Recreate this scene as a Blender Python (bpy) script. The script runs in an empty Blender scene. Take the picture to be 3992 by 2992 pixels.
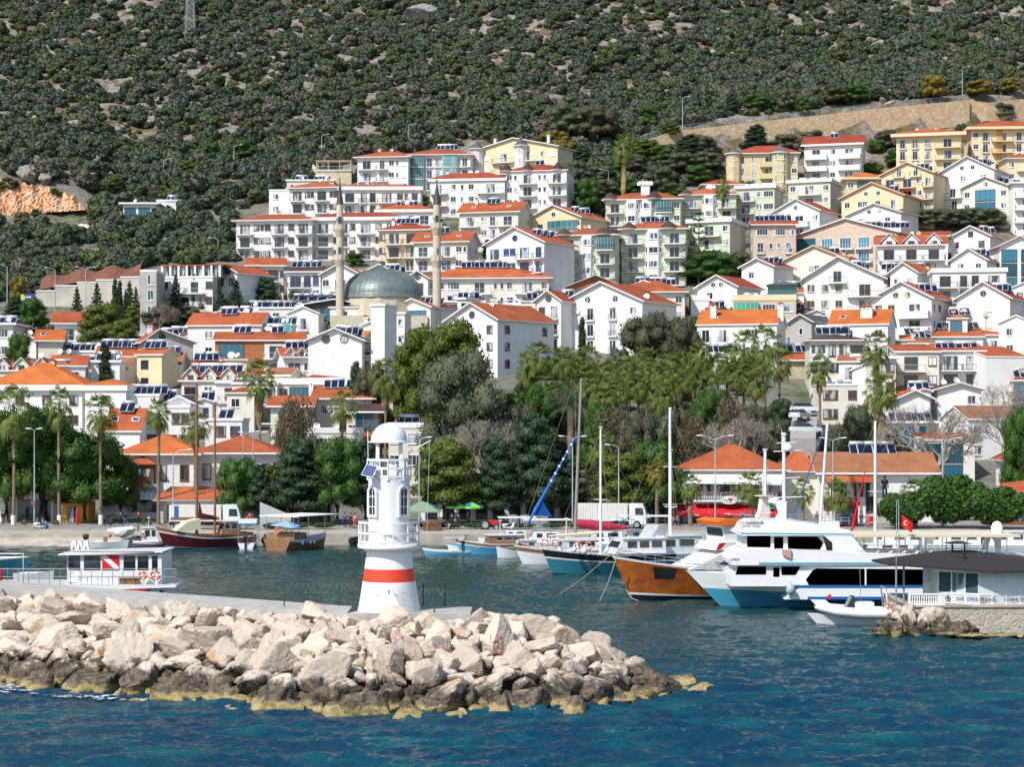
import bpy,bmesh,math,random
import numpy as np
from mathutils import Vector,Matrix,noise as mnoise
from mathutils.bvhtree import BVHTree
R=math.radians
rnd=random.Random(7)
nprng=np.random.default_rng(11)
sc=bpy.context.scene
COL=sc.collection
F,CX,HY,CH=7500.0,1996.0,1658.0,13.5
def PX(x,d):return(x-CX)/F*d
def PZ(y,d):return CH-(y-HY)/F*d
def SEA(y):return CH*F/(y-HY)
# ------------------------------------------------------------------ materials
MATS={}
def new_mat(name):
 m=bpy.data.materials.new(name);m.use_nodes=True
 nt=m.node_tree;nt.nodes.clear()
 out=nt.nodes.new('ShaderNodeOutputMaterial');b=nt.nodes.new('ShaderNodeBsdfPrincipled')
 nt.links.new(b.outputs[0],out.inputs[0])
 return m,nt,b
def nd(nt,t,**kw):
 n=nt.nodes.new('ShaderNode'+t)
 for k,v in kw.items():
  if k.startswith('i_'):
   n.inputs[k[2:].replace('_',' ')].default_value=v
  else:setattr(n,k,v)
 return n
def c4(c):return(c[0],c[1],c[2],1.0)
def mix(nt,fac,a,b,mode='MIX'):
 n=nt.nodes.new('ShaderNodeMix');n.data_type='RGBA';n.blend_type=mode
 for sock,v in((n.inputs[0],fac),(n.inputs[6],a),(n.inputs[7],b)):
  if hasattr(v,'is_output'):nt.links.new(v,sock)
  elif isinstance(v,(int,float)):sock.default_value=v
  else:sock.default_value=c4(v)
 return n.outputs[2]
def ramp(nt,src,p0,p1):
 n=nt.nodes.new('ShaderNodeMapRange');n.inputs[1].default_value=p0;n.inputs[2].default_value=p1
 n.clamp=True;nt.links.new(src,n.inputs[0]);return n.outputs[0]
def noise_tex(nt,vec,scale,detail=3,rough=.6,stretch=None):
 if stretch:
  mp=nd(nt,'Mapping');mp.inputs['Scale'].default_value=stretch
  nt.links.new(vec,mp.inputs[0]);vec=mp.outputs[0]
 n=nd(nt,'TexNoise');n.inputs['Scale'].default_value=scale
 n.inputs['Detail'].default_value=detail;n.inputs['Roughness'].default_value=rough
 nt.links.new(vec,n.inputs['Vector']);return n.outputs['Fac']
def bump(nt,b,h,strength,dist=.05):
 n=nd(nt,'Bump');n.inputs['Strength'].default_value=strength;n.inputs['Distance'].default_value=dist
 nt.links.new(h,n.inputs['Height']);nt.links.new(n.outputs[0],b.inputs['Normal'])
def simple(name,col,rough=.6,metal=0.0,var=.12,scale=1.5,spec=.4,tint=0.0,col2=None,bumpy=0,coat=0):
 """painted / plastered / metal surface with soft mottling and a little per-object tint"""
 if name in MATS:return MATS[name]
 m,nt,b=new_mat(name)
 geo=nd(nt,'NewGeometry')
 f=ramp(nt,noise_tex(nt,geo.outputs['Position'],scale,4),.35,.68)
 dark=col2 or tuple(max(0,c*(1-var))for c in col)
 c=mix(nt,f,col,dark)
 if tint:
  oi=nd(nt,'ObjectInfo')
  c=mix(nt,ramp(nt,oi.outputs['Random'],0,1),c,mix(nt,1.0,c,(1-tint,1-tint,1-tint),'MULTIPLY'))
 nt.links.new(c,b.inputs['Base Color'])
 b.inputs['Roughness'].default_value=rough;b.inputs['Metallic'].default_value=metal
 b.inputs['Specular IOR Level'].default_value=spec
 if coat:b.inputs['Coat Weight'].default_value=coat
 if bumpy:bump(nt,b,noise_tex(nt,geo.outputs['Position'],scale*6,4),bumpy,.05)
 MATS[name]=m;return m
def plaster(name,col):
 """weathered plaster: vertical streaks under the eaves, blotches, slight tint per house"""
 if name in MATS:return MATS[name]
 m,nt,b=new_mat(name);geo=nd(nt,'NewGeometry');P=geo.outputs['Position']
 streak=ramp(nt,noise_tex(nt,P,1.3,4,.65,(1,1,.12)),.55,.8)
 blot=ramp(nt,noise_tex(nt,P,.35,4),.4,.7)
 c=mix(nt,blot,col,tuple(x*.9 for x in col))
 s=nd(nt,'Math',operation='MULTIPLY');nt.links.new(streak,s.inputs[0]);s.inputs[1].default_value=.35
 c=mix(nt,s.outputs[0],c,(col[0]*.62,col[1]*.6,col[2]*.55))
 oi=nd(nt,'ObjectInfo')
 c=mix(nt,oi.outputs['Random'],c,mix(nt,1.0,c,(.93,.91,.88),'MULTIPLY'))
 nt.links.new(c,b.inputs['Base Color']);b.inputs['Roughness'].default_value=.85
 b.inputs['Specular IOR Level'].default_value=.2
 MATS[name]=m;return m
def tiles(name,col,col2,course=.34):
 if name in MATS:return MATS[name]
 m,nt,b=new_mat(name);geo=nd(nt,'NewGeometry');P=geo.outputs['Position']
 sx=nd(nt,'SeparateXYZ');nt.links.new(P,sx.inputs[0])
 mu=nd(nt,'Math',operation='MULTIPLY');nt.links.new(sx.outputs[2],mu.inputs[0]);mu.inputs[1].default_value=1/(course*.36)
 fr=nd(nt,'Math',operation='FRACT');nt.links.new(mu.outputs[0],fr.inputs[0])
 lines=ramp(nt,fr.outputs[0],.0,.35)
 n1=ramp(nt,noise_tex(nt,P,2.2,5,.75),.35,.7)
 n2=ramp(nt,noise_tex(nt,P,.3,3),.35,.65)
 c=mix(nt,n1,col,col2)
 c=mix(nt,n2,c,mix(nt,1.0,c,(.72,.7,.72),'MULTIPLY'))
 c=mix(nt,lines,mix(nt,1.0,c,(.55,.5,.5),'MULTIPLY'),c)
 oi=nd(nt,'ObjectInfo')
 c=mix(nt,oi.outputs['Random'],c,mix(nt,1.0,c,(.8,.74,.76),'MULTIPLY'))
 moss=ramp(nt,noise_tex(nt,P,5.5,4,.8),.66,.76)
 c=mix(nt,moss,c,(.16,.1,.07))
 nt.links.new(c,b.inputs['Base Color']);b.inputs['Roughness'].default_value=.8
 b.inputs['Specular IOR Level'].default_value=.25
 bump(nt,b,lines,.5,.05)
 MATS[name]=m;return m
def glass(name,col,curtain=None,rough=.06):
 if name in MATS:return MATS[name]
 m,nt,b=new_mat(name);oi=nd(nt,'ObjectInfo');geo=nd(nt,'NewGeometry')
 c=mix(nt,ramp(nt,oi.outputs['Random'],.2,.9),col,tuple(x*2.6+.008 for x in col))
 if curtain:
  f=ramp(nt,noise_tex(nt,geo.outputs['Position'],1.6,1,.3,(1,1,.15)),.5,.56)
  k=nd(nt,'Math',operation='MULTIPLY');nt.links.new(f,k.inputs[0])
  nt.links.new(ramp(nt,oi.outputs['Random'],.45,.5),k.inputs[1])
  c=mix(nt,k.outputs[0],c,curtain)
 nt.links.new(c,b.inputs['Base Color']);b.inputs['Roughness'].default_value=rough
 b.inputs['Specular IOR Level'].default_value=.7
 MATS[name]=m;return m
def leafmat(name,cols,rough=.6,hue=.0,trans=.25):
 """foliage: colour drifts over the crown in clumps, plus a tint per plant"""
 if name in MATS:return MATS[name]
 m,nt,b=new_mat(name);geo=nd(nt,'NewGeometry');P=geo.outputs['Position'];oi=nd(nt,'ObjectInfo')
 n=ramp(nt,noise_tex(nt,P,.9,4,.7),.3,.7)
 c=mix(nt,n,cols[0],cols[1])
 if len(cols)>2:
  c=mix(nt,ramp(nt,oi.outputs['Random'],.25,1.0),c,cols[2])
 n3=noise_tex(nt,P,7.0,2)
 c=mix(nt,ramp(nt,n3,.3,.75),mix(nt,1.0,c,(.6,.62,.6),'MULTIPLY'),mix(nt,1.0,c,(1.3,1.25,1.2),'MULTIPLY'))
 nt.links.new(c,b.inputs['Base Color']);b.inputs['Roughness'].default_value=rough
 b.inputs['Specular IOR Level'].default_value=.3
 if trans:
  t=nd(nt,'BsdfTranslucent');nt.links.new(c,t.inputs[0])
  mx=nd(nt,'MixShader');mx.inputs[0].default_value=trans
  out=[q for q in nt.nodes if q.type=='OUTPUT_MATERIAL'][0]
  nt.links.new(b.outputs[0],mx.inputs[1]);nt.links.new(t.outputs[0],mx.inputs[2]);nt.links.new(mx.outputs[0],out.inputs[0])
 MATS[name]=m;return m
# ------------------------------------------------------------------ objects
def tag(o,label=None,cat=None,group=None,kind=None):
 if label:o['label']=label
 if cat:o['category']=cat
 if group:o['group']=group
 if kind:o['kind']=kind
 return o
def link(o,parent=None):
 COL.objects.link(o)
 if parent is not None:o.parent=parent
 return o
def empty(name,loc=(0,0,0),rz=0.0,**kw):
 o=bpy.data.objects.new(name,None);o.location=loc;o.rotation_euler=(0,0,rz);link(o)
 return tag(o,kw.get('label'),kw.get('cat'),kw.get('group'),kw.get('kind'))
def inst(name,mesh,parent=None,loc=(0,0,0),rz=0.0,scale=None,rot=None):
 o=bpy.data.objects.new(name,mesh);o.location=loc
 o.rotation_euler=rot if rot else(0,0,rz)
 if scale is not None:o.scale=scale if hasattr(scale,'__len__')else(scale,)*3
 return link(o,parent)
def copy_tree(o,parent=None,**kw):
 c=o.copy();COL.objects.link(c)
 if parent is not None:c.parent=parent
 for ch in list(o.children):copy_tree(ch,c)
 return c
class MB:
 """collects shapes; build() links them as ONE mesh object"""
 def __init__(s,*mats):s.v=[];s.f=[];s.mi=[];s.mats=list(mats);s.M=None;s.sm=[]
 def add(s,vs,fs,m=0,smooth=False):
  b=len(s.v)
  if s.M is not None:vs=[tuple(s.M@Vector(p))for p in vs]
  s.v.extend(vs)
  for f in fs:s.f.append([i+b for i in f]);s.mi.append(m);s.sm.append(smooth)
 def box(s,x0,y0,z0,x1,y1,z1,m=0):
  s.add([(x0,y0,z0),(x1,y0,z0),(x1,y1,z0),(x0,y1,z0),(x0,y0,z1),(x1,y0,z1),(x1,y1,z1),(x0,y1,z1)],[(0,3,2,1),(4,5,6,7),(0,1,5,4),(1,2,6,5),(2,3,7,6),(3,0,4,7)],m)
 def prism(s,pts,axis,a,b,m=0):
  """polygon pts (2-D, in the two other axes) extruded along axis from a to b"""
  n=len(pts);vs=[]
  for t in(a,b):
   for p in pts:
    vs.append((t,p[0],p[1])if axis=='x' else((p[0],t,p[1])if axis=='y' else(p[0],p[1],t)))
  fs=[tuple(range(n)),tuple(range(2*n-1,n-1,-1))]
  for i in range(n):
   j=(i+1)%n;fs.append((i,i+n,j+n,j))
  s.add(vs,fs,m)
 def tube(s,pts,r,m=0,n=6,smooth=True,cap=True):
  pts=[Vector(p)for p in pts];vs=[];k=len(pts)
  for i,p in enumerate(pts):
   t=(pts[min(i+1,k-1)]-pts[max(i-1,0)]).normalized()
   u=t.cross(Vector((0,0,1)))
   if u.length<1e-3:u=Vector((1,0,0))
   u.normalize();w=t.cross(u)
   rr=r[i]if hasattr(r,'__len__')else r
   for j in range(n):
    a=2*math.pi*j/n;vs.append(tuple(p+u*math.cos(a)*rr+w*math.sin(a)*rr))
  fs=[]
  for i in range(k-1):
   for j in range(n):
    q=(j+1)%n;fs.append((i*n+j,i*n+q,(i+1)*n+q,(i+1)*n+j))
  s.add(vs,fs,m,smooth)
  if cap:s.add(vs[:n],[tuple(range(n-1,-1,-1))],m);s.add(vs[-n:],[tuple(range(n))],m)
 def lathe(s,prof,m=0,n=24,c=(0,0,0),a0=0,a1=2*math.pi,smooth=True,cap=True):
  full=abs(a1-a0-2*math.pi)<1e-6;k=n if full else n+1;vs=[]
  for r,z in prof:
   for j in range(k):
    a=a0+(a1-a0)*j/n;vs.append((c[0]+r*math.cos(a),c[1]+r*math.sin(a),c[2]+z))
  fs=[]
  for i in range(len(prof)-1):
   for j in range(n):
    q=(j+1)%k;fs.append((i*k+j,i*k+q,(i+1)*k+q,(i+1)*k+j))
  s.add(vs,fs,m,smooth)
  if cap and full:
   if prof[0][0]>1e-4:s.add(vs[:k],[tuple(range(k-1,-1,-1))],m)
   if prof[-1][0]>1e-4:s.add(vs[-k:],[tuple(range(k))],m)
 def loft(s,rings,m=0,smooth=True,cap=True,closed=True):
  n=len(rings[0]);vs=[p for r in rings for p in r];fs=[]
  for i in range(len(rings)-1):
   for j in range(n if closed else n-1):
    q=(j+1)%n;fs.append((i*n+j,i*n+q,(i+1)*n+q,(i+1)*n+j))
  s.add(vs,fs,m,smooth)
  if cap:s.add(rings[0],[tuple(range(n-1,-1,-1))],m);s.add(rings[-1],[tuple(range(n))],m)
 def mesh(s,name):
  me=bpy.data.meshes.new(name);me.from_pydata(s.v,[],s.f)
  for mt in s.mats:me.materials.append(mt)
  me.polygons.foreach_set('material_index',s.mi);me.polygons.foreach_set('use_smooth',s.sm)
  me.update();return me
 def build(s,name,parent=None,loc=(0,0,0),rz=0.0):
  return inst(name,s.mesh(name),parent,loc,rz)
def np_mesh(name,v,faces,mat,mi=None,smooth=False):
 """fast mesh from numpy: v (N,3), faces (M,k)"""
 me=bpy.data.meshes.new(name);k=faces.shape[1];M=len(faces)
 me.vertices.add(len(v));me.vertices.foreach_set('co',np.ascontiguousarray(v,dtype=np.float32).ravel())
 me.loops.add(M*k);me.loops.foreach_set('vertex_index',np.ascontiguousarray(faces,dtype=np.int32).ravel())
 me.polygons.add(M);me.polygons.foreach_set('loop_start',np.arange(0,M*k,k,dtype=np.int32))
 for x in(mat if isinstance(mat,(list,tuple))else[mat]):me.materials.append(x)
 if mi is not None:me.polygons.foreach_set('material_index',np.asarray(mi,dtype=np.int32))
 me.polygons.foreach_set('use_smooth',np.full(M,smooth));me.update(calc_edges=True);return me
_ico={}
def ico(sub):
 if sub not in _ico:
  bm=bmesh.new();bmesh.ops.create_icosphere(bm,subdivisions=sub,radius=1)
  _ico[sub]=(np.array([v.co[:]for v in bm.verts]),np.array([[l.vert.index for l in f.loops]for f in bm.faces]));bm.free()
 return _ico[sub]
def text_mesh(txt,size,mat,depth=.01,align='CENTER'):
 cu=bpy.data.curves.new('lettering','FONT');cu.body=txt;cu.size=size;cu.extrude=depth
 cu.align_x=align;cu.align_y='CENTER';cu.resolution_u=2
 o=bpy.data.objects.new('lettering',cu);me=bpy.data.meshes.new_from_object(o)
 bpy.data.objects.remove(o);me.materials.clear();me.materials.append(mat);return me
def lettering(txt,size,mat,parent,loc,rz=0.0,name='lettering',wide=None,tilt=90):
 me=text_mesh(txt,size,mat)
 o=inst(name,me,parent,loc,rot=(R(tilt),0,rz))
 if wide:
  xs=[v.co.x for v in me.vertices];w=max(xs)-min(xs);o.scale=(wide/w,1,1)
 return o
# ------------------------------------------------------------------ terrain heights
_PY=[190,216,250,270,290,310,350,395,440,480,510,590,680,780,900,1150,1500,1800]
_PZ=[1.2,1.2,1.4,5.0,10,15.9,25.5,37.6,52,68.4,82,120,164,222,292,430,690,860]
def T(x,y):
 x=np.asarray(x,float);y=np.asarray(y,float)
 z=np.interp(y,_PY,_PZ)
 k=np.clip((y-545)/110,0,1)
 pl=CX+x/473*F;pr=CX+x/520*F
 z=z+np.clip((y-474.5)/3,0,1)*np.clip((570-y)/90,0,1)*np.interp(pl,[-400,-60,0,90,160,250,300,350],[9.5,9.3,8.6,7.4,6.6,5,3,0])
 yw=np.interp(pr,[2500,3780,4200],[506,533,545]);up=np.interp(pr,[2430,2540,2620,2800,3400,3780,4200],[0,5,9.3,9.9,10.6,10.6,9]);lo=np.interp(pr,[2430,2620,2800,3400,4200],[0,5.5,5.4,3.8,3])
 z=z+np.where(y>yw,up*np.clip((yw+80-y)/76,0,1),lo*np.clip((y-yw+16)/14,0,1))
 z=z+k*(3.2*np.sin(x*.045+y*.018+1)+2.4*np.sin(x*.021-y*.031+2.2)+1.4*np.sin(x*.11+y*.07)+.9*np.sin(x*.19-y*.13))
 return z
def Tz(x,y):return float(T(x,y))
def ground_at(px,row):
 """distance at which the land is seen at photo column px, photo row row"""
 for d in np.arange(218,1100,1.5):
  if Tz(PX(px,d),d)>=PZ(row,d):return float(d)
 return 1100.0
def pose_joints(pose):
 J=dict(pel=(0,0,.93),ch=(0,0,1.32),nk=(0,0,1.47),hd=(0,-.02,1.63),hl=(.10,0,.90),kl=(.11,-.02,.50),al=(.12,.03,.08),tl=(.12,-.12,.03),hr=(-.10,0,.90),kr=(-.11,-.02,.50),ar=(-.12,.03,.08),tr=(-.12,-.12,.03),sl=(.19,0,1.40),el=(.24,.02,1.13),wl=(.25,-.10,.90),fl=(.25,-.14,.80),sr=(-.19,0,1.40),er=(-.24,.02,1.13),wr=(-.25,-.10,.90),fr=(-.25,-.14,.80))
 if pose=='walk':J.update(kl=(.11,-.20,.53),al=(.11,-.28,.12),tl=(.11,-.42,.08),kr=(-.11,.08,.50),ar=(-.11,.34,.14),tr=(-.11,.26,.04),el=(.24,.14,1.15),wl=(.22,.18,.92),fl=(.22,.16,.83),er=(-.24,-.10,1.15),wr=(-.22,-.26,.98),fr=(-.22,-.32,.92))
 if pose=='sit':J={k:(x,y,zz-.42)for k,(x,y,zz)in J.items()};J.update(kl=(.13,-.44,.50),al=(.13,-.46,.08),tl=(.13,-.6,.04),kr=(-.13,-.44,.50),ar=(-.13,-.46,.08),tr=(-.13,-.6,.04),wl=(.18,-.32,.62),fl=(.15,-.40,.60),wr=(-.18,-.32,.62),fr=(-.15,-.40,.60),el=(.25,-.06,.72),er=(-.25,-.06,.72))
 if pose=='lean':J.update(ch=(0,-.22,1.26),nk=(0,-.32,1.38),hd=(0,-.42,1.50),sl=(.19,-.24,1.34),sr=(-.19,-.24,1.34),el=(.24,-.42,1.12),er=(-.24,-.42,1.12),wl=(.16,-.62,1.05),wr=(-.16,-.62,1.05),fl=(.12,-.70,1.02),fr=(-.12,-.70,1.02),kl=(.14,-.12,.5),kr=(-.14,.1,.5))
 return J
FIG={}
def skinned(name,J,chains,root_v):
 names=[];ed=[];rad_=[]
 def vid(k,r_):
  if k not in names:names.append(k);rad_.append(r_)
  return names.index(k)
 for ch in chains:
  ids=[vid(k,r_)for k,r_ in ch];ed+=list(zip(ids[:-1],ids[1:]))
 me=bpy.data.meshes.new(name);me.from_pydata([J[k]for k in names],ed,[]);o=bpy.data.objects.new(name,me);COL.objects.link(o)
 o.modifiers.new('s','SKIN');sv=me.skin_vertices[0].data
 for i,r_ in enumerate(rad_):sv[i].radius=r_ if hasattr(r_,'__len__')else(r_,r_)
 sv[names.index(root_v)].use_root=True;sub=o.modifiers.new('u','SUBSURF');sub.levels=sub.render_levels=1
 bpy.context.view_layer.update();me2=bpy.data.meshes.new_from_object(o.evaluated_get(bpy.context.evaluated_depsgraph_get()));bpy.data.objects.remove(o);me2.materials.clear();me2.materials.append(None);me2.name=name;return me2
for ps in('stand','walk','sit','lean'):
 J=pose_joints(ps)
 FIG[ps]=(J,skinned('person',J,[[('pel',(.14,.11)),('ch',(.16,.12)),('nk',(.055,.055)),('hd',(.085,.10))],[('pel',0),('hl',.085),('kl',.06),('al',.042),('tl',.035)],[('pel',0),('hr',.085),('kr',.06),('ar',.042),('tr',.035)],[('ch',0),('sl',.06),('el',.042),('wl',.03),('fl',.03)],[('ch',0),('sr',.06),('er',.042),('wr',.03),('fr',.03)]],'pel'),skinned('jacket',J,[[('pel',(.17,.135)),('ch',(.19,.15)),('nk',(.07,.07))],[('ch',0),('sl',.078),('el',.06),('wl',.045)],[('ch',0),('sr',.078),('er',.06),('wr',.045)]],'ch'),skinned('trousers',J,[[('pel',(.165,.13)),('hl',.105),('kl',.08),('al',.062)],[('pel',0),('hr',.105),('kr',.08),('ar',.062)]],'pel'))
def put(name,me,mt,par=None):
 o=inst(name,me,par);o.material_slots[0].link='OBJECT';o.material_slots[0].material=mt;return o
# ------------------------------------------------------------------ camera, light, sky
cam=bpy.data.cameras.new('camera');co=bpy.data.objects.new('camera',cam);COL.objects.link(co)
cam.sensor_width=36;cam.lens=F/3992*36;cam.shift_y=(HY-1496)/3992
cam.clip_start=1;cam.clip_end=3000
co.location=(0,0,CH);co.rotation_euler=(R(90),0,0);sc.camera=co
EL,AZ=47.0,40.0
sd=Vector((-math.sin(R(AZ))*math.cos(R(EL)),-math.cos(R(AZ))*math.cos(R(EL)),math.sin(R(EL))))
sl=bpy.data.lights.new('sun','SUN');sl.energy=4.2;sl.angle=R(.5);sl.color=(1,.965,.91)
so=bpy.data.objects.new('sun',sl);COL.objects.link(so);so.rotation_euler=sd.to_track_quat('Z','Y').to_euler()
W=bpy.data.worlds.new('World');sc.world=W;W.use_nodes=True
wn=W.node_tree;bg=wn.nodes['Background'];sky=wn.nodes.new('ShaderNodeTexSky')
sky.sky_type='NISHITA';sky.sun_disc=False;sky.sun_elevation=R(EL);sky.sun_rotation=math.atan2(sd.x,sd.y)%(2*math.pi)
sky.altitude=0;sky.air_density=1.0;sky.dust_density=.6;sky.ozone_density=1.6
wn.links.new(sky.outputs[0],bg.inputs[0]);bg.inputs[1].default_value=.13
sc.view_settings.view_transform='Standard';sc.view_settings.look='None';sc.view_settings.exposure=0.3;sc.view_settings.gamma=1.0
sc.cycles.max_bounces=6;sc.cycles.diffuse_bounces=3;sc.cycles.glossy_bounces=3;sc.cycles.transmission_bounces=3
sc.cycles.transparent_max_bounces=8;sc.cycles.use_denoising=True
sc.cycles.caustics_reflective=False;sc.cycles.caustics_refractive=False
# ------------------------------------------------------------------ sea
def water_mat():
 m,nt,b=new_mat('sea_water');geo=nd(nt,'NewGeometry');P=geo.outputs['Position']
 sx=nd(nt,'SeparateXYZ');nt.links.new(P,sx.inputs[0])
 harbour=ramp(nt,sx.outputs[1],96,135)
 teal=ramp(nt,noise_tex(nt,P,.16,5,.75,(1,2.4,1)),.46,.68)
 c=mix(nt,teal,(.003,.034,.070),(.004,.085,.100))
 c=mix(nt,harbour,c,(.010,.048,.052))  # greener towards the harbour: depth tint plus reflection put into the colour
 nt.links.new(c,b.inputs['Base Color'])
 b.inputs['Roughness'].default_value=.06;b.inputs['IOR'].default_value=1.333;b.inputs['Specular IOR Level'].default_value=.5
 h1=noise_tex(nt,P,.9,5,.62,(.55,1.25,1));h2=noise_tex(nt,P,3.6,4,.65,(.5,1.2,1));h3=noise_tex(nt,P,.22,2,.5)
 def mul(a,k):
  n=nd(nt,'Math',operation='MULTIPLY');nt.links.new(a,n.inputs[0])
  if hasattr(k,'is_output'):nt.links.new(k,n.inputs[1])
  else:n.inputs[1].default_value=k
  return n.outputs[0]
 def addn(a,b_):
  n=nd(nt,'Math',operation='ADD');nt.links.new(a,n.inputs[0]);nt.links.new(b_,n.inputs[1]);return n.outputs[0]
 h=mul(h2,.10)
 inv=nd(nt,'MapRange');nt.links.new(sx.outputs[1],inv.inputs[0]);inv.inputs[1].default_value=98;inv.inputs[2].default_value=150
 inv.inputs[3].default_value=1.0;inv.inputs[4].default_value=.42
 gust=nd(nt,'MapRange');nt.links.new(noise_tex(nt,P,.035,2,.5,(1,2,1)),gust.inputs[0]);gust.inputs[1].default_value=.35;gust.inputs[2].default_value=.65
 gust.inputs[3].default_value=.75;gust.inputs[4].default_value=1.15
 bn=nd(nt,'Bump');bn.inputs['Distance'].default_value=1.0
 nt.links.new(mul(inv.outputs[0],gust.outputs[0]),bn.inputs['Strength']);nt.links.new(h,bn.inputs['Height'])
 nt.links.new(bn.outputs[0],b.inputs['Normal'])
 return m
WAVES=[]
gw_=np.random.default_rng(9)
for i in range(60):
 lam=.34*(5.5/.34)**(gw_.random()**1.1);th=gw_.normal(1.35,.55);WAVES.append((2*np.pi/lam*np.cos(th),2*np.pi/lam*np.sin(th),gw_.uniform(0,6.28),[.0125*lam**.62][0]))
def wave_z(x,y):
 z=np.zeros_like(x)
 for kx,ky,ph,am in WAVES:z+=am*np.sin(kx*x+ky*y+ph+.8*np.sin(x*.21*(1+kx*.02)+y*.17+ph))
 z=z+.25*np.abs(z)
 return z*np.interp(y,[60,96,135,215],[1.0,.95,.50,.36])*(.8+.35*np.sin(x*.11+1)*np.sin(y*.09))
wat=water_mat()
def water_grid(xs,ys,name):
 X,Y=np.meshgrid(xs,ys);Z=wave_z(X,Y);nx,ny=len(xs),len(ys);idx=np.arange(nx*ny).reshape(ny,nx)
 return np.stack([X,Y,Z],-1).reshape(-1,3),np.stack([idx[:-1,:-1],idx[:-1,1:],idx[1:,1:],idx[1:,:-1]],-1).reshape(-1,4)
ysn=[64.0]
while ysn[-1]<217:ysn.append(ysn[-1]+.075*(ysn[-1]/80)**1.6)
ysn=np.array(ysn+[219.0]);xw=np.linspace(-1,1,720)
Xg=xw[None,:]*(ysn[:,None]*.285+4);Yg=np.repeat(ysn[:,None],len(xw),1);Zg=wave_z(Xg,Yg);Zg[:,[0,-1]]=0;Zg[[0,-1],:]=0
nx,ny=Xg.shape[1],Xg.shape[0];idx=np.arange(nx*ny).reshape(ny,nx);fcs=np.stack([idx[:-1,:-1],idx[:-1,1:],idx[1:,1:],idx[1:,:-1]],-1).reshape(-1,4)
V=np.stack([Xg,Yg,Zg],-1).reshape(-1,3)
e0,e1=64*.285+4,219*.285+4
ex=np.array([(-420,-60,0),(420,-60,0),(420,64,0),(e0,64,0),(-e0,64,0),(-420,64,0),(420,219,0),(e1,219,0),(-e1,219,0),(-420,219,0)]);n0=len(V)
V=np.concatenate([V,ex]);fcs=np.concatenate([fcs,np.array([(0,1,2,5),(3,2,6,7),(5,4,8,9)])+n0]);print('water',len(V))
tag(inst('water',np_mesh('water',V,fcs,wat,smooth=True)),kind='structure')
sb=MB(simple('seabed',(.05,.09,.08),.9));sb.add([(-420,-60,-9),(420,-60,-9),(420,219,-9),(-420,219,-9)],[(0,1,2,3)])
tag(sb.build('seabed'),kind='structure')
# ------------------------------------------------------------------ land
def terrain_mat():
 m,nt,b=new_mat('hill_ground');geo=nd(nt,'NewGeometry');P=geo.outputs['Position']
 sx=nd(nt,'SeparateXYZ');nt.links.new(P,sx.inputs[0])
 rock=mix(nt,ramp(nt,noise_tex(nt,P,.5,6,.75),.35,.65),(.42,.38,.34),(.20,.18,.16))
 soil=mix(nt,ramp(nt,noise_tex(nt,P,.12,4),.4,.6),(.25,.15,.085),(.10,.105,.05))
 c=mix(nt,ramp(nt,noise_tex(nt,P,.18,5,.7),.45,.56),rock,soil)
 grass=mix(nt,noise_tex(nt,P,.6,4),(.055,.085,.03),(.16,.15,.07))
 town=ramp(nt,sx.outputs[1],500,470)
 c=mix(nt,town,c,mix(nt,ramp(nt,noise_tex(nt,P,.12,5,.7),.36,.5),grass,(.25,.235,.20)))
 c=mix(nt,ramp(nt,sx.outputs[1],800,960),c,mix(nt,ramp(nt,noise_tex(nt,P,.08,5,.7),.4,.65),(.030,.045,.025),(.09,.09,.06)))
 nt.links.new(c,b.inputs['Base Color']);b.inputs['Roughness'].default_value=.95;b.inputs['Specular IOR Level'].default_value=.1
 bump(nt,b,noise_tex(nt,P,.6,6,.75),1.0,1.2)
 return m
xs=np.concatenate([np.arange(-900,-400,50.0),np.arange(-400,401,4.0),np.arange(450,901,50.0)]);ys=np.concatenate([np.arange(246,520,3.0),np.arange(520,1150,5.0),np.arange(1150,1801,25.0)])
X,Y=np.meshgrid(xs,ys);Z=T(X,Y)
Z=Z+np.where(Y>500,nprng.normal(0,.45,Z.shape),0)
nx,ny=len(xs),len(ys);idx=np.arange(nx*ny).reshape(ny,nx)
fc=np.stack([idx[:-1,:-1],idx[:-1,1:],idx[1:,1:],idx[1:,:-1]],-1).reshape(-1,4)
tag(inst('hills',np_mesh('hills',np.stack([X,Y,Z],-1).reshape(-1,3),fc,terrain_mat(),smooth=True)),kind='structure')
conc=simple('quay_concrete',(.47,.42,.35),.9,var=.35,scale=.8,bumpy=.3,spec=.2)
pave=simple('promenade_paving',(.30,.28,.255),.9,var=.22,scale=.5,spec=.2)
q=MB(pave);q.box(-150,223,.2,150,252,1.25)
tag(q.build('pavement'),kind='structure')
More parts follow.
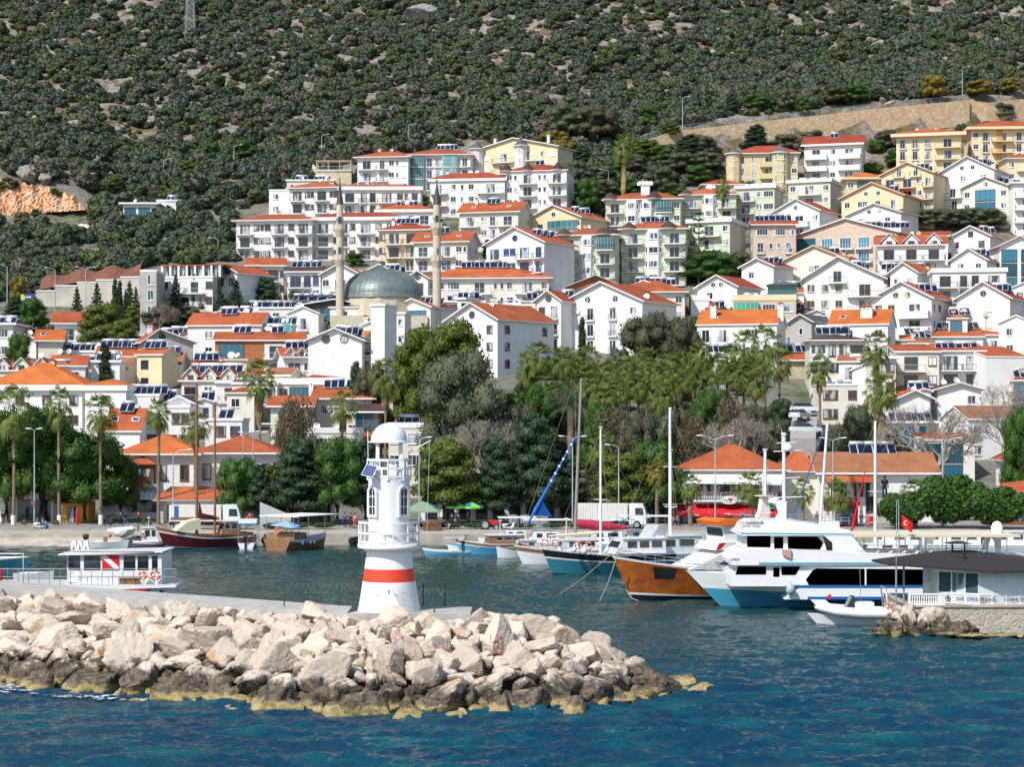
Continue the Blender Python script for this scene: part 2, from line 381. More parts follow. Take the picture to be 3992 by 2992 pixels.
def stone_wall_mat(name,c1,c2,mortar,sc_=1.4,rnd_=1.0):
 if name in MATS:return MATS[name]
 m,nt,b=new_mat(name);geo=nd(nt,'NewGeometry');P=geo.outputs['Position']
 v=nd(nt,'TexVoronoi');v.inputs['Scale'].default_value=sc_;v.inputs['Randomness'].default_value=rnd_;nt.links.new(P,v.inputs['Vector'])
 ve=nd(nt,'TexVoronoi',feature='DISTANCE_TO_EDGE');ve.inputs['Scale'].default_value=sc_;ve.inputs['Randomness'].default_value=rnd_;nt.links.new(P,ve.inputs['Vector'])
 sp=nd(nt,'SeparateColor');nt.links.new(v.outputs['Color'],sp.inputs[0])
 c=mix(nt,sp.outputs[0],c1,c2);c=mix(nt,ramp(nt,noise_tex(nt,P,4,4),.35,.7),c,mix(nt,1.0,c,(.7,.68,.66),'MULTIPLY'))
 c=mix(nt,ramp(nt,ve.outputs[0],.0,.06),mortar,c)
 nt.links.new(c,b.inputs['Base Color']);b.inputs['Roughness'].default_value=.9;b.inputs['Specular IOR Level'].default_value=.15
 bump(nt,b,ramp(nt,ve.outputs[0],0,.12),.6,.05);MATS[name]=m;return m
q=MB(conc)
q.box(-150,216.5,-3,80,222.9,1.22);q.box(80,216.5,-3,150,222.9,1.22)
q.box(-150,222.95,1.0,150,223.25,1.36)
tag(q.build('quay'),label='long pale concrete quay along the harbour with boats moored to it',cat='quay',kind='structure')
q=MB(conc);q.prism([(211,-1.2),(217,1.0),(217,-1.5)],'x',-72,-38.5)
tag(q.build('slipway'),label='bare sloping concrete slipway running down into the harbour',cat='slipway')
# ------------------------------------------------------------------ leafy plants
def cards(n,lobes,size,out=.9,shell=(.72,1.04),flat=.0,rng=nprng,asp=1.0,zmin=None):
 """n leaf-clump faces in the shells of ellipsoid lobes"""
 L=np.array(lobes,float);vol=(L[:,3]*L[:,4]*L[:,5])**(2/3)
 k=rng.choice(len(L),n,p=vol/vol.sum());d=rng.normal(size=(n,3));d/=np.linalg.norm(d,axis=1)[:,None]
 r=rng.uniform(shell[0],shell[1],(n,1))
 bumpy=1+.12*np.sin(d[:,:1]*7+k[:,None])*np.cos(d[:,1:2]*6+d[:,2:3]*5)
 p=L[k,:3]+d*L[k,3:6]*r*bumpy
 if zmin is not None:p[:,2]=np.maximum(p[:,2],zmin+rng.uniform(0,.3,n))
 nrm=d*out+rng.normal(size=(n,3))*.55;nrm[:,2]+=flat;nrm/=np.linalg.norm(nrm,axis=1)[:,None]
 return quads_at(p,nrm,size,rng,asp)
def quads_at(p,nrm,size,rng=nprng,asp=1.0):
 n=len(p);a=rng.normal(size=(n,3));u=np.cross(nrm,a);u/=np.linalg.norm(u,axis=1)[:,None];w_=np.cross(nrm,u)
 s=(size*rng.uniform(.55,1.25,n))[:,None]
 v=np.stack([p-u*s-w_*s*.35*asp,p+u*s*.15-w_*s*asp*.8,p+u*s+w_*s*.3*asp,p-u*s*.2+w_*s*asp*.8],1).reshape(-1,3)
 return v,np.arange(n*4).reshape(-1,4)
def core_ico(L,sub=2,k=.8,rough=.18,seed=0):
 v,f=ico(sub);out_v=[];out_f=[];b=0
 for i,l in enumerate(L):
  nz=1+rough*np.sin(v[:,:1]*5+i+seed)*np.cos(v[:,1:2]*6-i)+rough*.6*np.sin(v[:,2:3]*9+seed)
  out_v.append(np.array(l[:3])+v*np.array(l[3:6])*k*nz);out_f.append(f+b);b+=len(v)
 return np.concatenate(out_v),np.concatenate(out_f)
def leafy_mesh(name,mat,n,lobes,size,core=.78,**kw):
 v1,f1=cards(n,lobes,size,**kw)
 if core:
  v2,f2=core_ico(lobes,2,core);f2=np.concatenate([f2,f2[:,2:3]],1)
  me=bpy.data.meshes.new(name)
  allv=np.concatenate([v1,v2]);f2=f2+len(v1)
  me.vertices.add(len(allv));me.vertices.foreach_set('co',allv.astype(np.float32).ravel())
  n4,n3=len(f1),len(f2);me.loops.add(n4*4+n3*3)
  me.loops.foreach_set('vertex_index',np.concatenate([f1.ravel(),f2[:,:3].ravel()]).astype(np.int32))
  me.polygons.add(n4+n3);me.polygons.foreach_set('loop_start',np.concatenate([np.arange(0,n4*4,4),n4*4+np.arange(0,n3*3,3)]).astype(np.int32))
  me.materials.append(mat);me.update(calc_edges=True);return me
 return np_mesh(name,v1,f1,mat)
def lobes_round(rx,ry,rz,n,seed,z0=None):
 g=np.random.default_rng(seed);out=[(0,0,rz if z0 is None else z0,rx*.78,ry*.78,rz*.8)]
 for i in range(n):
  a=g.uniform(0,6.283);e=g.uniform(-.35,1.0);q_=math.cos(e*1.4)
  s=g.uniform(.3,.5)
  out.append((rx*.66*math.cos(a)*q_,ry*.66*math.sin(a)*q_,(rz if z0 is None else z0)+rz*.66*math.sin(e*1.4),rx*s,ry*s,rz*s))
 return out
shrub_cols=[((.048,.078,.042),(.092,.120,.060),(.062,.096,.064)),((.070,.092,.058),(.125,.135,.088),(.085,.112,.082)),((.050,.084,.030),(.105,.135,.042),(.085,.112,.042)),((.105,.10,.075),(.165,.145,.11),(.12,.105,.085)),((.17,.19,.03),(.27,.25,.03),(.14,.17,.03))]
shrub_col=bpy.data.collections.new('scrub_sources')
for i in range(7):
 mi=[0,1,2,0,1,3,4][i]
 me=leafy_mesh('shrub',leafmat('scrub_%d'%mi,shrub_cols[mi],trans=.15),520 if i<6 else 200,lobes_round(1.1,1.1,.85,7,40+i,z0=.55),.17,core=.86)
 o=bpy.data.objects.new('shrub',me);shrub_col.objects.link(o)
def town_line(px):return np.interp(px,[-900,0,250,600,900,925,1130,1400,1830,2200,2225,2345,2380,2640,2800,3130,3480,4000,4900],[1190,1190,1140,1040,1030,860,730,640,560,600,900,900,820,810,600,570,480,470,460])
SCR=[]
def scatter_scrub():
 g=np.random.default_rng(5);n=42000
 x=g.uniform(-230,230,n);y=np.concatenate([g.uniform(395,520,9000),g.uniform(500,960,n-9000)]);z=T(x,y)
 px=CX+x/y*F;row=HY-(z-CH)/y*F
 ok=(row<town_line(px)-4)&(np.abs(x)<.285*y+12)&(row>-260)
 nz=np.array([mnoise.fractal(Vector((a*.035,b*.05,3.1)),1.0,2.0,4)for a,b in zip(x,y)])
 bare=np.interp(px,[0,1500,4000],[.22,.40,.46])-np.interp(row,[0,500],[.06,-.08])
 keep=nz<bare
 keep|=g.random(n)<.3
 cut=(px<345)&(y>464)&(y<479)
 grassy=(px>160)&(px<360)&(row>800)&(row<900)
 yw=np.interp(px,[2500,3780,4200],[505,532,544]);wallf=(px>2480)&(y>yw-2.5)&(y<yw+7)
 path=(np.abs(row-np.interp(px,[2470,2640],[665,720]))<14)&(px>2465)&(px<2640)
 ok&=keep&~cut&~wallf&~path&(~grassy|(g.random(n)<.15))
 x,y,z=x[ok],y[ok],z[ok];n=len(x);px=px[ok]
 s=.75+1.9*g.random(n)**1.7;s=s*np.where(g.random(n)<.07,1.35,1.0)
 var=g.choice(7,n,p=[.24,.2,.17,.16,.13,.075,.025])
 s=np.where(var==6,s*.55,s)
 return x,y,z,s,var,g
x,y,z,s,var,g=scatter_scrub();NS=len(x);print('scrub',NS)
me=bpy.data.meshes.new('hillside_scrub');me.vertices.add(NS)
me.vertices.foreach_set('co',np.stack([x,y,z-.15],-1).astype(np.float32).ravel())
a=me.attributes.new('sc','FLOAT_VECTOR','POINT');a.data.foreach_set('vector',np.stack([s*g.uniform(.85,1.2,NS),s*g.uniform(.85,1.2,NS),s*g.uniform(.8,1.25,NS)],-1).astype(np.float32).ravel())
a=me.attributes.new('rt','FLOAT_VECTOR','POINT');a.data.foreach_set('vector',np.stack([g.normal(0,.1,NS),g.normal(0,.1,NS),g.uniform(0,6.28,NS)],-1).astype(np.float32).ravel())
a=me.attributes.new('vi','INT','POINT');a.data.foreach_set('value',var.astype(np.int32))
so_=inst('hillside_scrub',me);tag(so_,kind='stuff')
def scatter_nodes(ob,coll):
 ng=bpy.data.node_groups.new('scatter','GeometryNodeTree')
 ng.interface.new_socket(name='Geometry',in_out='INPUT',socket_type='NodeSocketGeometry');ng.interface.new_socket(name='Geometry',in_out='OUTPUT',socket_type='NodeSocketGeometry')
 N=ng.nodes;gi=N.new('NodeGroupInput');go=N.new('NodeGroupOutput');ip=N.new('GeometryNodeInstanceOnPoints')
 ci=N.new('GeometryNodeCollectionInfo');ci.inputs['Collection'].default_value=coll;ci.inputs['Separate Children'].default_value=True;ci.inputs['Reset Children'].default_value=True
 def attr(nm,t):
  q_=N.new('GeometryNodeInputNamedAttribute');q_.data_type=t;q_.inputs[0].default_value=nm;return[o_ for o_ in q_.outputs if o_.enabled][0]
 ng.links.new(gi.outputs[0],ip.inputs['Points']);ng.links.new(ci.outputs[0],ip.inputs['Instance']);ip.inputs['Pick Instance'].default_value=True
 ng.links.new(attr('vi','INT'),ip.inputs['Instance Index']);ng.links.new(attr('sc','FLOAT_VECTOR'),ip.inputs['Scale'])
 e=N.new('FunctionNodeEulerToRotation');ng.links.new(attr('rt','FLOAT_VECTOR'),e.inputs[0]);ng.links.new(e.outputs[0],ip.inputs['Rotation'])
 ng.links.new(ip.outputs[0],go.inputs[0])
 md=ob.modifiers.new('scatter','NODES');md.node_group=ng
scatter_nodes(so_,shrub_col)
# ------------------------------------------------------------------ boulders
def rock_mat(name='boulder_stone',wet=True):
 if name in MATS:return MATS[name]
 m,nt,b=new_mat(name);geo=nd(nt,'NewGeometry');P=geo.outputs['Position'];oi=nd(nt,'ObjectInfo')
 c=mix(nt,ramp(nt,noise_tex(nt,P,1.1,6,.7),.35,.68),(.66,.56,.455),(.54,.46,.37))
 c=mix(nt,ramp(nt,oi.outputs['Random'],.4,1.0),c,mix(nt,1.0,c,(.74,.72,.72),'MULTIPLY'))
 c=mix(nt,ramp(nt,noise_tex(nt,P,.55,4,.65),.57,.72),c,(.50,.27,.12))
 c=mix(nt,ramp(nt,noise_tex(nt,P,5.5,5,.8),.58,.72),c,(.33,.29,.25))
 if wet:
  sx=nd(nt,'SeparateXYZ');nt.links.new(P,sx.inputs[0])
  jit=noise_tex(nt,P,.9,5,.7);k=nd(nt,'MapRange');nt.links.new(jit,k.inputs[0]);k.inputs[1].default_value=.3;k.inputs[2].default_value=.7;k.inputs[3].default_value=-.55;k.inputs[4].default_value=.55
  h=nd(nt,'Math',operation='ADD');nt.links.new(sx.outputs[2],h.inputs[0]);nt.links.new(k.outputs[0],h.inputs[1])
  dark=mix(nt,ramp(nt,noise_tex(nt,P,2.5,5,.75),.4,.62),(.045,.038,.032),(.20,.155,.11))
  c=mix(nt,ramp(nt,h.outputs[0],1.45,1.1),c,dark)
  h2=nd(nt,'Math',operation='MULTIPLY_ADD');nt.links.new(k.outputs[0],h2.inputs[0]);h2.inputs[1].default_value=.35;nt.links.new(sx.outputs[2],h2.inputs[2])
  alg=mix(nt,ramp(nt,noise_tex(nt,P,3.0,4),.35,.65),(.26,.19,.07),(.42,.34,.17))
  c=mix(nt,ramp(nt,h2.outputs[0],.42,.28),c,alg)
 nt.links.new(c,b.inputs['Base Color']);b.inputs['Roughness'].default_value=.85;b.inputs['Specular IOR Level'].default_value=.25
 n_=noise_tex(nt,P,4,7,.75);bump(nt,b,n_,.75,.12)
 MATS[name]=m;return m
def rock_verts(rx,ry,rz,seed,sub=4,sharp=34,planes=11):
 g_=np.random.default_rng(seed);v,f=ico(sub)
 nrm=g_.normal(size=(planes,3));nrm/=np.linalg.norm(nrm,axis=1)[:,None];dist=g_.uniform(.62,1.0,planes)
 dots=np.maximum(v@nrm.T,1e-3)/dist
 inv=(np.power(dots,sharp).sum(1))**(1/sharp)
 r=1/np.maximum(inv,.66)
 ph=g_.uniform(0,6,6)
 r=r*(1+.028*np.sin(v[:,0]*8+ph[0])*np.sin(v[:,1]*9+ph[1])+.02*np.sin(v[:,2]*17+ph[2])*np.sin(v[:,0]*15+ph[3]))
 r=r*(1+g_.normal(0,.011,len(r)))
 return v*r[:,None]*np.array([rx,ry,rz]),f
def rock_mesh(name,mat,rx,ry,rz,seed,sub=4):
 v,f=rock_verts(rx,ry,rz,seed,sub);return np_mesh(name,v,f,mat,smooth=False)
stone=rock_mat()
yf_=lambda X:float(np.interp(X,[-45,-26.9,-16.4,-8.3,0,5,9.1,11],[112,100.6,94.5,89.6,90,92.3,97,99.5]))
yc_=lambda X:float(np.interp(X,[-45,-34,-8.5,-2,3,7,10],[123.3,116.3,99.4,98.9,98.4,98.4,99.5]))
hc_=lambda X:float(np.interp(X,[-45,-2.4,-1,2.7,5.3,7.8,10.2],[3.8,3.8,3.75,3.0,1.65,.5,-.4]))
def slope_z(X,Y):
 f0,c0,h=yf_(X),yc_(X),hc_(X)
 if Y<=c0:t=(Y-f0)/max(.5,c0-f0);return-.55+(h+.15)*max(-.4,t)**(.85 if t>0 else 1)if t>0 else-.55+t*2
 t=(Y-c0)/5.5;return h-.4-t*t*3.8
gx=np.arange(-46,12.1,.6);gy=np.arange(-3,1.001,1)
core=MB(rock_mat());vv=[];cols_=[]
for X_ in gx:
 f0,c0=yf_(X_),yc_(X_);cols_.append([f0-1.5,f0,f0+(c0-f0)*.33,f0+(c0-f0)*.66,c0-.3,c0+1.5,c0+3.2,c0+5.5,c0+7])
k=len(cols_[0]);vs=[(X_,yy,slope_z(X_,yy)-.45+rnd.uniform(-.15,.15))for X_,c_ in zip(gx,cols_)for yy in c_]
core.add(vs,[(i*k+j,(i+1)*k+j,(i+1)*k+j+1,i*k+j+1)for i in range(len(gx)-1)for j in range(k-1)])
tag(core.build('breakwater_core'),label='rubble core of the breakwater seen in the gaps between its boulders',cat='breakwater core',kind='structure')
placed=[]
def rock_at(X,Y,rx,ry,rz,seed,label,group,lift=.25,sub=4,name='boulder',z=None):
 o=inst(name,rock_mesh(name,stone,rx,ry,rz,seed,sub),loc=(X,Y,(slope_z(X,Y)if z is None else z)+rz*lift),rot=(rnd.uniform(-.35,.35),rnd.uniform(-.35,.35),rnd.uniform(0,6.28)))
 tag(o,label,'boulder',group);placed.append((X,Y,max(rx,ry),o));return o
named=[(1700,2548,.95,.85,.75,'wide pale boulder sprayed with the red letters NEO'),(1932,2520,1.05,.8,.98,'tall pale boulder with a red owl-like animal face painted on it'),(1512,2610,.85,.8,.72,'rounded boulder with a black outlined cat face drawn on it'),(1562,2512,.72,.65,.55,'boulder with a spiky red and black fish drawing on its face'),(1600,2462,.7,.7,.5,'upper boulder carrying a black scribbled winged drawing'),(2022,2480,.6,.6,.6,'boulder with a green scrawl near the breakwater crest'),(1216,2405,.62,.6,.52,'bright cream boulder standing highest beside the concrete crown wall'),(2290,2450,.01,.01,.01,'')]
graf_rocks=[]
for i,(px,row,rx,ry,rz,lb)in enumerate(named[:7]):
 for yy in np.arange(88,112,.15):
  X_=PX(px,yy)
  if slope_z(X_,yy)+rz*.3>=PZ(row,yy):break
 graf_rocks.append(rock_at(X_,yy,rx,ry,rz,500+i,lb,None,lift=.35 if i!=6 else.7,sub=5))
g=np.random.default_rng(21)
bands=[(.9,1.35,80,.62),(.58,.88,145,.62),(.34,.58,420,.62)]
tot=7;rub_v,rub_f=[],[]
for lo,hi,cnt,gap in bands:
 tries=0;made=0
 while made<cnt and tries<9000:
  tries+=1;X_=g.uniform(-36,10.6);f0,c0=yf_(X_),yc_(X_);t=g.uniform(-.08,1.0)
  back=X_>-1.8
  if back and g.random()<.33:t=g.uniform(1.0,1.35)
  Y_=f0+(c0-.35-f0)*t if not back else f0+(c0+.4-f0)*t
  r_=g.uniform(lo,hi)*(1.15 if t<.15 and lo>1 else 1)
  if X_<-30.5+(Y_-100)*-.27-3:continue
  if t>.7:r_*=.8
  if any((X_-a_)**2+((Y_-b_)*.95)**2<((r_+c_)*gap)**2 for a_,b_,c_,_o in placed):continue
  if r_>1.2 and X_>8.5:r_=1.0
  if t<.12:lb,gp='dark wet boulder with an ochre algae band standing in the water along the breakwater foot','waterline boulders of the breakwater'
  elif r_>.9:lb,gp='large angular cream boulder lying on the seaward slope of the breakwater','large slope boulders of the breakwater'
  elif r_>.58:lb,gp='medium pale boulder wedged between larger ones on the breakwater slope','medium slope boulders of the breakwater'
  else:lb,gp='small pale rock filling a gap between big breakwater boulders','small gap rocks of the breakwater'
  if tot>=298:
   v_,f_=rock_verts(r_,r_*.85,r_*g.uniform(.6,.85),int(g.integers(1e6)),3);a_=g.uniform(0,6.28);ca,sa=math.cos(a_),math.sin(a_)
   rub_v.append(np.stack([v_[:,0]*ca-v_[:,1]*sa+X_,v_[:,0]*sa+v_[:,1]*ca+Y_,v_[:,2]+slope_z(X_,Y_)+r_*.2],-1));rub_f.append(f_+len(v_)*len(rub_f));placed.append((X_,Y_,r_,None));made+=1;continue
  rock_at(X_,Y_,r_,r_*g.uniform(.72,.95),r_*g.uniform(.55,.85),int(g.integers(1e6)),lb,gp,lift=g.uniform(.05,.4),sub=4 if r_>.6 else 3)
  made+=1;tot+=1
print('boulders',tot,len(rub_v))
if rub_v:tag(inst('breakwater_rubble',np_mesh('breakwater_rubble',np.concatenate(rub_v),np.concatenate(rub_f),stone)),kind='stuff')
bpy.context.view_layer.update()
def paint(rock,strokes,px,row,size,col,width=.035):
 bm=bmesh.new();bm.from_mesh(rock.data);bm.transform(rock.matrix_world);tree=BVHTree.FromBMesh(bm);bm.free()
 mb=MB(simple('spray_%.2f_%.2f_%.2f'%col,col,.6,var=.15));inv=rock.matrix_world.inverted()
 for st in strokes:
  pts=[]
  for(a_,b_),(c_,d_)in zip(st[:-1],st[1:]):
   n_=max(2,int(math.hypot(c_-a_,d_-b_)*size/.05))
   pts+=[(a_+(c_-a_)*i/n_,b_+(d_-b_)*i/n_)for i in range(n_)]
  pts.append(st[-1]);last=None
  for(u,v_)in pts:
   d0=rock.location.y;tx,tz=PX(px,d0)+u*size,PZ(row,d0)+v_*size
   dr=Vector((tx,d0,tz-CH)).normalized();hit=tree.ray_cast(Vector((0,0,CH)),dr)
   if hit[0]is None:last=None;continue
   P_=hit[0]+hit[1]*.012;side=hit[1].cross(Vector((0,0,1)));
   if last is not None:
    t_=(P_-last[0]);
    if t_.length>.3:last=(P_,hit[1]);continue
    sdv=t_.cross(hit[1]).normalized()*width
    q_=[last[0]-sdv,P_-sdv,P_+sdv,last[0]+sdv]
    mb.add([tuple(inv@x_)for x_ in q_],[(0,1,2,3)])
   last=(P_,hit[1])
 if mb.v:mb.build('graffiti',rock)
NEO=[[(-1,-.5),(-.95,.5),(-.55,-.5),(-.45,.55)],[(.15,.5),(-.2,.45),(-.25,-.45),(.12,-.5)],[(-.22,0),(.1,.03)],[(.3,-.4),(.28,.4),(.62,.55),(.95,.3),(.9,-.3),(.6,-.5),(.3,-.4)],[(-1.3,.9),(-1.1,.8),(-1.25,.75)]]
CAT=[[(-1,.8),(-.95,-.1),(-.5,-.7),(0,-.9),(.5,-.7),(.95,-.1),(1,.8),(.4,.35),(-.4,.35),(-1,.8)],[(-.6,0),(-.2,-.1),(-.5,-.25),(-.6,0)],[(.6,0),(.2,-.1),(.5,-.25),(.6,0)],[(-.1,-.5),(.1,-.5),(0,-.65),(-.1,-.5)]]
OWL=[[(-.6,1.5),(-.65,.6),(-.6,-.6),(0,-1.4),(.6,-.6),(.65,.6),(.6,1.5),(.25,.7),(-.25,.7),(-.6,1.5)],[(-.45,.2),(-.1,0),(-.4,-.2),(-.45,.2)],[(.45,.2),(.1,0),(.4,-.2),(.45,.2)],[(0,0),(0,-.8)],[(-.4,-.4),(0,-1)],[(.4,-.4),(0,-1)],[(-.5,.55),(.5,.55)]]
FISH=[[(-1,.8),(-.4,.3),(-1,0),(-.3,-.1),(-.5,-.7),(.1,-.3),(.9,-.9),(.7,-.1),(1,.2),(.3,.3),(.2,.9),(-.2,.4),(-1,.8)],[(-.2,.1),(.3,0),(0,-.2),(-.2,.1)]]
SCRB=[[(-1,.6),(-.2,.2),(.8,-.5),(.2,-.6),(-.6,0),(-1,.6)],[(-.3,.7),(.1,-.1),(.9,0)],[(-.8,-.2),(.3,.1)]]
paint(graf_rocks[0],NEO,1735,2545,.38,(.55,.06,.03),.045)
paint(graf_rocks[1],OWL,1932,2527,.42,(.55,.08,.03),.045)
paint(graf_rocks[2],CAT,1512,2610,.38,(.03,.03,.035),.025)
paint(graf_rocks[3],FISH,1562,2512,.40,(.45,.05,.04),.04)
paint(graf_rocks[4],SCRB,1600,2464,.36,(.03,.035,.05),.035)
paint(graf_rocks[5],SCRB,2022,2478,.28,(.18,.36,.28),.03)
crown=simple('crown_wall_concrete',(.46,.44,.41),.9,var=.25,scale=1.2,bumpy=.25,spec=.2)
c_=MB(crown)
for(xa,ya),(xb,yb)in(((-46,124.6),(-34,116.9)),((-34,116.9),(-8.6,99.7)),((-8.6,99.7),(-2.15,99.35))):
 c_.add([(xa,ya,1.5),(xb,yb,1.5),(xb,yb,3.72),(xa,ya,3.72),(xa+1.5,ya+4.0,1.5),(xb+(1.5 if xb<-8 else 0),yb+4.0,1.5),(xb+(1.5 if xb<-9 else 0),yb+4.0,3.72),(xa+1.5,ya+4.0,3.72)],[(0,1,2,3),(3,2,6,7),(1,5,6,2),(4,7,6,5),(0,3,7,4)])
tag(c_.build('breakwater_wall'),label='grey concrete crown wall along the top of the rock breakwater',cat='breakwater wall')
fo=MB(simple('sea_foam',(.75,.8,.82),.9,var=.2))
for i in range(260):
 X_=rnd.gauss(-23.6,1.8);Y_=yf_(X_)-1.6+rnd.gauss(.0,.5);r_=rnd.uniform(.03,.16)
 fo.add([(X_+r_*math.cos(a_)*rnd.uniform(.7,2.2),Y_+r_*math.sin(a_),.05)for a_ in np.linspace(0,5.5,6)],[(0,1,2,3,4,5)])
tag(fo.build('sea_foam'),kind='stuff')
# ------------------------------------------------------------------ lighthouse
lw=simple('lighthouse_white',(.80,.80,.80),.55,var=.06,scale=1.5)
lred=simple('lighthouse_red',(.72,.062,.022),.5,var=.1,scale=2)
LX,LY,LZ=PX(1517,101.6),101.6,3.72
LH=empty('lighthouse',(LX,LY,LZ),label='white domed lighthouse with one red band at the end of the breakwater',cat='lighthouse')
h=lambda row:(2390-row)/73.8
def rad(z):return 1.66-.5*min(1,(z/h(2148)))**.85
zb0,zb1,zt=h(2276),h(2226),h(2150)
for nm,a_,b_,mt in(('tower_base',0,zb0,lw),('red_band',zb0,zb1,lred),('tower_neck',zb1,zt,lw)):
 m_=MB(mt);zs=np.linspace(a_,b_,8);m_.lathe([(rad(z_),z_)for z_ in zs],n=56,cap=False);m_.build(nm,LH)
m_=MB(lw);m_.lathe([(1.2,zt-.02),(1.62,zt+.02),(1.66,zt+.06),(1.66,zt+.26),(1.1,zt+.28)],n=56)
for i in range(20):
 a_=i*math.pi/10;m_.box(1.28*math.cos(a_)-.04,1.28*math.sin(a_)-.04,zt-.14,1.28*math.cos(a_)+.04,1.28*math.sin(a_)+.04,zt+.01)
m_.build('gallery_floor',LH)
def ring(mb,r_,z_,hh=.06,th=.03,n=48,half=None):
 mb.lathe([(r_-th,z_-hh),(r_+th,z_-hh),(r_+th,z_+hh),(r_-th,z_+hh),(r_-th,z_-hh)],n=n,cap=False,smooth=False)
m_=MB(lw);zg=zt+.28
for z_ in(zg+.12,zg+.58,zg+1.12):ring(m_,1.6,z_,.055)
for i in range(12):
 a_=i*math.pi/6+.2;m_.tube([(1.6*math.cos(a_),1.6*math.sin(a_),zg-.02),(1.6*math.cos(a_),1.6*math.sin(a_),zg+1.15)],.035)
m_.build('gallery_railing',LH)
zs0,zs1=zg-.01,h(1884)
m_=MB(lw);m_.lathe([(1.09,zs0),(1.09,zs1)],n=56,cap=False);m_.build('tower_shaft',LH)
gl_d=glass('dark_pane',(.008,.012,.016))
for sx_ in(-1,1):
 wx,w_,z0_,z1_=sx_*.79,.245,h(2016),h(1912);fr=MB(lw);gl=MB(gl_d);ang=math.asin(wx/1.1)
 fr.M=gl.M=Matrix.Rotation(ang,4,'Z')@Matrix.Translation((0,-1.06,0))
 arch=lambda k_,dd:[(-k_,z0_-dd),(k_,z0_-dd)]+[(k_*math.cos(t_),z1_-w_+(k_)*1.0*math.sin(t_))for t_ in np.linspace(0,math.pi,12)]
 outer,inner=arch(w_+.14,.12),arch(w_,0)
 for o_,i_ in((outer,inner),):
  n_=len(o_)
  vs=[(p_[0],-.14,p_[1])for p_ in o_]+[(p_[0],-.14,p_[1])for p_ in i_]+[(p_[0],.12,p_[1])for p_ in o_]+[(p_[0],.12,p_[1])for p_ in i_]
  fs=[]
  for q0 in range(n_):
   q1=(q0+1)%n_;fs+=[(q0,q1,n_+q1,n_+q0),(q0,2*n_+q0,2*n_+q1,q1),(n_+q0,n_+q1,3*n_+q1,3*n_+q0)]
  fr.add(vs,fs)
 gl.add([(p_[0],-.05,p_[1])for p_ in inner],[tuple(range(len(inner)))])
 fr.box(-.02,-.09,z0_,.02,-.055,z1_-.01)
 for t_ in(.3,.68):fr.box(-w_+.01,-.088,z0_+(z1_-z0_)*t_-.02,w_-.01,-.056,z0_+(z1_-z0_)*t_+.02)
 wo=fr.build('window',LH);gl.build('pane',wo)
m_=MB(lw);m_.lathe([(1.05,zs1-.02),(1.15,zs1+.0),(1.15,zs1+.12),(.3,zs1+.13)],n=8,a0=0,smooth=False);m_.M=None
m_.build('upper_deck',LH)
m_=MB(lw);zd=zs1+.12
for z_ in(zd+.1,zd+.53,zd+.96):ring(m_,1.16,z_,.06,.03,n=8)
for i in range(8):
 a_=i*math.pi/4;m_.tube([(1.15*math.cos(a_),1.15*math.sin(a_),zd-.1),(1.15*math.cos(a_),1.15*math.sin(a_),zd+1.0)],.04)
 a_+=math.pi/8;m_.tube([(1.06*math.cos(a_),1.06*math.sin(a_),zd-.1),(1.06*math.cos(a_),1.06*math.sin(a_),zd+1.0)],.03)
m_.build('deck_railing',LH)
zr=h(1738)
for i in range(4):
 a_=math.pi/4+i*math.pi/2+.08;m_=MB(lw);cx_,cy_=.86*math.cos(a_),.86*math.sin(a_)
 m_.box(cx_-.09,cy_-.09,zd-.02,cx_+.09,cy_+.09,zr+.02);m_.build('column',LH)
m_=MB(lw);prof=[(1.12,zr),(1.14,zr+.05),(.97,zr+.09)]+[(.97*math.cos(t_),zr+.09+.97*math.sin(t_))for t_ in np.linspace(.05,math.pi/2-.001,14)]
m_.lathe([(.85,zr+.01)]+prof,n=48,cap=False);m_.add([(.84*math.cos(t_),.84*math.sin(t_),zr+.012)for t_ in np.linspace(0,6.1,24)],[tuple(range(24))]);m_.build('dome',LH)
m_=MB(lw);m_.box(-.72,.1,zd,-.35,.5,zd+.55);m_.box(-.1,-.2,zd,.35,.3,zd+.75);m_.lathe([(.16,zd+.75),(.16,zd+1.0),(.05,zd+1.1)],n=12,c=(.1,0,0));m_.build('beacon_cabinet',LH)
sp=MB(simple('panel_frame',(.6,.62,.64),.4,.3),glass('solar_cells',(.004,.012,.06),rough=.15),simple('cell_lines',(.45,.5,.55),.5))
sp.M=Matrix.Translation((-.95,-1.22,h(1845)))@Matrix.Rotation(R(-20),4,'Z')@Matrix.Rotation(R(12),4,'Y')@Matrix.Rotation(R(-38),4,'X')
sp.box(-.33,-.02,-.36,.33,.02,.36,0);sp.box(-.3,-.026,-.33,.3,-.019,.33,1)
for i in range(1,4):sp.box(-.3+.15*i-.004,-.03,-.33,-.3+.15*i+.004,-.027,.33,2)
for i in range(1,6):sp.box(-.3,-.031,-.33+.11*i-.004,.3,-.028,-.33+.11*i+.004,2)
sp.M=None;sp.tube([(-.9,-1.15,h(1850)),(-.6,-.9,h(1875))],.03);sp.build('solar_panel',LH)
m_=MB(lw);m_.tube([(1.02,-.1,zd+.9),(1.03,-.1,zd+1.35),(2.2,-.15,zd+1.98)],[.03,.035,.035]);m_.tube([(2.14,-.15,zd+1.95),(2.0,-.2,zg+.4)],.008);m_.build('davit_arm',LH)
m_=MB(lw);m_.tube([(-1.1,-.1,zd+.95),(-1.12,-.1,zd+2.5)],.022);m_.build('antenna',LH)
fg=simple('fence_green',(.02,.10,.06),.5,var=.2);wire=simple('razor_wire',(.35,.34,.30),.5,.6)
FE=empty('wire_fence',(PX(1420,100.2),100.2,3.72),label='low green mesh fence topped with razor wire coils in front of the lighthouse',cat='fence')
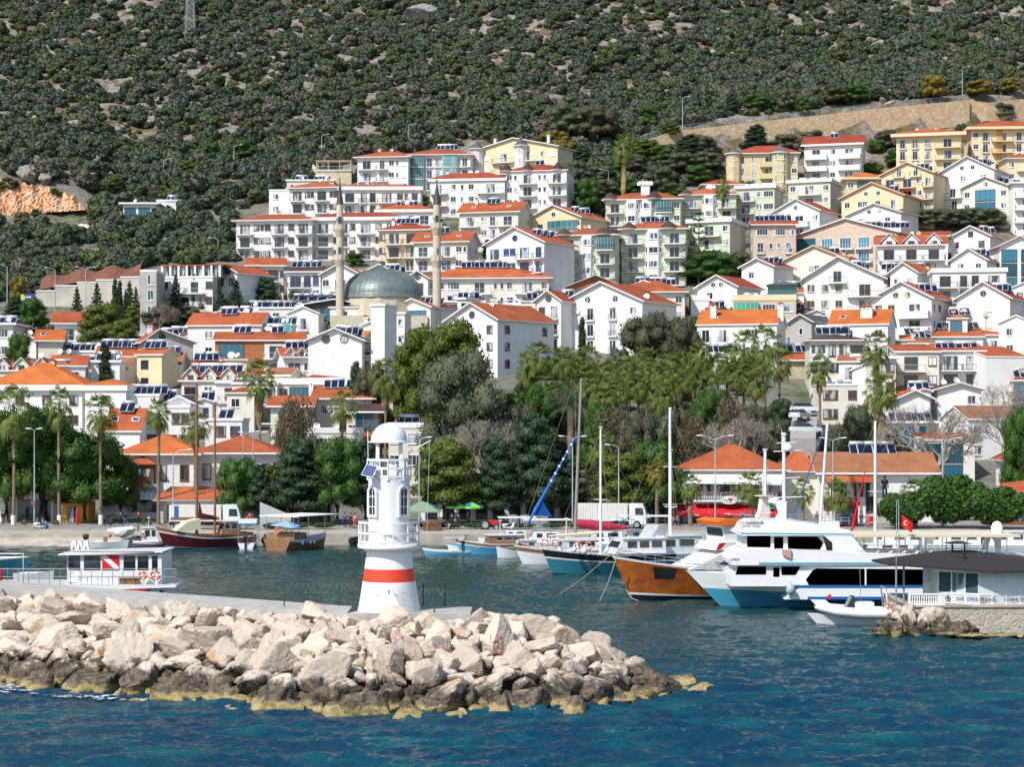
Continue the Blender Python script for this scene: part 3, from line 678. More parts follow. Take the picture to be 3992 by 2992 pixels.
fp=[(1108,103.6),(1222,103.8),(1321,103.8),(1516,100.15),(1650,104.0),(1693,100.15),(1735,103.8)]
def fxy(px,d):return(PX(px,d)-FE.location.x,d-FE.location.y)
for i,(px,d)in enumerate(fp):
 m_=MB(fg);a_,b_=fxy(px,d);lean=.22 if i==1 else 0;m_.tube([(a_,b_,-.02),(a_+lean,b_,1.18)],.035);m_.build('post',FE)
m_=MB(wire)
def coil(mb,A,B,z_,r_=.17):
 L_=math.hypot(B[0]-A[0],B[1]-A[1]);n_=int(L_*34);pts=[]
 for i in range(n_+1):
  t_=i/n_;a_=i*.62;pts.append((A[0]+(B[0]-A[0])*t_,A[1]+(B[1]-A[1])*t_+r_*math.cos(a_),z_+r_*math.sin(a_)+.03*math.sin(i*.11)))
 mb.tube(pts,.007,n=3,cap=False)
coil(m_,fxy(1108,103.6),fxy(1400,103.8),1.08);coil(m_,fxy(1410,100.15),fxy(1735,100.15),1.1);coil(m_,fxy(1650,104),fxy(1735,103.8),1.12);m_.build('razor_wire',FE)
m_=MB(wire)
for(A,B)in((fxy(1410,100.15),fxy(1640,100.15)),):
 for i in range(58):x_=A[0]+(B[0]-A[0])*i/57;m_.tube([(x_,A[1],0),(x_,A[1],1.0)],.0035,n=3,cap=False)
 for i in range(6):m_.tube([(A[0],A[1],.05+i*.18),(B[0],B[1],.05+i*.18)],.0035,n=3,cap=False)
m_.build('mesh_panel',FE)
# ------------------------------------------------------------------ building kit
white=plaster('plaster_white',(.82,.81,.79));cream=plaster('plaster_cream',(.80,.66,.43));mint=plaster('plaster_pale_green',(.62,.66,.50))
pale=plaster('plaster_offwhite',(.75,.71,.62));beige=plaster('plaster_beige',(.68,.56,.38));yellow=plaster('plaster_yellow',(.66,.55,.31))
grey=plaster('plaster_grey',(.46,.45,.43));tan=plaster('plaster_tan',(.56,.47,.34));ochre=plaster('plaster_ochre',(.66,.38,.06))
pinkst=stone_wall_mat('pink_stone_cladding',(.66,.50,.40),(.72,.62,.50),(.55,.45,.38),1.6)
buffst=stone_wall_mat('buff_rubble_stone',(.55,.45,.30),(.68,.60,.46),(.42,.34,.25),1.5)
blockm=simple('hollow_brick',(.45,.17,.07),.9,var=.3,scale=2.5)
WALLS=dict(w=white,c=cream,m=mint,p=pale,b=beige,y=yellow,g=grey,t=tan,k=pinkst,s=buffst,r=blockm,x=simple('dark_cladding',(.07,.075,.08),.6))
orange=tiles('roof_tiles_orange',(.56,.155,.055),(.44,.115,.045));redt=tiles('roof_tiles_red',(.47,.095,.04),(.36,.08,.04))
oldt=tiles('roof_tiles_weathered',(.46,.20,.09),(.30,.13,.07));bright=tiles('roof_tiles_new',(.68,.20,.04),(.58,.16,.05))
brownt=tiles('roof_felt_brown',(.13,.075,.06),(.09,.055,.05));greyt=tiles('roof_slate_grey',(.16,.165,.16),(.11,.12,.12))
ROOFS=dict(o=orange,r=redt,d=oldt,n=bright,b=brownt,g=greyt)
trimw=simple('trim_white',(.80,.80,.80),.6,var=.06);wood=simple('trim_brown_wood',(.22,.095,.04),.6,var=.3,scale=3)
frames=dict(w=trimw,n=wood,c=simple('trim_cream',(.66,.5,.32),.6,var=.1),u=simple('trim_blue',(.10,.18,.40),.5),v=simple('trim_dark',(.05,.045,.05),.5))
gwin=glass('window_glass',(.012,.022,.034),(.42,.44,.44));gteal=glass('balcony_glazing',(.03,.12,.13),(.28,.40,.42),.1);ggreen=glass('green_glazing',(.02,.22,.14),(.05,.32,.2),.15)
gblue=glass('blue_glass',(.01,.07,.11));shut=simple('roller_shutter',(.72,.72,.72),.6,var=.08)
railm=simple('railing_metal',(.08,.085,.10),.5,.3);raill=simple('railing_pale',(.62,.64,.66),.5)
heatp=simple('solar_panel_glass',(.010,.020,.060),.3,var=.4,scale=1.0,tint=.4);tank=simple('tank_steel',(.58,.60,.62),.35,.35,var=.15);tankw=simple('tank_white',(.78,.78,.77),.5,var=.1)
dishm=simple('dish_white',(.74,.74,.72),.5,var=.08);dishr=simple('dish_rusty',(.62,.40,.22),.7,var=.3,scale=4);acm=simple('air_unit',(.70,.70,.68),.6)
soff=simple('soffit',(.74,.73,.71),.8);curt=simple('awning_canvas',(.66,.62,.52),.8,var=.15)
_cache={}
def cached(key,fn):
 if key not in _cache:_cache[key]=fn()
 return _cache[key]
def win_mesh(w,h,fr,gl,kind='w'):
 """window standing a little proud of its wall: surround, sill, glass set back, bars"""
 def make():
  m=MB(frames[fr],gl,railm);t=.09
  m.box(-w/2-t,-.07,-t,-w/2,.01,h+t);m.box(w/2,-.07,-t,w/2+t,.01,h+t);m.box(-w/2,-.07,h,w/2,.01,h+t)
  m.box(-w/2-t,-.13,-t-.07,w/2+t,.01,-t);m.box(-w/2,-.07,-t,w/2,.01,0)
  m.box(-w/2,-.03,0,w/2,-.02,h,1)
  n=1 if w<.9 else(2 if w<2.2 else 4)
  for i in range(1,n):x=-w/2+w*i/n;m.box(x-.03,-.06,0,x+.03,-.031,h)
  if w>.6:m.box(-w/2,-.055,.0,w/2,-.032,.05)
  return m.mesh('window')
 return cached(('win',round(w,2),round(h,2),fr,gl.name),make)
def round_mesh(r,fr):
 def make():
  m=MB(frames[fr],gwin);k=20
  for a0,a1,y,mi in((r,r+.13,-.08,0),):
   vs=[]
   for q in(a0,a1):
    for j in range(k):a=6.2832*j/k;vs.append((q*math.cos(a),y,q*math.sin(a)))
   vs+=[(p[0],.02,p[2])for p in vs[k:]]
   m.add(vs,[(j,(j+1)%k,k+(j+1)%k,k+j)for j in range(k)]+[(k+j,k+(j+1)%k,2*k+(j+1)%k,2*k+j)for j in range(k)])
  m.add([(r*math.cos(6.2832*j/k),-.03,r*math.sin(6.2832*j/k))for j in range(k)],[tuple(range(k))],1)
  m.box(-.03,-.06,-r,.03,-.031,r);return m.mesh('round_window')
 return cached(('rw',round(r,2),fr),make)
def balcony(parent,x,z,w,dpt,fr,style,curved=False,glassed=None,slab=white):
 """slab with a thick rounded edge; railing is its own sub-part"""
 m=MB(slab)
 if curved:
  pts=[(-w/2,0)]+[(-w/2*math.cos(t),-dpt*(.62+.38*math.sin(t))if 0<t<3.14 else-dpt*.55)for t in np.linspace(0,math.pi,9)]+[(w/2,0)]
 else:pts=[(-w/2,0),(-w/2,-dpt),(w/2,-dpt),(w/2,0)]
 m.prism(pts,'z',-.24,-.02)
 if style=='s':m.prism(pts,'z',-.5,-.24)
 o=m.build('balcony',parent,(x,-.002,z))
 edge=pts[:]
 r_=MB({'d':railm,'l':raill,'s':slab,'g':gteal,'x':railm}[style])
 if style=='s':
  for(a,b),(c,d)in zip(edge[:-1],edge[1:]):
   nx_,ny_=(d-b),-(c-a);L=math.hypot(nx_,ny_)or 1;nx_,ny_=nx_/L*.1,ny_/L*.1
   r_.add([(a,b,-.02),(c,d,-.02),(c-nx_,d-ny_,-.02),(a-nx_,b-ny_,-.02),(a,b,.85),(c,d,.85),(c-nx_,d-ny_,.85),(a-nx_,b-ny_,.85)],[(0,1,5,4),(1,2,6,5),(2,3,7,6),(3,0,4,7),(4,5,6,7)])
 else:
  r_.tube([(a,b,.95)for a,b in edge],.035,n=4,cap=False)
  r_.tube([(a,b,.12)for a,b in edge],.025,n=4,cap=False)
  for(a,b),(c,d)in zip(edge[:-1],edge[1:]):
   L=math.hypot(c-a,d-b);n=max(1,int(L/.22))
   for i in range(n):t=i/n;px,py=a+(c-a)*t,b+(d-b)*t;r_.tube([(px,py,0),(px,py,.95)],.013,n=3,cap=False)
 r_.build('railing',o)
 if glassed:
  g_=MB(glassed,trimw)
  for(a,b),(c,d)in zip(edge[:-1],edge[1:]):
   g_.add([(a*.96,b*.96,0),(c*.96,d*.96,0),(c*.96,d*.96,2.62),(a*.96,b*.96,2.62)],[(0,1,2,3)],0)
   g_.tube([(a*.97,b*.97,0),(a*.97,b*.97,2.62)],.03,1,4)
  g_.build('glazing',o)
 return o
def heater(parent,x,y,z,rz=0,n=2,tk='g',tilt=40,roofpitch=0):
 root=None
 def mk_t():
  m=MB({'g':tank,'w':tankw}[tk],railm);m.tube([(-.95*n/2,.62,1.42),(-.93*n/2,.62,1.42),(.93*n/2,.62,1.42),(.95*n/2,.62,1.42)],[.2,.29,.29,.2],n=12)
  for s_ in(-.7,.7):m.box(s_*n/2-.02,.55,0,s_*n/2+.02,.59,1.2,1);m.box(s_*n/2-.02,.75,0,s_*n/2+.02,.79,1.2,1)
  return m.mesh('water_tank')
 def mk_p():
  m=MB(heatp,raill);ct,st=math.cos(R(tilt)),math.sin(R(tilt))
  for i in range(n):
   x0=-n*.53+i*1.06
   for a,b,mi,off in((x0,x0+1.02,1,0),(x0+.05,x0+.97,0,.012)):
    e=0 if mi else.05
    p=[(a,-.9+e*ct-off*st,.12+e*st+off*ct),(b,-.9+e*ct-off*st,.12+e*st+off*ct),(b,-.9+(1.9-e)*ct-off*st,.12+(1.9-e)*st+off*ct),(a,-.9+(1.9-e)*ct-off*st,.12+(1.9-e)*st+off*ct)]
    m.add(p+[(q[0],q[1]+.05*st,q[2]-.07*ct)for q in p]if mi else p,[(0,1,2,3)]+([(0,4,5,1),(1,5,6,2),(2,6,7,3),(3,7,4,0)]if mi else[]),mi)
  return m.mesh('solar_heater')
 o=inst('solar_heater',cached(('hp',n,tilt),mk_p),parent,(x,y,z),rz)
 inst('water_tank',cached(('ht',n,tk),mk_t),o)
 return o
def dish(parent,x,y,z,rz=0,r=.5,rust=False):
 def mk():
  m=MB(dishr if rust else dishm,railm);rings=[]
  for q in(0.0,.35,.7,1.0):
   rings.append([(q*r*math.cos(a),q*q*-.16*r*2+.0,q*r*math.sin(a)*1.05)for a in np.linspace(0,6.2832,15)[:-1]])
  m.loft(rings,cap=False);m.M=None
  m.tube([(0,.1,-.75),(0,.1,0),(0,-.02,0)],.03,1,5);m.tube([(0,-.1,-r*.9),(0,-.5*r-.25,0)],.015,1,4)
  return m.mesh('satellite_dish')
 return inst('satellite_dish',cached(('dish',r,rust),mk),parent,(x,y,z+.75),rot=(R(-28),0,rz))
def chimney(parent,x,y,z0,z1,w=.7,mt=None,cap=True):
 m=MB(mt or white,orange);m.box(-w/2,-w/2,z0,w/2,w/2,z1);m.box(-w/2-.1,-w/2-.1,z1,w/2+.1,w/2+.1,z1+.12)
 if cap:
  for s_ in(-1,1):m.box(s_*w*.35-.06,-w/2,z1+.12,s_*w*.35+.06,w/2,z1+.42)
  m.prism([(-w/2-.15,z1+.42),(w/2+.15,z1+.42),(0,z1+.75)],'y',-w/2-.1,w/2+.1,1)
 return m.build('chimney',parent,(x,y,0))
def roof(parent,kind,W_,D,H,hr,o,rm,fas,thick=.22,asym=0.0,fascia=None):
 """hip / gable (ridge runs back) / side (ridge along the front) / flat / lean"""
 x0,x1,y0,y1=-W_/2-o,W_/2+o,-o,D+o;m=MB(rm,fas);t=fascia or thick
 if kind=='hip':
  b=[(x0,y0),(x1,y0),(x1,y1),(x0,y1)]
  if W_+2*o>=D+2*o:k=(D+2*o)/2*.98;r=[(x0+k,(y0+y1)/2),(x1-k,(y0+y1)/2)]
  else:k=(W_+2*o)/2;r=[(0,y0+k),(0,y1-k)]
  if W_+2*o>=D+2*o:fs=[(0,1,5,4),(1,2,5),(2,3,4,5),(3,0,4)]
  else:fs=[(0,1,4),(1,2,5,4),(2,3,5),(3,0,4,5)]
  m.add([(p[0],p[1],H+t)for p in b]+[(p[0],p[1],H+t+hr)for p in r],fs)
  m.box(x0+.02,y0+.02,H,x1-.02,y1-.02,H+t-.004,1)
 elif kind in('gable','side'):
  if kind=='gable':
   xr=asym*W_;P=[(x0,H-.0-(o*hr/(W_/2))*.0,0),]
   sl=hr/(W_/2+o)
   for s_,xe in((-1,x0),(1,x1)):
    a=[(xe,y0,H+t*.2),(xr,y0,H+hr),(xr,y1,H+hr),(xe,y1,H+t*.2)]
    up=[(p[0],p[1],p[2]+t)for p in a]
    m.add(a+up,[(4,5,6,7)if s_>0 else(7,6,5,4)],0);m.add(a+up,[(0,3,2,1),(0,1,5,4),(2,3,7,6),(3,0,4,7)],1)
  else:
   ym=(y0+y1)/2
   for ye in(y0,y1):
    a=[(x0,ye,H+t*.2),(x0,ym,H+hr),(x1,ym,H+hr),(x1,ye,H+t*.2)];up=[(p[0],p[1],p[2]+t)for p in a]
    m.add(a+up,[(4,5,6,7)if ye==y1 else(7,6,5,4)],0);m.add(a+up,[(0,3,2,1),(0,1,5,4),(2,3,7,6),(3,0,4,7)],1)
 elif kind=='lean':
  a=[(x0,y0,H),(x1,y0,H),(x1,y1,H+hr),(x0,y1,H+hr)];up=[(p[0],p[1],p[2]+t)for p in a]
  m.add(a+up,[(4,5,6,7)],0);m.add(a+up,[(0,3,2,1),(0,1,5,4),(1,2,6,5),(2,3,7,6),(3,0,4,7)],1)
 elif kind=='flat':
  m.mats=[fas,fas];q=.18
  m.box(x0,y0,H-.0,x1,y1,H+.18)
  for bx in((x0,y0,x1,y0+q),(x0,y1-q,x1,y1),(x0,y0+q,x0+q,y1-q),(x1-q,y0+q,x1,y1-q)):m.box(bx[0],bx[1],H+.18,bx[2],bx[3],H+.18+max(.2,t))
 return m.build('roof',parent)
WT={'w':1,'s':.7,'W':1.7,'d':1.25,'B':2.7,'C':2.7,'b':1.7,'G':2.6,'g':2.6,'V':2.2,'.':.6,'-':.3,'S':1.2,'L':2.6,'P':2.6,'A':1.6,'K':2.6,'k':2.0}
HOUSES=[]
def solve_d(px,ye,H,off=0):
 best=None
 for d in np.arange(236,620,.5):
  e=PZ(ye,d)-H-Tz(PX(px,d),d)-off
  if best is None or abs(e)<best[0]:best=(abs(e),float(d))
 return best[1]
def house(label,x0,x1,ye,n,roofk,wall='w',pat='w',r=0,hr=None,rm='o',fr='w',rail='l',D=10,o=.7,fh=3.0,side='',d=None,heat=0,dishes=0,chim=0,fas=None,fasc=None,gab='',band=False,asym=0.0,dorm=0,name='apartment_house',sky=0,cat=None,frl=1.0,tk='g',off=0,sidewall=None,bl=None,ht=None,gw=None,group=None,front=None,belt=0,ac=0):
 if roofk=='gable' and r>=12:r=r+15
 H=n*fh;cx=(x0+x1)/2
 d=d or solve_d(cx,ye,H,off);s=F/d;W_=(x1-x0)/s/math.cos(R(r))
 z0=PZ(ye,d)-H;root=empty(name,(PX(cx,d),d,z0),-R(r));tag(root,label,cat or('villa' if 'villa' in name else 'house'),group)
 HOUSES.append((cx,W_,D,d,root,label));wm=WALLS[wall];gw=gw or gwin
 hr=hr if hr is not None else{'hip':min(W_,D)/2*.40,'gable':W_/2*.48,'side':D/2*.45}.get(roofk,.8)
 m=MB(wm,soff)
 base=-6.0
 if roofk=='gable':
  sl=hr/(W_/2+o);hx=H+hr*(1-abs(0));t_=.22*.2
  el=H+t_+sl*o if asym==0 else H+.1
  pts=[(-W_/2,base),(W_/2,base),(W_/2,H+hr*o/(W_/2+o-asym*W_)),(asym*W_,H+hr),(-W_/2,H+hr*o/(W_/2+o+asym*W_))]
  m.prism(pts,'y',0,D)
 elif roofk=='side':
  q=H+hr*o/(D/2+o);m.prism([(0,base),(D,base),(D,q),(D/2,H+hr),(0,q)],'x',-W_/2,W_/2)
 elif roofk=='lean':m.prism([(0,base),(D,base),(D,H+hr*.95),(0,H+.01)],'x',-W_/2,W_/2)
 else:m.box(-W_/2,0,base,W_/2,D,H+.02)
 if band:
  for k in range(1,n):m.box(-W_/2-.06,-.06,k*fh-.12,W_/2+.06,D+.06,k*fh+.12,1)
 m.build('wall',root)
 if roofk!='none':roof(root,roofk,W_,D,H,hr,o,ROOFS[rm],WALLS.get(fas,trimw)if fas else trimw,asym=asym,fascia=fasc)
 floors=pat.split('/')if pat else[]
 for k in range(n):
  if not floors:break
  row=floors[min(n-1-k,len(floors)-1)]
  if not row:continue
  zf=k*fh;tot=sum(WT[c]for c in row);x=-W_/2;u=W_/tot
  for c in row:
   w=WT[c]*u;xc=x+w/2;x+=w;sc_=min(1.0,u/1.9)if u<1.9 else 1.0
   def win(ww,hh,zz,gl=gwin,f_=fr,nm='window',y=0.0):
    inst(nm,win_mesh(round(min(ww,w*.82)*5)/5+.0 if ww>.8 else ww,hh,f_,gl),root,(xc,y,zf+zz))
   if c=='w':win(1.2,1.25,.95,gw)
   elif c=='s':win(.6,1.1,1.0,gw)
   elif c=='W':win(2.2,1.35,.9,gw)
   elif c=='S':inst('roller_shutter',win_mesh(1.2,1.3,fr,shut),root,(xc,0,zf+.9))
   elif c=='A':win(1.0,1.9,.5,gw)
   elif c=='d':win(1.2,2.15,.1,gw,nm='french_door');balcony(root,xc,zf+.06,min(w*.9,1.8),.45,fr,'d' if rail!='l' else 'l',slab=soff)
   elif c in 'BCbK':
    win(2.0 if c!='b' else 1.3,2.15,.05,gw,nm='balcony_door');bw=w*.94
    balcony(root,xc,zf,bw,1.35,fr,rail if c!='K' else 's',curved=(c in 'Cb'),slab=bl and WALLS[bl]or white)
   elif c in 'Gg':balcony(root,xc,zf,w*.94,1.3,fr,rail,curved=True,glassed=gteal if c=='G' else ggreen,slab=bl and WALLS[bl]or white)
   elif c=='k':win(2.4,2.3,.1,gblue,nm='tall_window');balcony(root,xc,zf,w*.9,.9,fr,'l')
   elif c=='L':
    mm=MB(soff,gwin);mm.box(-w*.45,-.04,.02,w*.45,.01,2.6,0);mm.box(-w*.3,-.06,.05,w*.1,-.045,2.2,1);mm.build('loggia',root,(xc,0,zf));balcony(root,xc,zf,w*.95,1.2,fr,rail)
   elif c=='P':win(w*.75,2.5,.05,gblue,nm='glass_front',f_='v')
   elif c=='V':
    mm=MB(white);bw=w*.86;pts=[(-bw/2,0),(-bw*.32,-.9),(bw*.32,-.9),(bw/2,0)];mm.prism(pts,'z',0,fh-.02);b_=mm.build('bay',root,(xc,-.003,zf))
    inst('window',win_mesh(round(bw*.52,1),1.25,'w',gwin),b_,(0,-.9,.95))
    for sg in(-1,1):a=math.atan2(.9,bw*.18);inst('window',win_mesh(.5,1.25,'w',gwin),b_,(sg*bw*.41,-.45,.95),rz=sg*(math.pi/2-a)*.9)
   if c in 'Ww' and ac and rnd.random()<.3:
    a_=inst('air_conditioner',cached('ac',lambda:ac_mesh()),root,(xc+w*.5-.2,0,zf+1.3))
 if side:
  fl=side.split('/')
  for k in range(n):
   row=fl[min(n-1-k,len(fl)-1)]
   for sg in(1,-1):
    for i,c in enumerate(row):
     if c=='.':continue
     y=D*(i+.5)/len(row);ww,hh,zz={'w':(1.2,1.25,.95),'s':(.6,1.1,1.0),'A':(.6,1.9,.5),'o':(.8,.8,1.2)}.get(c,(1.2,1.25,.95))
     inst('window',win_mesh(ww,hh,fr,gwin),root,(sg*W_/2,y,k*fh+zz),rz=sg*math.pi/2)
 gx=asym*W_
 if gab=='o':inst('round_window',round_mesh(.55,fr),root,(gx,0,H+hr*.38))
 elif gab=='oo':
  for s_ in(-1,1):inst('round_window',round_mesh(.5,fr),root,(gx+s_*W_*.1,0,H+hr*.3))
 elif gab=='O O':
  for s_ in(-1,1):inst('round_window',round_mesh(.6,fr),root,(gx+s_*W_*.17,0,H+hr*.22))
 elif gab=='D':inst('balcony_door',win_mesh(1.4,2.0,fr,gwin),root,(gx,0,H-.3));balcony(root,gx,H-.35,3.2,.9,fr,rail)
 elif gab=='w':inst('window',win_mesh(1.0,1.1,fr,gwin),root,(gx,0,H+.35))
 elif gab=='DD':
  for s_ in(-1,1):inst('balcony_door',win_mesh(1.0,1.9,fr,gwin),root,(gx+s_*W_*.16,0,H-.2));balcony(root,gx+s_*W_*.16,H-.25,2.8,.8,fr,rail)
 top=H+(hr if roofk!='flat' else.2)
 for i in range(heat):
  if roofk=='hip':hx,hy,hz=-W_*.22+W_*.44*(i+.5)/heat,D*.5,H+hr+.05
  elif roofk=='side':hx,hy,hz=-W_*.4+W_*.8*(i+.5)/heat,D*.42,H+hr*.84+.1
  elif roofk=='gable':hx,hy,hz=gx+W_*(.5-asym)*.42,D*.2+D*.65*(i+.5)/heat,H+hr*.55
  else:hx,hy,hz=-W_*.4+W_*.8*(i+.5)/heat,D*.45+rnd.uniform(-.5,.5),H+.25
  if ht:hx=(ht[0]+(ht[1]-ht[0])*(i+.5)/heat)*W_/2
  heater(root,hx,hy,hz,rz=R(r)*.6+rnd.uniform(-.12,.12),n=rnd.choice([2,2,3]),tk=rnd.choice([tk,tk,'w' if tk=='g' else 'g']))
 for i in range(dishes):
  hx=rnd.uniform(-.42,.42)*W_;hy=D*.5
  if roofk=='hip':hz=H+hr*.9;hx*=.6
  elif roofk=='side':hz=H+hr
  elif roofk=='gable':hy=D*rnd.uniform(.2,.8);hz=H+hr*(1-abs(hx-gx)/(W_/2))*.85
  else:hz=H+.2;hy=1.0
  dish(root,hx,hy,hz,rz=R(r)+rnd.uniform(-.7,.5),r=rnd.choice([.42,.5,.62]),rust=rnd.random()<.18)
 for i in range(chim):
  hx=[-.3,.32,0][i%3]*W_;chimney(root,hx,D*.45,top-1.2,top+.7)
 for i in range(sky):
  if roofk=='side':
   hx=(-.3+.6*i/max(1,sky-1))*W_;sl=hr/(D/2+o);yy=D*.22;zz=H+(yy+o)*sl+.3
   mm=MB(trimw,gwin);mm.box(-.5,-.55,0,.5,.55,.08);mm.box(-.4,-.45,.08,.4,.45,.1,1);s_o=mm.build('skylight',root,(hx,yy,zz));s_o.rotation_euler=(math.atan(sl),0,0)
 if dorm:
  for i in range(dorm):
   hx=-W_/2+W_*(i+.5)/dorm;dw=min(W_/dorm*.8,3.4);mm=MB(wm,ROOFS[rm],trimw,gwin)
   mm.prism([(-dw*.42,-.5),(dw*.42,-.5),(dw*.42,.6),(0,.6+dw*.42),(-dw*.42,.6)],'y',0,D*.35)
   for s_ in(-1,1):
    a=[(s_*dw*.55,-.35,.42),(0,-.35,.62+dw*.5),(0,D*.4,.62+dw*.5),(s_*dw*.55,D*.4,.42)];up=[(p[0],p[1],p[2]+.16)for p in a]
    mm.add(up,[(0,1,2,3)],1);mm.add(a+up,[(0,1,5,4),(3,0,4,7),(0,3,2,1)],2)
   mm.box(-dw*.2,-.03,-.3,dw*.2,-.01,.75,3);mm.build('dormer',root,(hx,-.25,H+.35))
 if belt:
  mm=MB(ochre);mm.box(-W_/2-.02,-.05,0,-W_/2+1,.0,0.1);mm.build('ledge',root)
 root['_w']=W_;root['_h']=H;root['_d']=d;root['_hr']=hr;root['_D']=D;root['_s']=s
 return root
def ac_mesh():
 m=MB(acm,railm);m.box(-.4,-.35,0,.4,-.02,.6);m.lathe([(.2,0),(.2,.02)],m=1,n=12);m.v=m.v;return m.mesh('air_conditioner')
def lx(root,px):
 """photo column -> the house's own x"""
 return(PX(px,root['_d'])-root.location.x)/math.cos(root.rotation_euler.z)
def cone_cap(root,x,y,z,r,hr):
 m=MB(ROOFS['b'],trimw);m.lathe([(r,z),(r*.5,z+hr*.55),(.05,z+hr)],n=14,smooth=False);m.lathe([(r*.97,z-.22),(r+.04,z)],1,n=14);return m.build('turret_roof',root,(x,y,0))
def cone_turret(root,x,y,z0,z1,r,hr,rm,wins=True,wall=white,glassed=False,o=.45,nseg=8):
 m=MB(wall);m.lathe([(r,z0),(r,z1)],n=nseg,c=(0,0,0),smooth=False,cap=False);t=m.build('turret',root,(x,y,0))
 m=MB(ROOFS[rm],trimw);m.lathe([(r+o,z1),(r*.45,z1+hr*.45),(.12,z1+hr)],n=nseg*2,smooth=False);m.tube([(0,0,z1+hr),(0,0,z1+hr+.7)],[.1,.02]);m.lathe([(r+o+.02,z1-.2),(r+o+.02,z1)],1,n=nseg*2,cap=True);m.build('turret_roof',t)
 nf=int((z1-max(z0,0))/2.9)or 1
 for k in range(nf):
  zz=z1-2.9*(k+1)+1.0
  for a in(-.785,0,.785):
   ww=.8 if not glassed else r*.68
   inst('window',win_mesh(round(ww,1),1.25 if not glassed else 1.8,'w',gwin if not glassed else gteal),t,(r*.925*math.sin(a),-r*.925*math.cos(a),zz),rz=a)
 return t
# ------------------------------------------------------------------ the houses, row by row down the hillside
h=house
# --- upper left cluster
H1=h('white block with dark blue balcony trim under a wide orange hip roof at left',918,1218,862,3,'hip',pat='Cw wCwC'.replace(' ','s'),r=8,rail='d',fr='n',dishes=1,D=11,o=1.0,side='s.w',hr=1.9)
H2=h('white block with brown window frames and orange hip roof, wedged above the lower left block',1128,1322,735,3,'hip',pat='CwsCsw',r=10,rail='d',fr='n',dishes=2,D=10,o=.9,heat=0,side='s.w')
H3=h('long white block with parapet gable between two orange roofs above the left minaret',1325,1640,742,3,'hip',pat='BddCwsb',rail='d',fr='n',D=10,o=.6,fasc=.9,dishes=4,hr=1.2)
H4=h('white block highest at left with two dishes on its orange hip roof',1392,1592,615,3,'hip',pat='CbwsS',r=8,fr='w',rail='d',D=10,o=1.0,dishes=2,side='sw',heat=0)
H5=h('white block with teal glazed balconies and two roof heaters beside the turreted house',1590,1834,606,3,'hip',pat='GddGb',r=4,fr='w',rail='l',D=10,o=1.0,heat=2,ht=(-.1,.5))
H6=h('cream and white villa with two grey turrets at the top of the middle cluster',1836,2172,585,3,'gable',wall='c',pat='SSCCwS',r=12,fr='w',rail='d',D=9,name='turreted_villa',cat='villa',chim=2,hr=3.0,rm='r')
for px_,zt_ in((1862,5),(2034,6)):cone_turret(H6,lx(H6,px_),-.4,-5,H6['_h']+.9,1.75,2.6,'g')
H7=h('white block with shallow gable and curved wide balcony before the turreted villa',1676,1968,706,3,'hip',pat='bwswC',r=8,rail='d',D=9,o=.5,fasc=.6,dishes=2,chim=1,hr=2.0,rm='r')
H8=h('white block with three brown cone caps on its red roof right of the turreted villa',1972,2208,668,4,'hip',pat='wsCssC',r=12,fr='w',rail='d',D=10,o=.5,rm='r',heat=1,side='.s',fas='w')
for px_ in(1972,2056,2172):cone_cap(H8,lx(H8,px_),.7,H8['_h']+.3,1.7,2.0)
S1=h('stone terrace house with a reed pergola on the slope above the left cluster',1232,1370,664,1,'none',wall='s',pat='.s..',D=7,name='stone_house',fh=3.6)
m=MB(simple('pergola_pale',(.62,.55,.42),.8));W_=S1['_w'];
for a in(-.48,-.16,.16,.48):m.box(a*W_-.07,.2,3.6,a*W_+.07,.34,6.0);m.box(a*W_-.07,4,3.6,a*W_+.07,4.15,6.0)
m.box(-W_/2,.1,6.0,W_/2,4.4,6.15);m.build('pergola',S1);balcony(S1,0,3.65,W_,.3,'w','l')
h('small white cube house half hidden by trees at the left end of the upper cluster',1049,1130,745,2,'flat',pat='w.',D=6,o=.1,name='cube_house')
h('flat roofed white house with tanks and dishes behind the upper left cluster',1118,1300,706,1,'flat',wall='p',pat='s.s..',D=6,o=.3,dishes=2,heat=2,tk='w',name='cube_house')
V1=h('lone white bungalow with blue balcony glass among shrubs on the left hillside',480,610,797,1,'flat',pat='PPw',D=7,o=.9,name='hillside_bungalow',heat=0,dishes=1,fh=3.4,off=1)
h('low white annex with stepped roof beside the lone hillside bungalow',612,705,785,1,'flat',pat='sws',D=6,o=.2,name='hillside_annex',fh=3.4,heat=1)
# --- second row
h('white block with cream balconies and a shallow hip roof right behind the left minaret',1222,1565,860,3,'hip',pat='BwdwBwB',r=5,rail='l',fr='n',D=10,o=.6,fasc=.8,hr=1.6,rm='r',dishes=2)
h('white house with parapet and ornate gable behind the two minarets',1468,1692,828,2,'hip',pat='wB.wB',r=3,D=9,o=.6,fasc=.7,hr=1.7,dishes=2,heat=2)
h('beige block with brown shuttered doors and hipped orange roof right of the left minaret',1476,1680,899,3,'hip',wall='b',pat='wBBws',r=10,fr='n',rail='d',D=9,o=.6,chim=1,rm='r',heat=2,side='.s')
h('off-white house with skylights in a long orange roof behind the right minaret',1612,1822,948,3,'side',wall='p',pat='BsBws',r=14,D=9,sky=2,heat=1,side='sw',hr=2.7,fas='w')
h('off-white house with an orange skylit roof and cypress trees before it, middle of the hillside',1790,2020,832,3,'side',wall='p',pat='BwdB',r=16,D=10,sky=2,heat=1,chim=1,hr=2.9,side='s.w',fas='w')
h('cream gabled house with one round window and teal sun room in mid hillside',2054,2262,858,2,'gable',wall='c',pat='.wG/.wG',r=18,gab='o',D=12,heat=2,fas='w',fr='w',asym=0,hr=3.4,sidewall=1)
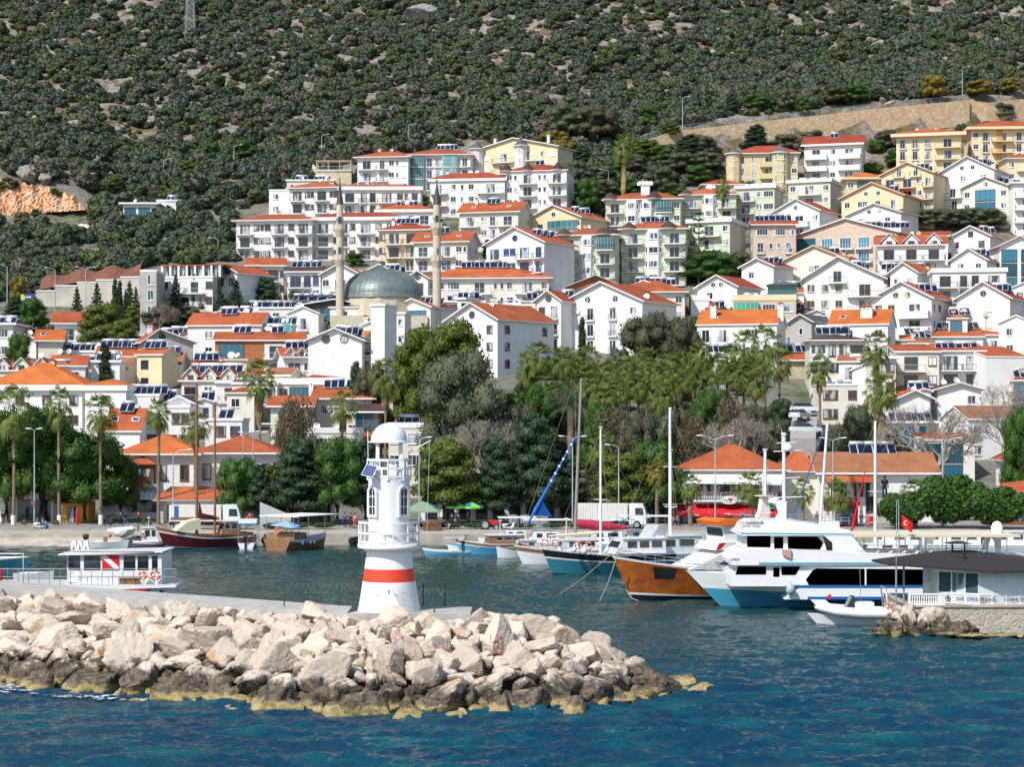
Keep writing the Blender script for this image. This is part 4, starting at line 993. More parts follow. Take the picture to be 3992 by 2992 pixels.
h('white gabled block with blue edged curved balconies and one round window in its gable',1895,2120,955,4,'gable',pat='CwwCb/CwwCb/gwwCb',r=18,gab='o',D=12,heat=3,fas='w',fr='u',rail='d',hr=3.6,dishes=1)
A18=h('pale green block with brown cap roof and white bays left of the olives',2180,2396,920,4,'hip',wall='m',pat='CVG/CVC',r=10,fr='w',rail='d',D=11,o=.9,dishes=3,side='ss',hr=1.9)
cone_cap(A18,lx(A18,2198),.6,A18['_h']+.3,1.9+.3,1.5);cone_cap(A18,lx(A18,2350),.6,A18['_h']+.3,2.0+.3,1.6)
A19=h('pale green block with a white chimney full of dishes beneath the wooded gap',2362,2650,780,3,'hip',wall='m',pat='CVVGw/CVVCw',r=10,fr='w',rail='d',D=11,o=.9,side='ss',hr=2.2)
cone_cap(A19,lx(A19,2380),.6,A19['_h']+.3,1.9+.3,1.8);cone_cap(A19,lx(A19,2548),.6,A19['_h']+.3,2.1+.3,1.9)
chimney(A19,lx(A19,2510),4,A19['_h']+.5,A19['_h']+3.6,2.0,cap=False)
for i in range(4):dish(A19,lx(A19,2488+14*i),3.2,A19['_h']+3.5,rz=R(-20+10*i),r=.6)
A20=h('pale green block with tall monkey puzzle tree before it and brown cap roof',2660,2868,762,3,'hip',wall='m',pat='CVC',r=8,fr='w',rail='d',D=10,o=.9,dishes=3,hr=2.0)
cone_cap(A20,lx(A20,2676),.6,A20['_h']+.3,1.7+.3,1.5);cone_cap(A20,lx(A20,2812),.6,A20['_h']+.3,1.8+.3,1.6)
A21=h('pale green block with white bay tower and rust coloured dishes, lowest of the green blocks',2424,2672,896,4,'hip',wall='m',pat='CVC',r=8,fr='w',rail='d',D=10,o=.9,side='sss',heat=2,dishes=3,hr=2.0)
cone_cap(A21,lx(A21,2452),.6,A21['_h']+.3,1.8+.3,1.6);cone_cap(A21,lx(A21,2606),.6,A21['_h']+.3,2.0+.3,1.7)
h('pale green block with flat white parapet and stacked wide balconies above the olive trees',2686,2842,868,4,'flat',wall='m',pat='wBw',r=22,fr='w',rail='l',D=13,o=.5,fasc=.7,side='sss',heat=2,fas='w')
h('pale green flat roofed block with striped awning and tanks along its parapet',2874,3016,735,3,'flat',wall='m',pat='CwW',r=18,fr='w',rail='d',D=12,o=.5,fasc=.6,side='s.',heat=5,fas='w')
TV=h('mustard villa with corner turret of curved glass and arched windows under the retaining wall',2872,3108,600,3,'hip',wall='y',pat='AABAw',r=6,fr='w',rail='s',D=10,o=.8,rm='r',name='turreted_villa',cat='villa',band=True,bl='y',hr=2.6)
cone_turret(TV,lx(TV,3040),-.3,-4,TV['_h']+.2,2.1,2.1,'g',glassed=True,wall=yellow,nseg=10);cone_turret(TV,lx(TV,2862),.3,-4,TV['_h']+.2,1.9,2.0,'g',wall=yellow)
h('red roofed villa lower wing peeping between the mustard villa and green blocks',2740,2900,722,2,'hip',wall='y',pat='ww',D=8,rm='r',name='turreted_villa',cat='villa',hr=1.6)
h('white house with rounded stair tower and red side roof just below the retaining wall',3140,3352,570,3,'side',pat='KwK',r=16,fr='w',rail='s',D=10,rm='r',heat=1,sky=2,hr=3.0,side='.d'.replace('d','w'),fas='w',o=.8,fasc=.5)
h('mint flat roofed block with solar tanks beside the striped awning block',3078,3232,712,3,'flat',wall='m',pat='wBw',r=22,fr='w',rail='l',D=12,o=.5,fasc=.6,side='sss',heat=3,fas='w')
Y1=h('yellow block with orange ledges and roof terrace at the upper right',3500,3740,532,4,'hip',wall='c',pat='dddB',r=14,fr='w',rail='d',D=12,o=1.4,fasc=.8,bl='c',side='ww',dishes=3,rm='o',fas='c',hr=2.0)
Y2=h('yellow block with ochre stripe and bougainvillea at the top right corner',3790,4080,505,4,'hip',wall='c',pat='wdBdB',r=4,fr='w',rail='d',D=12,o=1.4,fasc=.7,bl='c',side='ww',sky=0,fas='c',hr=2.5)
for Y_,pxs in((Y1,()),(Y2,(3897,3905))):
 for q in pxs[:1]:
  m=MB(ochre);m.box(-.8,-.06,-5,.8,.02,Y_['_h']);m.build('ochre_panel',Y_,(lx(Y_,q),0,0))
h('orange hipped yellow house wedged below the upper right yellow block',3300,3452,700,2,'hip',wall='c',pat='wPw',r=4,D=9,o=1.0,fasc=.5,fas='c',rm='n')
h('cream gabled block with two attic doors and corbelled balconies at right',3446,3628,684,4,'gable',wall='c',pat='BBwb',r=14,gab='DD',D=11,fas='c',rail='d',heat=3,dishes=2,rm='r',bl='c')
h('tall white gabled block with two round windows beside the cream gabled block',3680,3862,672,4,'gable',pat='.ww/bww/bw.',r=16,gab='oo',D=12,rail='d',fr='w',heat=4,dishes=3,rm='r',hr=3.8)
h('pale gabled block with flower filled balcony at the right edge above the olive trees',3762,3920,734,3,'gable',wall='p',pat='wPw',r=16,gab='w',D=11,rail='s',heat=3,dishes=2,rm='r',side='.ss')
h('orange roofed cream house at the far right edge beside the tall white gabled block',3925,4090,620,3,'hip',wall='c',pat='wCw',D=8,rail='l',rm='o',dishes=3)
h('white flat roofed block with outside stair at the right edge',3950,4100,716,4,'flat',pat='Bw',D=9,rail='s',dishes=3,heat=3)
h('cream gabled house with twin round windows and two small tiled canopies',3292,3508,772,3,'gable',wall='c',pat='wWwb',r=16,gab='oo',D=12,heat=1,fas='c',rm='r',hr=3.6)
h('low white gabled house with two round windows in front of the cream twin window house',3318,3500,838,2,'gable',pat='ww',r=20,gab='oo',D=10,rm='r',dishes=2,hr=2.6)
h('white gabled house with one round window and long red roof above the stone building',3022,3186,830,2,'gable',pat='WKw',r=18,gab='o',D=11,rm='r',hr=3.2,dishes=0)
h('pink stone house with blue solar array on the roof right of the olive trees',2938,3102,880,4,'side',wall='k',pat='WWs/dssd',r=3,D=9,rm='r',heat=5,hr=1.4,fr='w',rail='l',side='s')
h('wide stone and glass hotel with a broad low gable and long blue solar array',3112,3480,918,3,'gable',wall='k',pat='PkkkP/GkkkP',r=12,D=13,rm='r',heat=9,hr=3.6,fr='w',rail='l',gab='',name='stone_hotel',cat='hotel',ht=(-.1,.95))
h('long white rear wing with red eaves running right from the stone hotel',3470,3690,925,2,'side',pat='.P..w',r=12,D=8,rm='r',hr=1.4,name='stone_hotel',cat='hotel',fr='v')
h('peach gabled house with small tiled canopies and a satellite pair, centre right',3058,3290,1022,2,'gable',wall='p',pat='wWw',r=14,D=12,rm='r',heat=2,dishes=2,hr=3.4,fas='c')
h('small white gabled house with two red capped tanks behind the tan block',2896,3010,1046,2,'gable',pat='w.',r=20,D=9,rm='r',heat=2,hr=2.0)
h('large white gabled block with cream window surrounds right of the tan block',3138,3440,1094,4,'gable',pat='wwwC',r=10,gab='D',fr='c',rail='d',D=12,rm='r',heat=6,dishes=2,hr=4.4,asym=-.08)
h('white gabled house with two round windows and maroon porch left of the tan block',2724,2868,1126,2,'gable',pat='w.',r=18,gab='oo',D=11,rm='r',dishes=1,hr=2.6)
TB=h('tan flat roofed block with green glazed balcony and roof terrace',2858,3100,1172,3,'flat',wall='t',pat='gWW/wwww',r=10,D=13,o=.1,fasc=.9,heat=3,dishes=1,side='sAsA',fas='c',name='tan_block')
m=MB(greyt,gteal,railm);m.box(0,1,4.0+5.4,5.5,5,4.0+5.5);H_=TB['_h']
m=MB(greyt,gteal,railm);m.lathe([(4.4,H_+2.9),(.2,H_+3.9)],n=4,c=(3.4,3.4,0),a0=math.pi/4,a1=math.pi/4+6.2831853,smooth=False);m.box(.6,1.0,H_+.2,6.0,5.6,H_+2.9,1);m.build('roof_pavilion',TB)
h('low white house with a long blank parapet terrace left of the tan block',2694,2856,1172,1,'flat',pat='.w',r=2,D=8,o=.1,fasc=.9,fh=3.4)
A43=h('white house with bright orange side roof and two tiled chimneys above the tall twin palms',2722,3022,1270,3,'side',pat='dd.Ww',r=16,D=11,rm='n',chim=0,hr=2.9,fr='w',rail='d',fas='w',side='..',sky=1,o=.3)
for q in(2775,3030):chimney(A43,lx(A43,q),2.6,A43['_h']+.8,A43['_h']+3.4,1.0)
A44=h('white house with bright orange side roof and one broad white chimney',3238,3454,1270,3,'side',pat='.w.w',r=18,D=11,rm='n',hr=2.9,o=.3,side='..',sky=1)
chimney(A44,lx(A44,3370),3,A44['_h']+.8,A44['_h']+3.0,2.0)
h('pale grey gabled annex behind the twin chimney house',3085,3160,1262,2,'gable',wall='g',pat='s',r=18,D=9,rm='g',hr=1.6,fas='w')
h('white gabled house with two cream ringed round windows and solar panels on its roof',3412,3618,1172,3,'gable',pat='wwK',r=16,gab='oo',fr='c',D=12,rm='o',heat=2,hr=3.4,side='sw.s')
h('white gabled house with one cream ringed round window and closed shutters',3742,3924,1172,3,'gable',pat='SS.',r=14,gab='o',fr='c',D=12,rm='r',heat=3,dishes=3,hr=3.4)
h('white block with brown french doors below a flat parapet terrace, right side',3640,3918,1062,3,'flat',pat='BddC',r=8,fr='n',rail='d',D=10,o=.3,fasc=.7,side='ss')
h('white gabled attic house with red roof rising behind the parapet terrace',3715,3838,1022,1,'gable',pat='dw',r=14,D=10,rm='r',hr=2.8,dishes=2,heat=2,fh=2.6,off=4.5)
G3=h('white house with three gables and a brick conservatory below the stone hotel',3425,3680,960,3,'side',pat='BBB/BwB',r=8,fr='n',rail='d',D=9,dorm=3,rm='o',hr=2.4,dishes=2,side='ww')
h('white gabled house with two brown attic windows behind the three gabled house',3718,3850,928,2,'gable',pat='s.w',r=16,gab='w',fr='n',D=10,rm='o',dorm=0,hr=2.6,heat=2)
h('white house with a deep pointed porch at the right edge above the shuttered house',3896,4050,966,3,'gable',pat='PP',D=9,rm='r',hr=2.4,fas='w')
h('small gabled white house with tiny dormers beside the row of round tanks',3478,3568,1070,2,'gable',pat='sw',r=24,fr='w',D=9,rm='o',heat=5,dishes=3,hr=2.4,side='ss',ht=(-1.9,.2))
h('low orange roofed house with pale pillars at the right edge below the shuttered house',3880,4060,1205,2,'hip',pat='ww',D=9,rm='d',o=1.1)
h('white gabled cottage with grey dishes squeezed between twin window houses',3560,3690,1262,1,'gable',pat='s',r=16,D=9,rm='r',dishes=2,heat=3,tk='w')
# --- middle hillside, lower
B57=h('unfinished brick house with an empty attic opening under grey sheeting',2218,2424,1122,2,'gable',wall='r',pat='P.P',D=9,rm='g',hr=2.4,name='unfinished_house',fr='v',gw=gblue,gab='w',fas='g')
h('large white gabled block with twin round windows behind the lone cypress',2192,2498,1186,3,'gable',pat='wddw',r=16,gab='O O',D=14,rm='o',hr=4.0,fr='w',rail='d',dishes=3,sky=0,ac=1)
h('house with broad hipped orange roof and pale ridge tiles beside the unfinished house',2392,2668,1142,2,'hip',wall='p',pat='.wB.w',r=6,D=11,rm='o',hr=2.6,o=.9)
h('small white gabled house with a grey tank row behind the hipped roof',2460,2560,1120,2,'gable',wall='p',pat='.',r=10,D=8,heat=4,rm='o',ht=(-.5,2.2),tk='g')
h('white gabled house with one brown round window left of the twin round window block',2092,2186,1182,3,'gable',pat='wd',r=18,gab='o',fr='n',D=10,rm='r',heat=1,hr=2.2,dishes=2)
h('very long low white block with hipped orange roofs and chimneys behind the right minaret',1664,2140,1088,2,'hip',wall='p',pat='wwW.BsswBw',r=4,D=11,rm='o',hr=2.6,heat=5,chim=2,dishes=3,o=.9)
h('flat roofed terrace house with awnings and heaters under the long white block',1880,2068,1200,1,'flat',pat='P.W',r=4,D=8,fr='v',heat=3,dishes=3,o=.2,fasc=.8,tk='w')
h('pale terrace house with parapet and dark glass between dome and long roof',1730,1890,1180,1,'flat',wall='p',pat='PsP',D=7,fr='v',heat=4,dishes=2,o=.2)
h('white gabled house with brown ringed round window and wide orange roof behind the great pine',1740,1940,1256,3,'gable',pat='W.w',r=24,gab='o',fr='n',D=16,rm='o',hr=3.3,dishes=2,side='w.w')
h('white gabled house with solar panels and a beige chimney behind the restaurant tower',1540,1680,1204,2,'gable',pat='P',r=14,D=9,rm='o',hr=1.8,heat=3,chim=1,fr='v')
h('plain white tower block with a flat cap beside the glass restaurant',1446,1500,1194,5,'flat',pat='',r=16,D=6,o=.2,fasc=.1,name='stair_tower',cat='tower')
h('white annex with dark slot window right of the plain tower block',1510,1578,1226,3,'flat',pat='.s',r=8,D=6,o=.2)
GR=h('dark glass restaurant with a low maroon gable roof below the mosque dome',1166,1436,1196,2,'gable',wall='x',pat='PPPPPP/LPLPL',D=12,rm='b',hr=1.3,heat=0,fr='v',name='glass_restaurant',cat='restaurant',o=.8,rail='d',gw=gblue)
for i in range(9):heater(GR,-7.5+i*1.9,7,GR['_h']+1.4,n=2,tilt=30)
h('white gabled house with two brown round windows below the glass restaurant',1200,1412,1334,3,'gable',pat='',r=6,gab='O O',fr='n',D=9,rm='b',hr=2.2,heat=4,fas='w',dishes=1)
h('house with brown pointed dormers and glazed balconies below the round window gable',1296,1500,1392,2,'side',wall='p',pat='BwBw',r=4,D=9,dorm=3,rm='b',hr=1.6,rail='l',fr='n',chim=1)
h('white terraced house with a row of pointed attic dormers and a long sloping flank',1112,1284,1398,2,'side',pat='BwB',r=-14,D=10,dorm=4,rm='o',hr=1.8,rail='s',fr='w',heat=2)
h('long white building with unbroken orange side roof left of the glass restaurant',728,1018,1274,2,'side',pat='.w.w.',r=8,D=9,rm='o',hr=2.6,heat=1,dishes=1,o=.4)
h('low brick and orange roofed house under construction below the long roof',840,1180,1332,2,'side',wall='r',pat='P..L.',r=-4,D=9,rm='o',hr=1.7,dishes=3,heat=2,fr='v',o=.4)
h('white shed roof house with many dishes behind the long orange roof',775,1010,1238,1,'gable',pat='.w.',r=4,D=8,rm='b',hr=1.4,dishes=6,heat=2,fas='w')
h('white house with turquoise shop panel beside the long orange roof',1040,1135,1270,2,'flat',pat='.W',D=8,o=.2,heat=4,dishes=2,name='town_house')
h('terrace roof house with stacks of heaters left of the glass restaurant',945,1160,1205,1,'flat',pat='..w.',D=8,o=.2,heat=7,dishes=1,name='town_house')
h('house with small green edged gables and pink railings above the masts',706,930,1490,2,'side',wall='p',pat='BLB',r=4,D=9,dorm=3,rm='o',hr=1.6,rail='l',fr='n',heat=5,tk='w',o=.5)
h('flat house with a beige lift box and dishes above the masts',880,962,1408,2,'flat',wall='b',pat='..',D=6,o=.3,dishes=3,name='town_house',fas='t')
h('pale terraced building with long blank parapet and vertical sign left of the palms',1085,1290,1500,2,'flat',wall='p',pat='wP.W',r=0,D=8,o=.2,fasc=.8,fr='v',name='sign_building',rail='d')
h('grey rendered house with timber sun room and sloping roof at the left',570,748,1340,2,'gable',wall='g',pat='..w',r=-20,D=10,rm='o',hr=2.4,heat=2,dishes=1,name='grey_house',chim=1,asym=-.2)
h('low grey house front with brown timber windows left of the small cypress',468,570,1312,2,'flat',wall='g',pat='WW',D=7,o=.5,fr='n',name='grey_house',off=-1)
h('orange roofed white house with attic strip window behind the tall pines at left',214,318,1266,2,'side',pat='B',r=-8,D=8,rm='o',hr=2.4,name='town_house')
h('white flat house with long grey tank at the left edge',-40,50,1268,3,'flat',pat='W',D=8,heat=2,dishes=1,name='town_house')
h('orange roofed house with a pale blue mural wall at the left',150,236,1334,2,'side',wall='p',pat='.',r=-10,D=9,rm='n',hr=2.2,sky=1,name='mural_house')
h('white wall house with rounded gable and dishes behind the mural wall',20,140,1330,2,'gable',pat='',D=8,rm='o',hr=1.4,dishes=2,name='town_house')
h('old house with cream edged dormers at the left edge above the hipped mansion',-30,200,1450,1,'side',wall='p',pat='w.w',D=9,dorm=3,rm='d',hr=2.2,dishes=2,o=.4)
h('small orange roofed house with many dishes behind the hipped mansion',205,330,1432,2,'side',pat='.w',r=-8,D=8,rm='o',hr=1.9,dishes=4,o=.4)
h('white cottage with stepped orange roofs right of the small cypress row',335,490,1450,1,'side',pat='.w.',r=8,D=9,rm='d',hr=2.4,dishes=2,o=.4,heat=1)
h('tiled cottages with a jumble of heaters and air units above the mansion',380,560,1395,1,'side',wall='p',pat='P.w',r=-6,D=8,rm='o',hr=2.0,dishes=3,heat=3,o=.4)
h('flat roof with grey water tanks and air units beside the left cypress',150,420,1375,1,'flat',pat='..w..',D=7,heat=5,dishes=3,o=.2,name='town_house')
h('house with dark orange roof and a solar row behind the small left cypress',560,700,1430,1,'side',wall='p',pat='w.',D=9,rm='d',hr=2.4,heat=3,dishes=1,o=.4)
LM=h('large white mansion with a hipped orange roof and pale ridges behind the left palms',-60,320,1524,3,'hip',pat='w.w.w.w',r=0,D=14,rm='n',fr='n',hr=3.6,o=.7,fasc=.9,name='mansion',cat='mansion',d=292)
h('white corner wing of the hipped mansion with blue shaded recess',330,492,1524,3,'hip',pat='.w.',r=4,D=9,rm='n',fr='n',hr=1.0,o=.3,fasc=.8,name='mansion',cat='mansion',d=287,side='ww')
h('white house with a blue solar sheet on its roof beside the mansion',500,620,1546,2,'flat',pat='',D=8,o=.1,heat=5,name='town_house',d=288)
h('orange tiled house with two heaters beside the white clapboard house',410,545,1688,1,'side',pat='',D=9,rm='o',hr=3.2,sky=2,heat=1,name='town_house',d=263,o=.3)
h('white clapboard house with brown corner posts behind the waterfront hotel',544,738,1592,3,'flat',pat='W..W/W.ww',r=0,D=8,fr='n',o=.1,name='clapboard_house',d=268)
h('white gabled conservatory with a maroon roof on top of the clapboard houses',655,745,1580,1,'gable',pat='W',D=6,rm='b',hr=1.2,name='clapboard_house',d=272,off=4)
h('small pale grey clapboard house with leaning windows right of the clapboard house',800,944,1642,2,'flat',pat='.ww',D=7,fr='n',o=.15,name='clapboard_house',d=266,heat=1)
h('white balcony building with rows of plain windows behind the tall shaggy palm',905,1080,1500,3,'flat',wall='p',pat='BwB',D=8,fr='v',o=.2,d=300,name='town_house',rail='d')
h('cream gabled house with a carport roof behind the flowering bush',1055,1210,1590,2,'side',wall='p',pat='w.',D=8,rm='o',hr=1.6,d=282,name='town_house')
h('white terraced building with flat parapet left of the lighthouse dome',1180,1400,1690,2,'flat',wall='p',pat='.W.w',D=8,o=.1,fasc=.6,d=266,name='town_house',dishes=2)
h('brown timber roof cafe with glass doors above the white terrace behind the dome',1385,1480,1612,1,'side',wall='r',pat='PPP',D=6,rm='b',hr=1.2,d=275,name='timber_cafe',cat='cafe',fr='n',fh=2.4)
h('white terraced building with tanks and chimneys right behind the lighthouse dome',1515,1660,1670,2,'flat',wall='p',pat='w.W',D=8,o=.1,fasc=.6,d=264,heat=1,chim=1,name='town_house')
h('long orange roofed house between the palms above the lighthouse dome',1230,1450,1560,2,'side',wall='p',pat='w.w.',D=9,rm='o',hr=2.0,d=288,name='town_house',heat=2)
# --- right hand lower town
h('cream house with arched dark windows and roof heaters behind the right twin palms',3158,3372,1330,3,'hip',wall='p',pat='KAAK/wAWK/W.dw',r=4,fr='v',rail='s',D=10,rm='b',hr=1.2,heat=5,o=.8,fasc=.2,tk='g')
h('cream block with curtains and a dark doorway left of the right twin palms',3200,3345,1505,2,'flat',wall='p',pat='W.w',D=8,fr='n',o=.1,d=302)
h('white flat block with orange shutters and a blue door strip, right lower town',3495,3660,1375,3,'lean',wall='p',pat='BS/BS',r=4,fr='n',rail='l',D=9,rm='o',hr=1.5,o=.4)
h('white block with open curtained balconies and a laundry terrace, right lower town',3664,3836,1372,3,'lean',pat='BB/BB',r=4,fr='v',rail='d',D=9,rm='o',hr=1.6,o=.4,heat=4)
h('long orange roofs with a solar field behind the right lower town',3590,3830,1318,1,'side',pat='w.w.',r=4,D=9,rm='o',hr=1.9,heat=8,dishes=4,o=.4)
h('orange roofs with leaning solar panels at the right edge of the lower town',3830,4060,1310,1,'side',pat='w.w',r=4,D=9,rm='o',hr=1.9,heat=7,dishes=2,o=.4)
h('white blank walled house with a sloping parapet at the right edge',3840,4010,1395,3,'lean',pat='',r=-12,D=9,rm='o',hr=2.0,fas='w',o=.1)
h('cream house with balcony columns and a red tiled awning between the right houses',3395,3492,1400,3,'flat',wall='p',pat='dw',D=8,fr='n',rail='l',d=None)
h('orange roof with three blue panels between tall palms and stone wall',3050,3160,1410,1,'side',wall='s',pat='',D=8,rm='o',hr=1.8,heat=3,name='town_house')
h('white cube with a blue barrel and five dark panels above the palm grove',2772,2890,1382,2,'flat',pat='.',D=6,heat=3,o=.1,name='town_house')
h('white rounded gable store with brick edge under the dishes, right lower town',3508,3625,1560,2,'gable',pat='',D=9,rm='o',hr=1.4,dishes=3,d=298,name='town_house',heat=1)
h('white arched roof house behind the bare plane tree',3655,3825,1525,2,'gable',pat='..w',D=9,rm='b',hr=1.2,dishes=2,d=300,name='town_house',fas='w')
h('dark framed modern house with flat grey roof and a blue panel strip',3470,3660,1652,1,'flat',wall='g',pat='.PP',D=8,fr='v',heat=4,o=.2,d=282,name='town_house')
h('low white house with terracotta edge behind the bare plane tree',3590,3800,1720,2,'lean',pat='PP..',D=8,rm='o',hr=1.0,fr='n',o=.2,d=272,name='town_house',fas='w')
h('white sloping roof houses at the right edge behind bare branches',3770,4000,1640,3,'side',pat='w..w',r=-14,D=9,rm='d',hr=2.0,d=284,name='town_house',o=.3)
h('white stepped walls below the curtained balconies right of the palms',3640,3870,1450,1,'lean',pat='P..w',D=8,rm='d',hr=1.2,heat=5,name='town_house')
# --- left end hotel
TL=h('white terraced hotel with a blue framed roof pavilion above the cypress row',608,832,1085,3,'flat',pat='WLLw/LLww',r=10,D=12,o=.1,fr='n',rail='l',name='white_hotel',cat='hotel',side='s')
m=MB(white,orange,gwin,frames['u']);H_=TL['_h'];m.box(-4.2,1,H_+.2,7,8,H_+2.4,2);m.box(-5,.4,H_+2.45,8,9,H_+2.7,1)
for i in range(8):m.box(-5+i*1.7,.3,H_+.2,-4.6+i*1.7,.7,H_+2.45,0)
m.build('roof_pavilion',TL)
h('grey concrete end block with dark slot windows at the left end of the terraced hotel',546,610,1060,4,'flat',wall='g',pat='.A',D=9,o=.02,name='white_hotel',cat='hotel')
h('white gabled house with tiny twin round windows right of the terraced hotel',836,928,1072,3,'gable',pat='ww',r=16,gab='oo',fr='n',D=10,rm='o',hr=1.9)
h('house with brown fretwork gable and orange roof beside the small twin window gable',966,1104,1040,3,'side',wall='p',pat='BwBs',r=-6,D=9,rm='o',hr=2.0,rail='l',fr='n',side='w')
h('white balconied house with solar panels on its maroon roof below the left block',1120,1250,1064,3,'side',pat='BdA',r=4,D=9,rm='b',hr=1.4,heat=4,rail='d',fr='u',side='s')
h('white gabled house left beside the left minaret with a dish in its gable',1254,1398,1076,3,'gable',pat='wBw',r=8,gab='o',fr='w',D=10,rm='o',hr=2.4,dishes=2)
h('low row of orange roofs with dishes between the minarets',1400,1560,1078,2,'gable',pat='w.w',r=10,gab='o',fr='n',D=12,rm='o',hr=2.4,dishes=4,heat=3)
h('white gabled house with brown ringed window just left of the right minaret',1588,1668,1092,2,'gable',pat='W',r=10,gab='o',fr='n',D=9,rm='o',hr=1.8)
g=np.random.default_rng(12);k=0
while k<78:
 px=g.uniform(-10,3990);row=g.uniform(1120,1600)
 if 1540<px<3160 and row>1300:continue
 if row<float(town_line(px))+40 or(px<560 and row<1330)or(px<560 and row>1500)or(px>3330 and row>1540)or(1200<px<1760 and row<1190)or(560<px<960 and row<1230):continue
 w_=g.uniform(55,125);rf=['side','gable','hip','flat','side'][k%5]
 house('small annex squeezed between larger town houses, '+{'side':'with an orange lean roof','gable':'gabled','hip':'with a hipped tile roof','flat':'flat roofed with tanks'}[rf],px,px+w_,row,int(g.integers(1,3)),rf,wall='wwpwc'[k%5],pat=['w.','B','w','P.','d'][int(g.integers(5))],r=float(g.uniform(-10,20)),D=6,rm='odnrb'[int(g.integers(5))]if rf!='flat' else 'o',fr='wnv'[k%3],o=.35,heat=int(g.integers(0,3)),dishes=int(g.integers(0,3)),chim=int(g.random()<.3),name='annex_house',group='small '+rf+' roofed annexes of the town');k+=1
print('houses',len(HOUSES))
# ------------------------------------------------------------------ trees, palms, shrubs
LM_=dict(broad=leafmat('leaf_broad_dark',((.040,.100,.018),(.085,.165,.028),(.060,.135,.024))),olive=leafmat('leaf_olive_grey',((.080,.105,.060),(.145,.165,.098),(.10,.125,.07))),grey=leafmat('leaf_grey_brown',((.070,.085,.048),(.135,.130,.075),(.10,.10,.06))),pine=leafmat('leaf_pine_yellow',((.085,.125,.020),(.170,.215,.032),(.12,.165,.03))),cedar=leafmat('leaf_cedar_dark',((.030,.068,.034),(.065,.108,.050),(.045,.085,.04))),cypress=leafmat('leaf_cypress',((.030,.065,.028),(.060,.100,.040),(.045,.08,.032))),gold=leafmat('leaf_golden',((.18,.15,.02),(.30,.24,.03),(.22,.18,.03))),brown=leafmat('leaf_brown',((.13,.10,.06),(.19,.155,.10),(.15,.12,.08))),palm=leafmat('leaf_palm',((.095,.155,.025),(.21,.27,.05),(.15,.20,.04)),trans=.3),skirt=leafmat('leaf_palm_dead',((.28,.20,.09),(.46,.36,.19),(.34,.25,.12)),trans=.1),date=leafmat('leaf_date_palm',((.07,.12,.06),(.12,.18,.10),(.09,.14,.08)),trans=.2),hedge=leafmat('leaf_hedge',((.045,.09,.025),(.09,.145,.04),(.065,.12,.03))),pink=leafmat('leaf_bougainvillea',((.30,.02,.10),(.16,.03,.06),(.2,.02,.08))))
bark=simple('bark',(.16,.12,.085),.9,var=.4,scale=4);palmbark=simple('palm_trunk',(.24,.18,.125),.9,var=.45,scale=6,bumpy=.5)
paleb=simple('bark_pale',(.36,.31,.26),.9,var=.3,scale=3);limew=simple('limewash',(.78,.77,.73),.9,var=.1)
def trunk_mesh(name,mt,h,r,limbs,spread,seed,lean=0.0,fork=.45):
 g_=random.Random(seed);m=MB(mt);top=(lean,0,h)
 m.tube([(0,0,-.6),(0,0,0),(lean*.3,.05,h*.35),(lean*.7,-.05,h*.7),top],[r*1.5,r*1.2,r,r*.75,r*.35],n=8)
 for i in range(limbs):
  a=i*2.4+g_.uniform(-.4,.4);z_=h*g_.uniform(fork,.8);L=spread*g_.uniform(.7,1.05)
  p0=(lean*z_/h,0,z_);p1=(p0[0]+L*.5*math.cos(a),L*.5*math.sin(a),z_+L*.35);p2=(p0[0]+L*math.cos(a),L*math.sin(a),z_+L*.75)
  m.tube([p0,p1,p2],[r*.5,r*.33,r*.12],n=5)
  m.tube([p1,(p1[0]+L*.3*math.cos(a+1),p1[1]+L*.3*math.sin(a+1),p1[2]+L*.45)],[r*.28,r*.08],n=4)
 return m.mesh(name)
def crown_lobes(kind,seed):
 g_=np.random.default_rng(seed);L=[]
 if kind in('broad','olive','grey','gold','brown','pink'):
  L=[(0,0,.60,.30,.30,.26)]
  for i in range(13 if kind!='pink' else 7):
   a=i*2.4+g_.uniform(-.5,.5);e=g_.uniform(-.3,1.3);q_=math.cos(e*.9)
   L.append((.30*math.cos(a)*q_,.30*math.sin(a)*q_,.58+.28*math.sin(e),g_.uniform(.13,.2),g_.uniform(.13,.2),g_.uniform(.10,.16)))
  for i in range(9):a=i*.7+.4;L.append((.3*math.cos(a),.3*math.sin(a),.30+.05*(i%3),.15,.15,.12))
 elif kind=='pine':
  for i in range(20):
   a=i*2.4;z_=.27+.67*i/20;q_=.36*math.sin(min(1,(1.06-z_)*1.7)*1.57)
   L.append((q_*.75*math.cos(a),q_*.75*math.sin(a),z_,g_.uniform(.12,.19),g_.uniform(.12,.19),g_.uniform(.07,.11)))
 elif kind=='cedar':
  for i in range(26):
   a=i*2.4+g_.uniform(-.4,.4);z_=.22+.72*i/26;q_=.36*(1.04-z_)**.6*g_.uniform(.75,1.1)
   L.append((q_*.7*math.cos(a),q_*.7*math.sin(a),z_,q_*.55+.04,q_*.55+.04,.055+.02*g_.random()))
  L.append((0,0,.5,.14,.14,.4))
 elif kind=='cypress':
  for i in range(9):z_=.08+.88*i/9;L.append((g_.normal(0,.008),g_.normal(0,.008),z_,.085*(1.04-z_)**.45+.008,.085*(1.04-z_)**.45+.008,.09))
 elif kind=='spruce':
  for i in range(40):
   a=i*2.4;z_=.12+.84*i/40;q_=.24*(1.02-z_);L.append((q_*.8*math.cos(a),q_*.8*math.sin(a),z_-.01,q_*.42+.012,q_*.42+.012,.022))
  L.append((0,0,.5,.05,.05,.42))
 return L
_tm={}
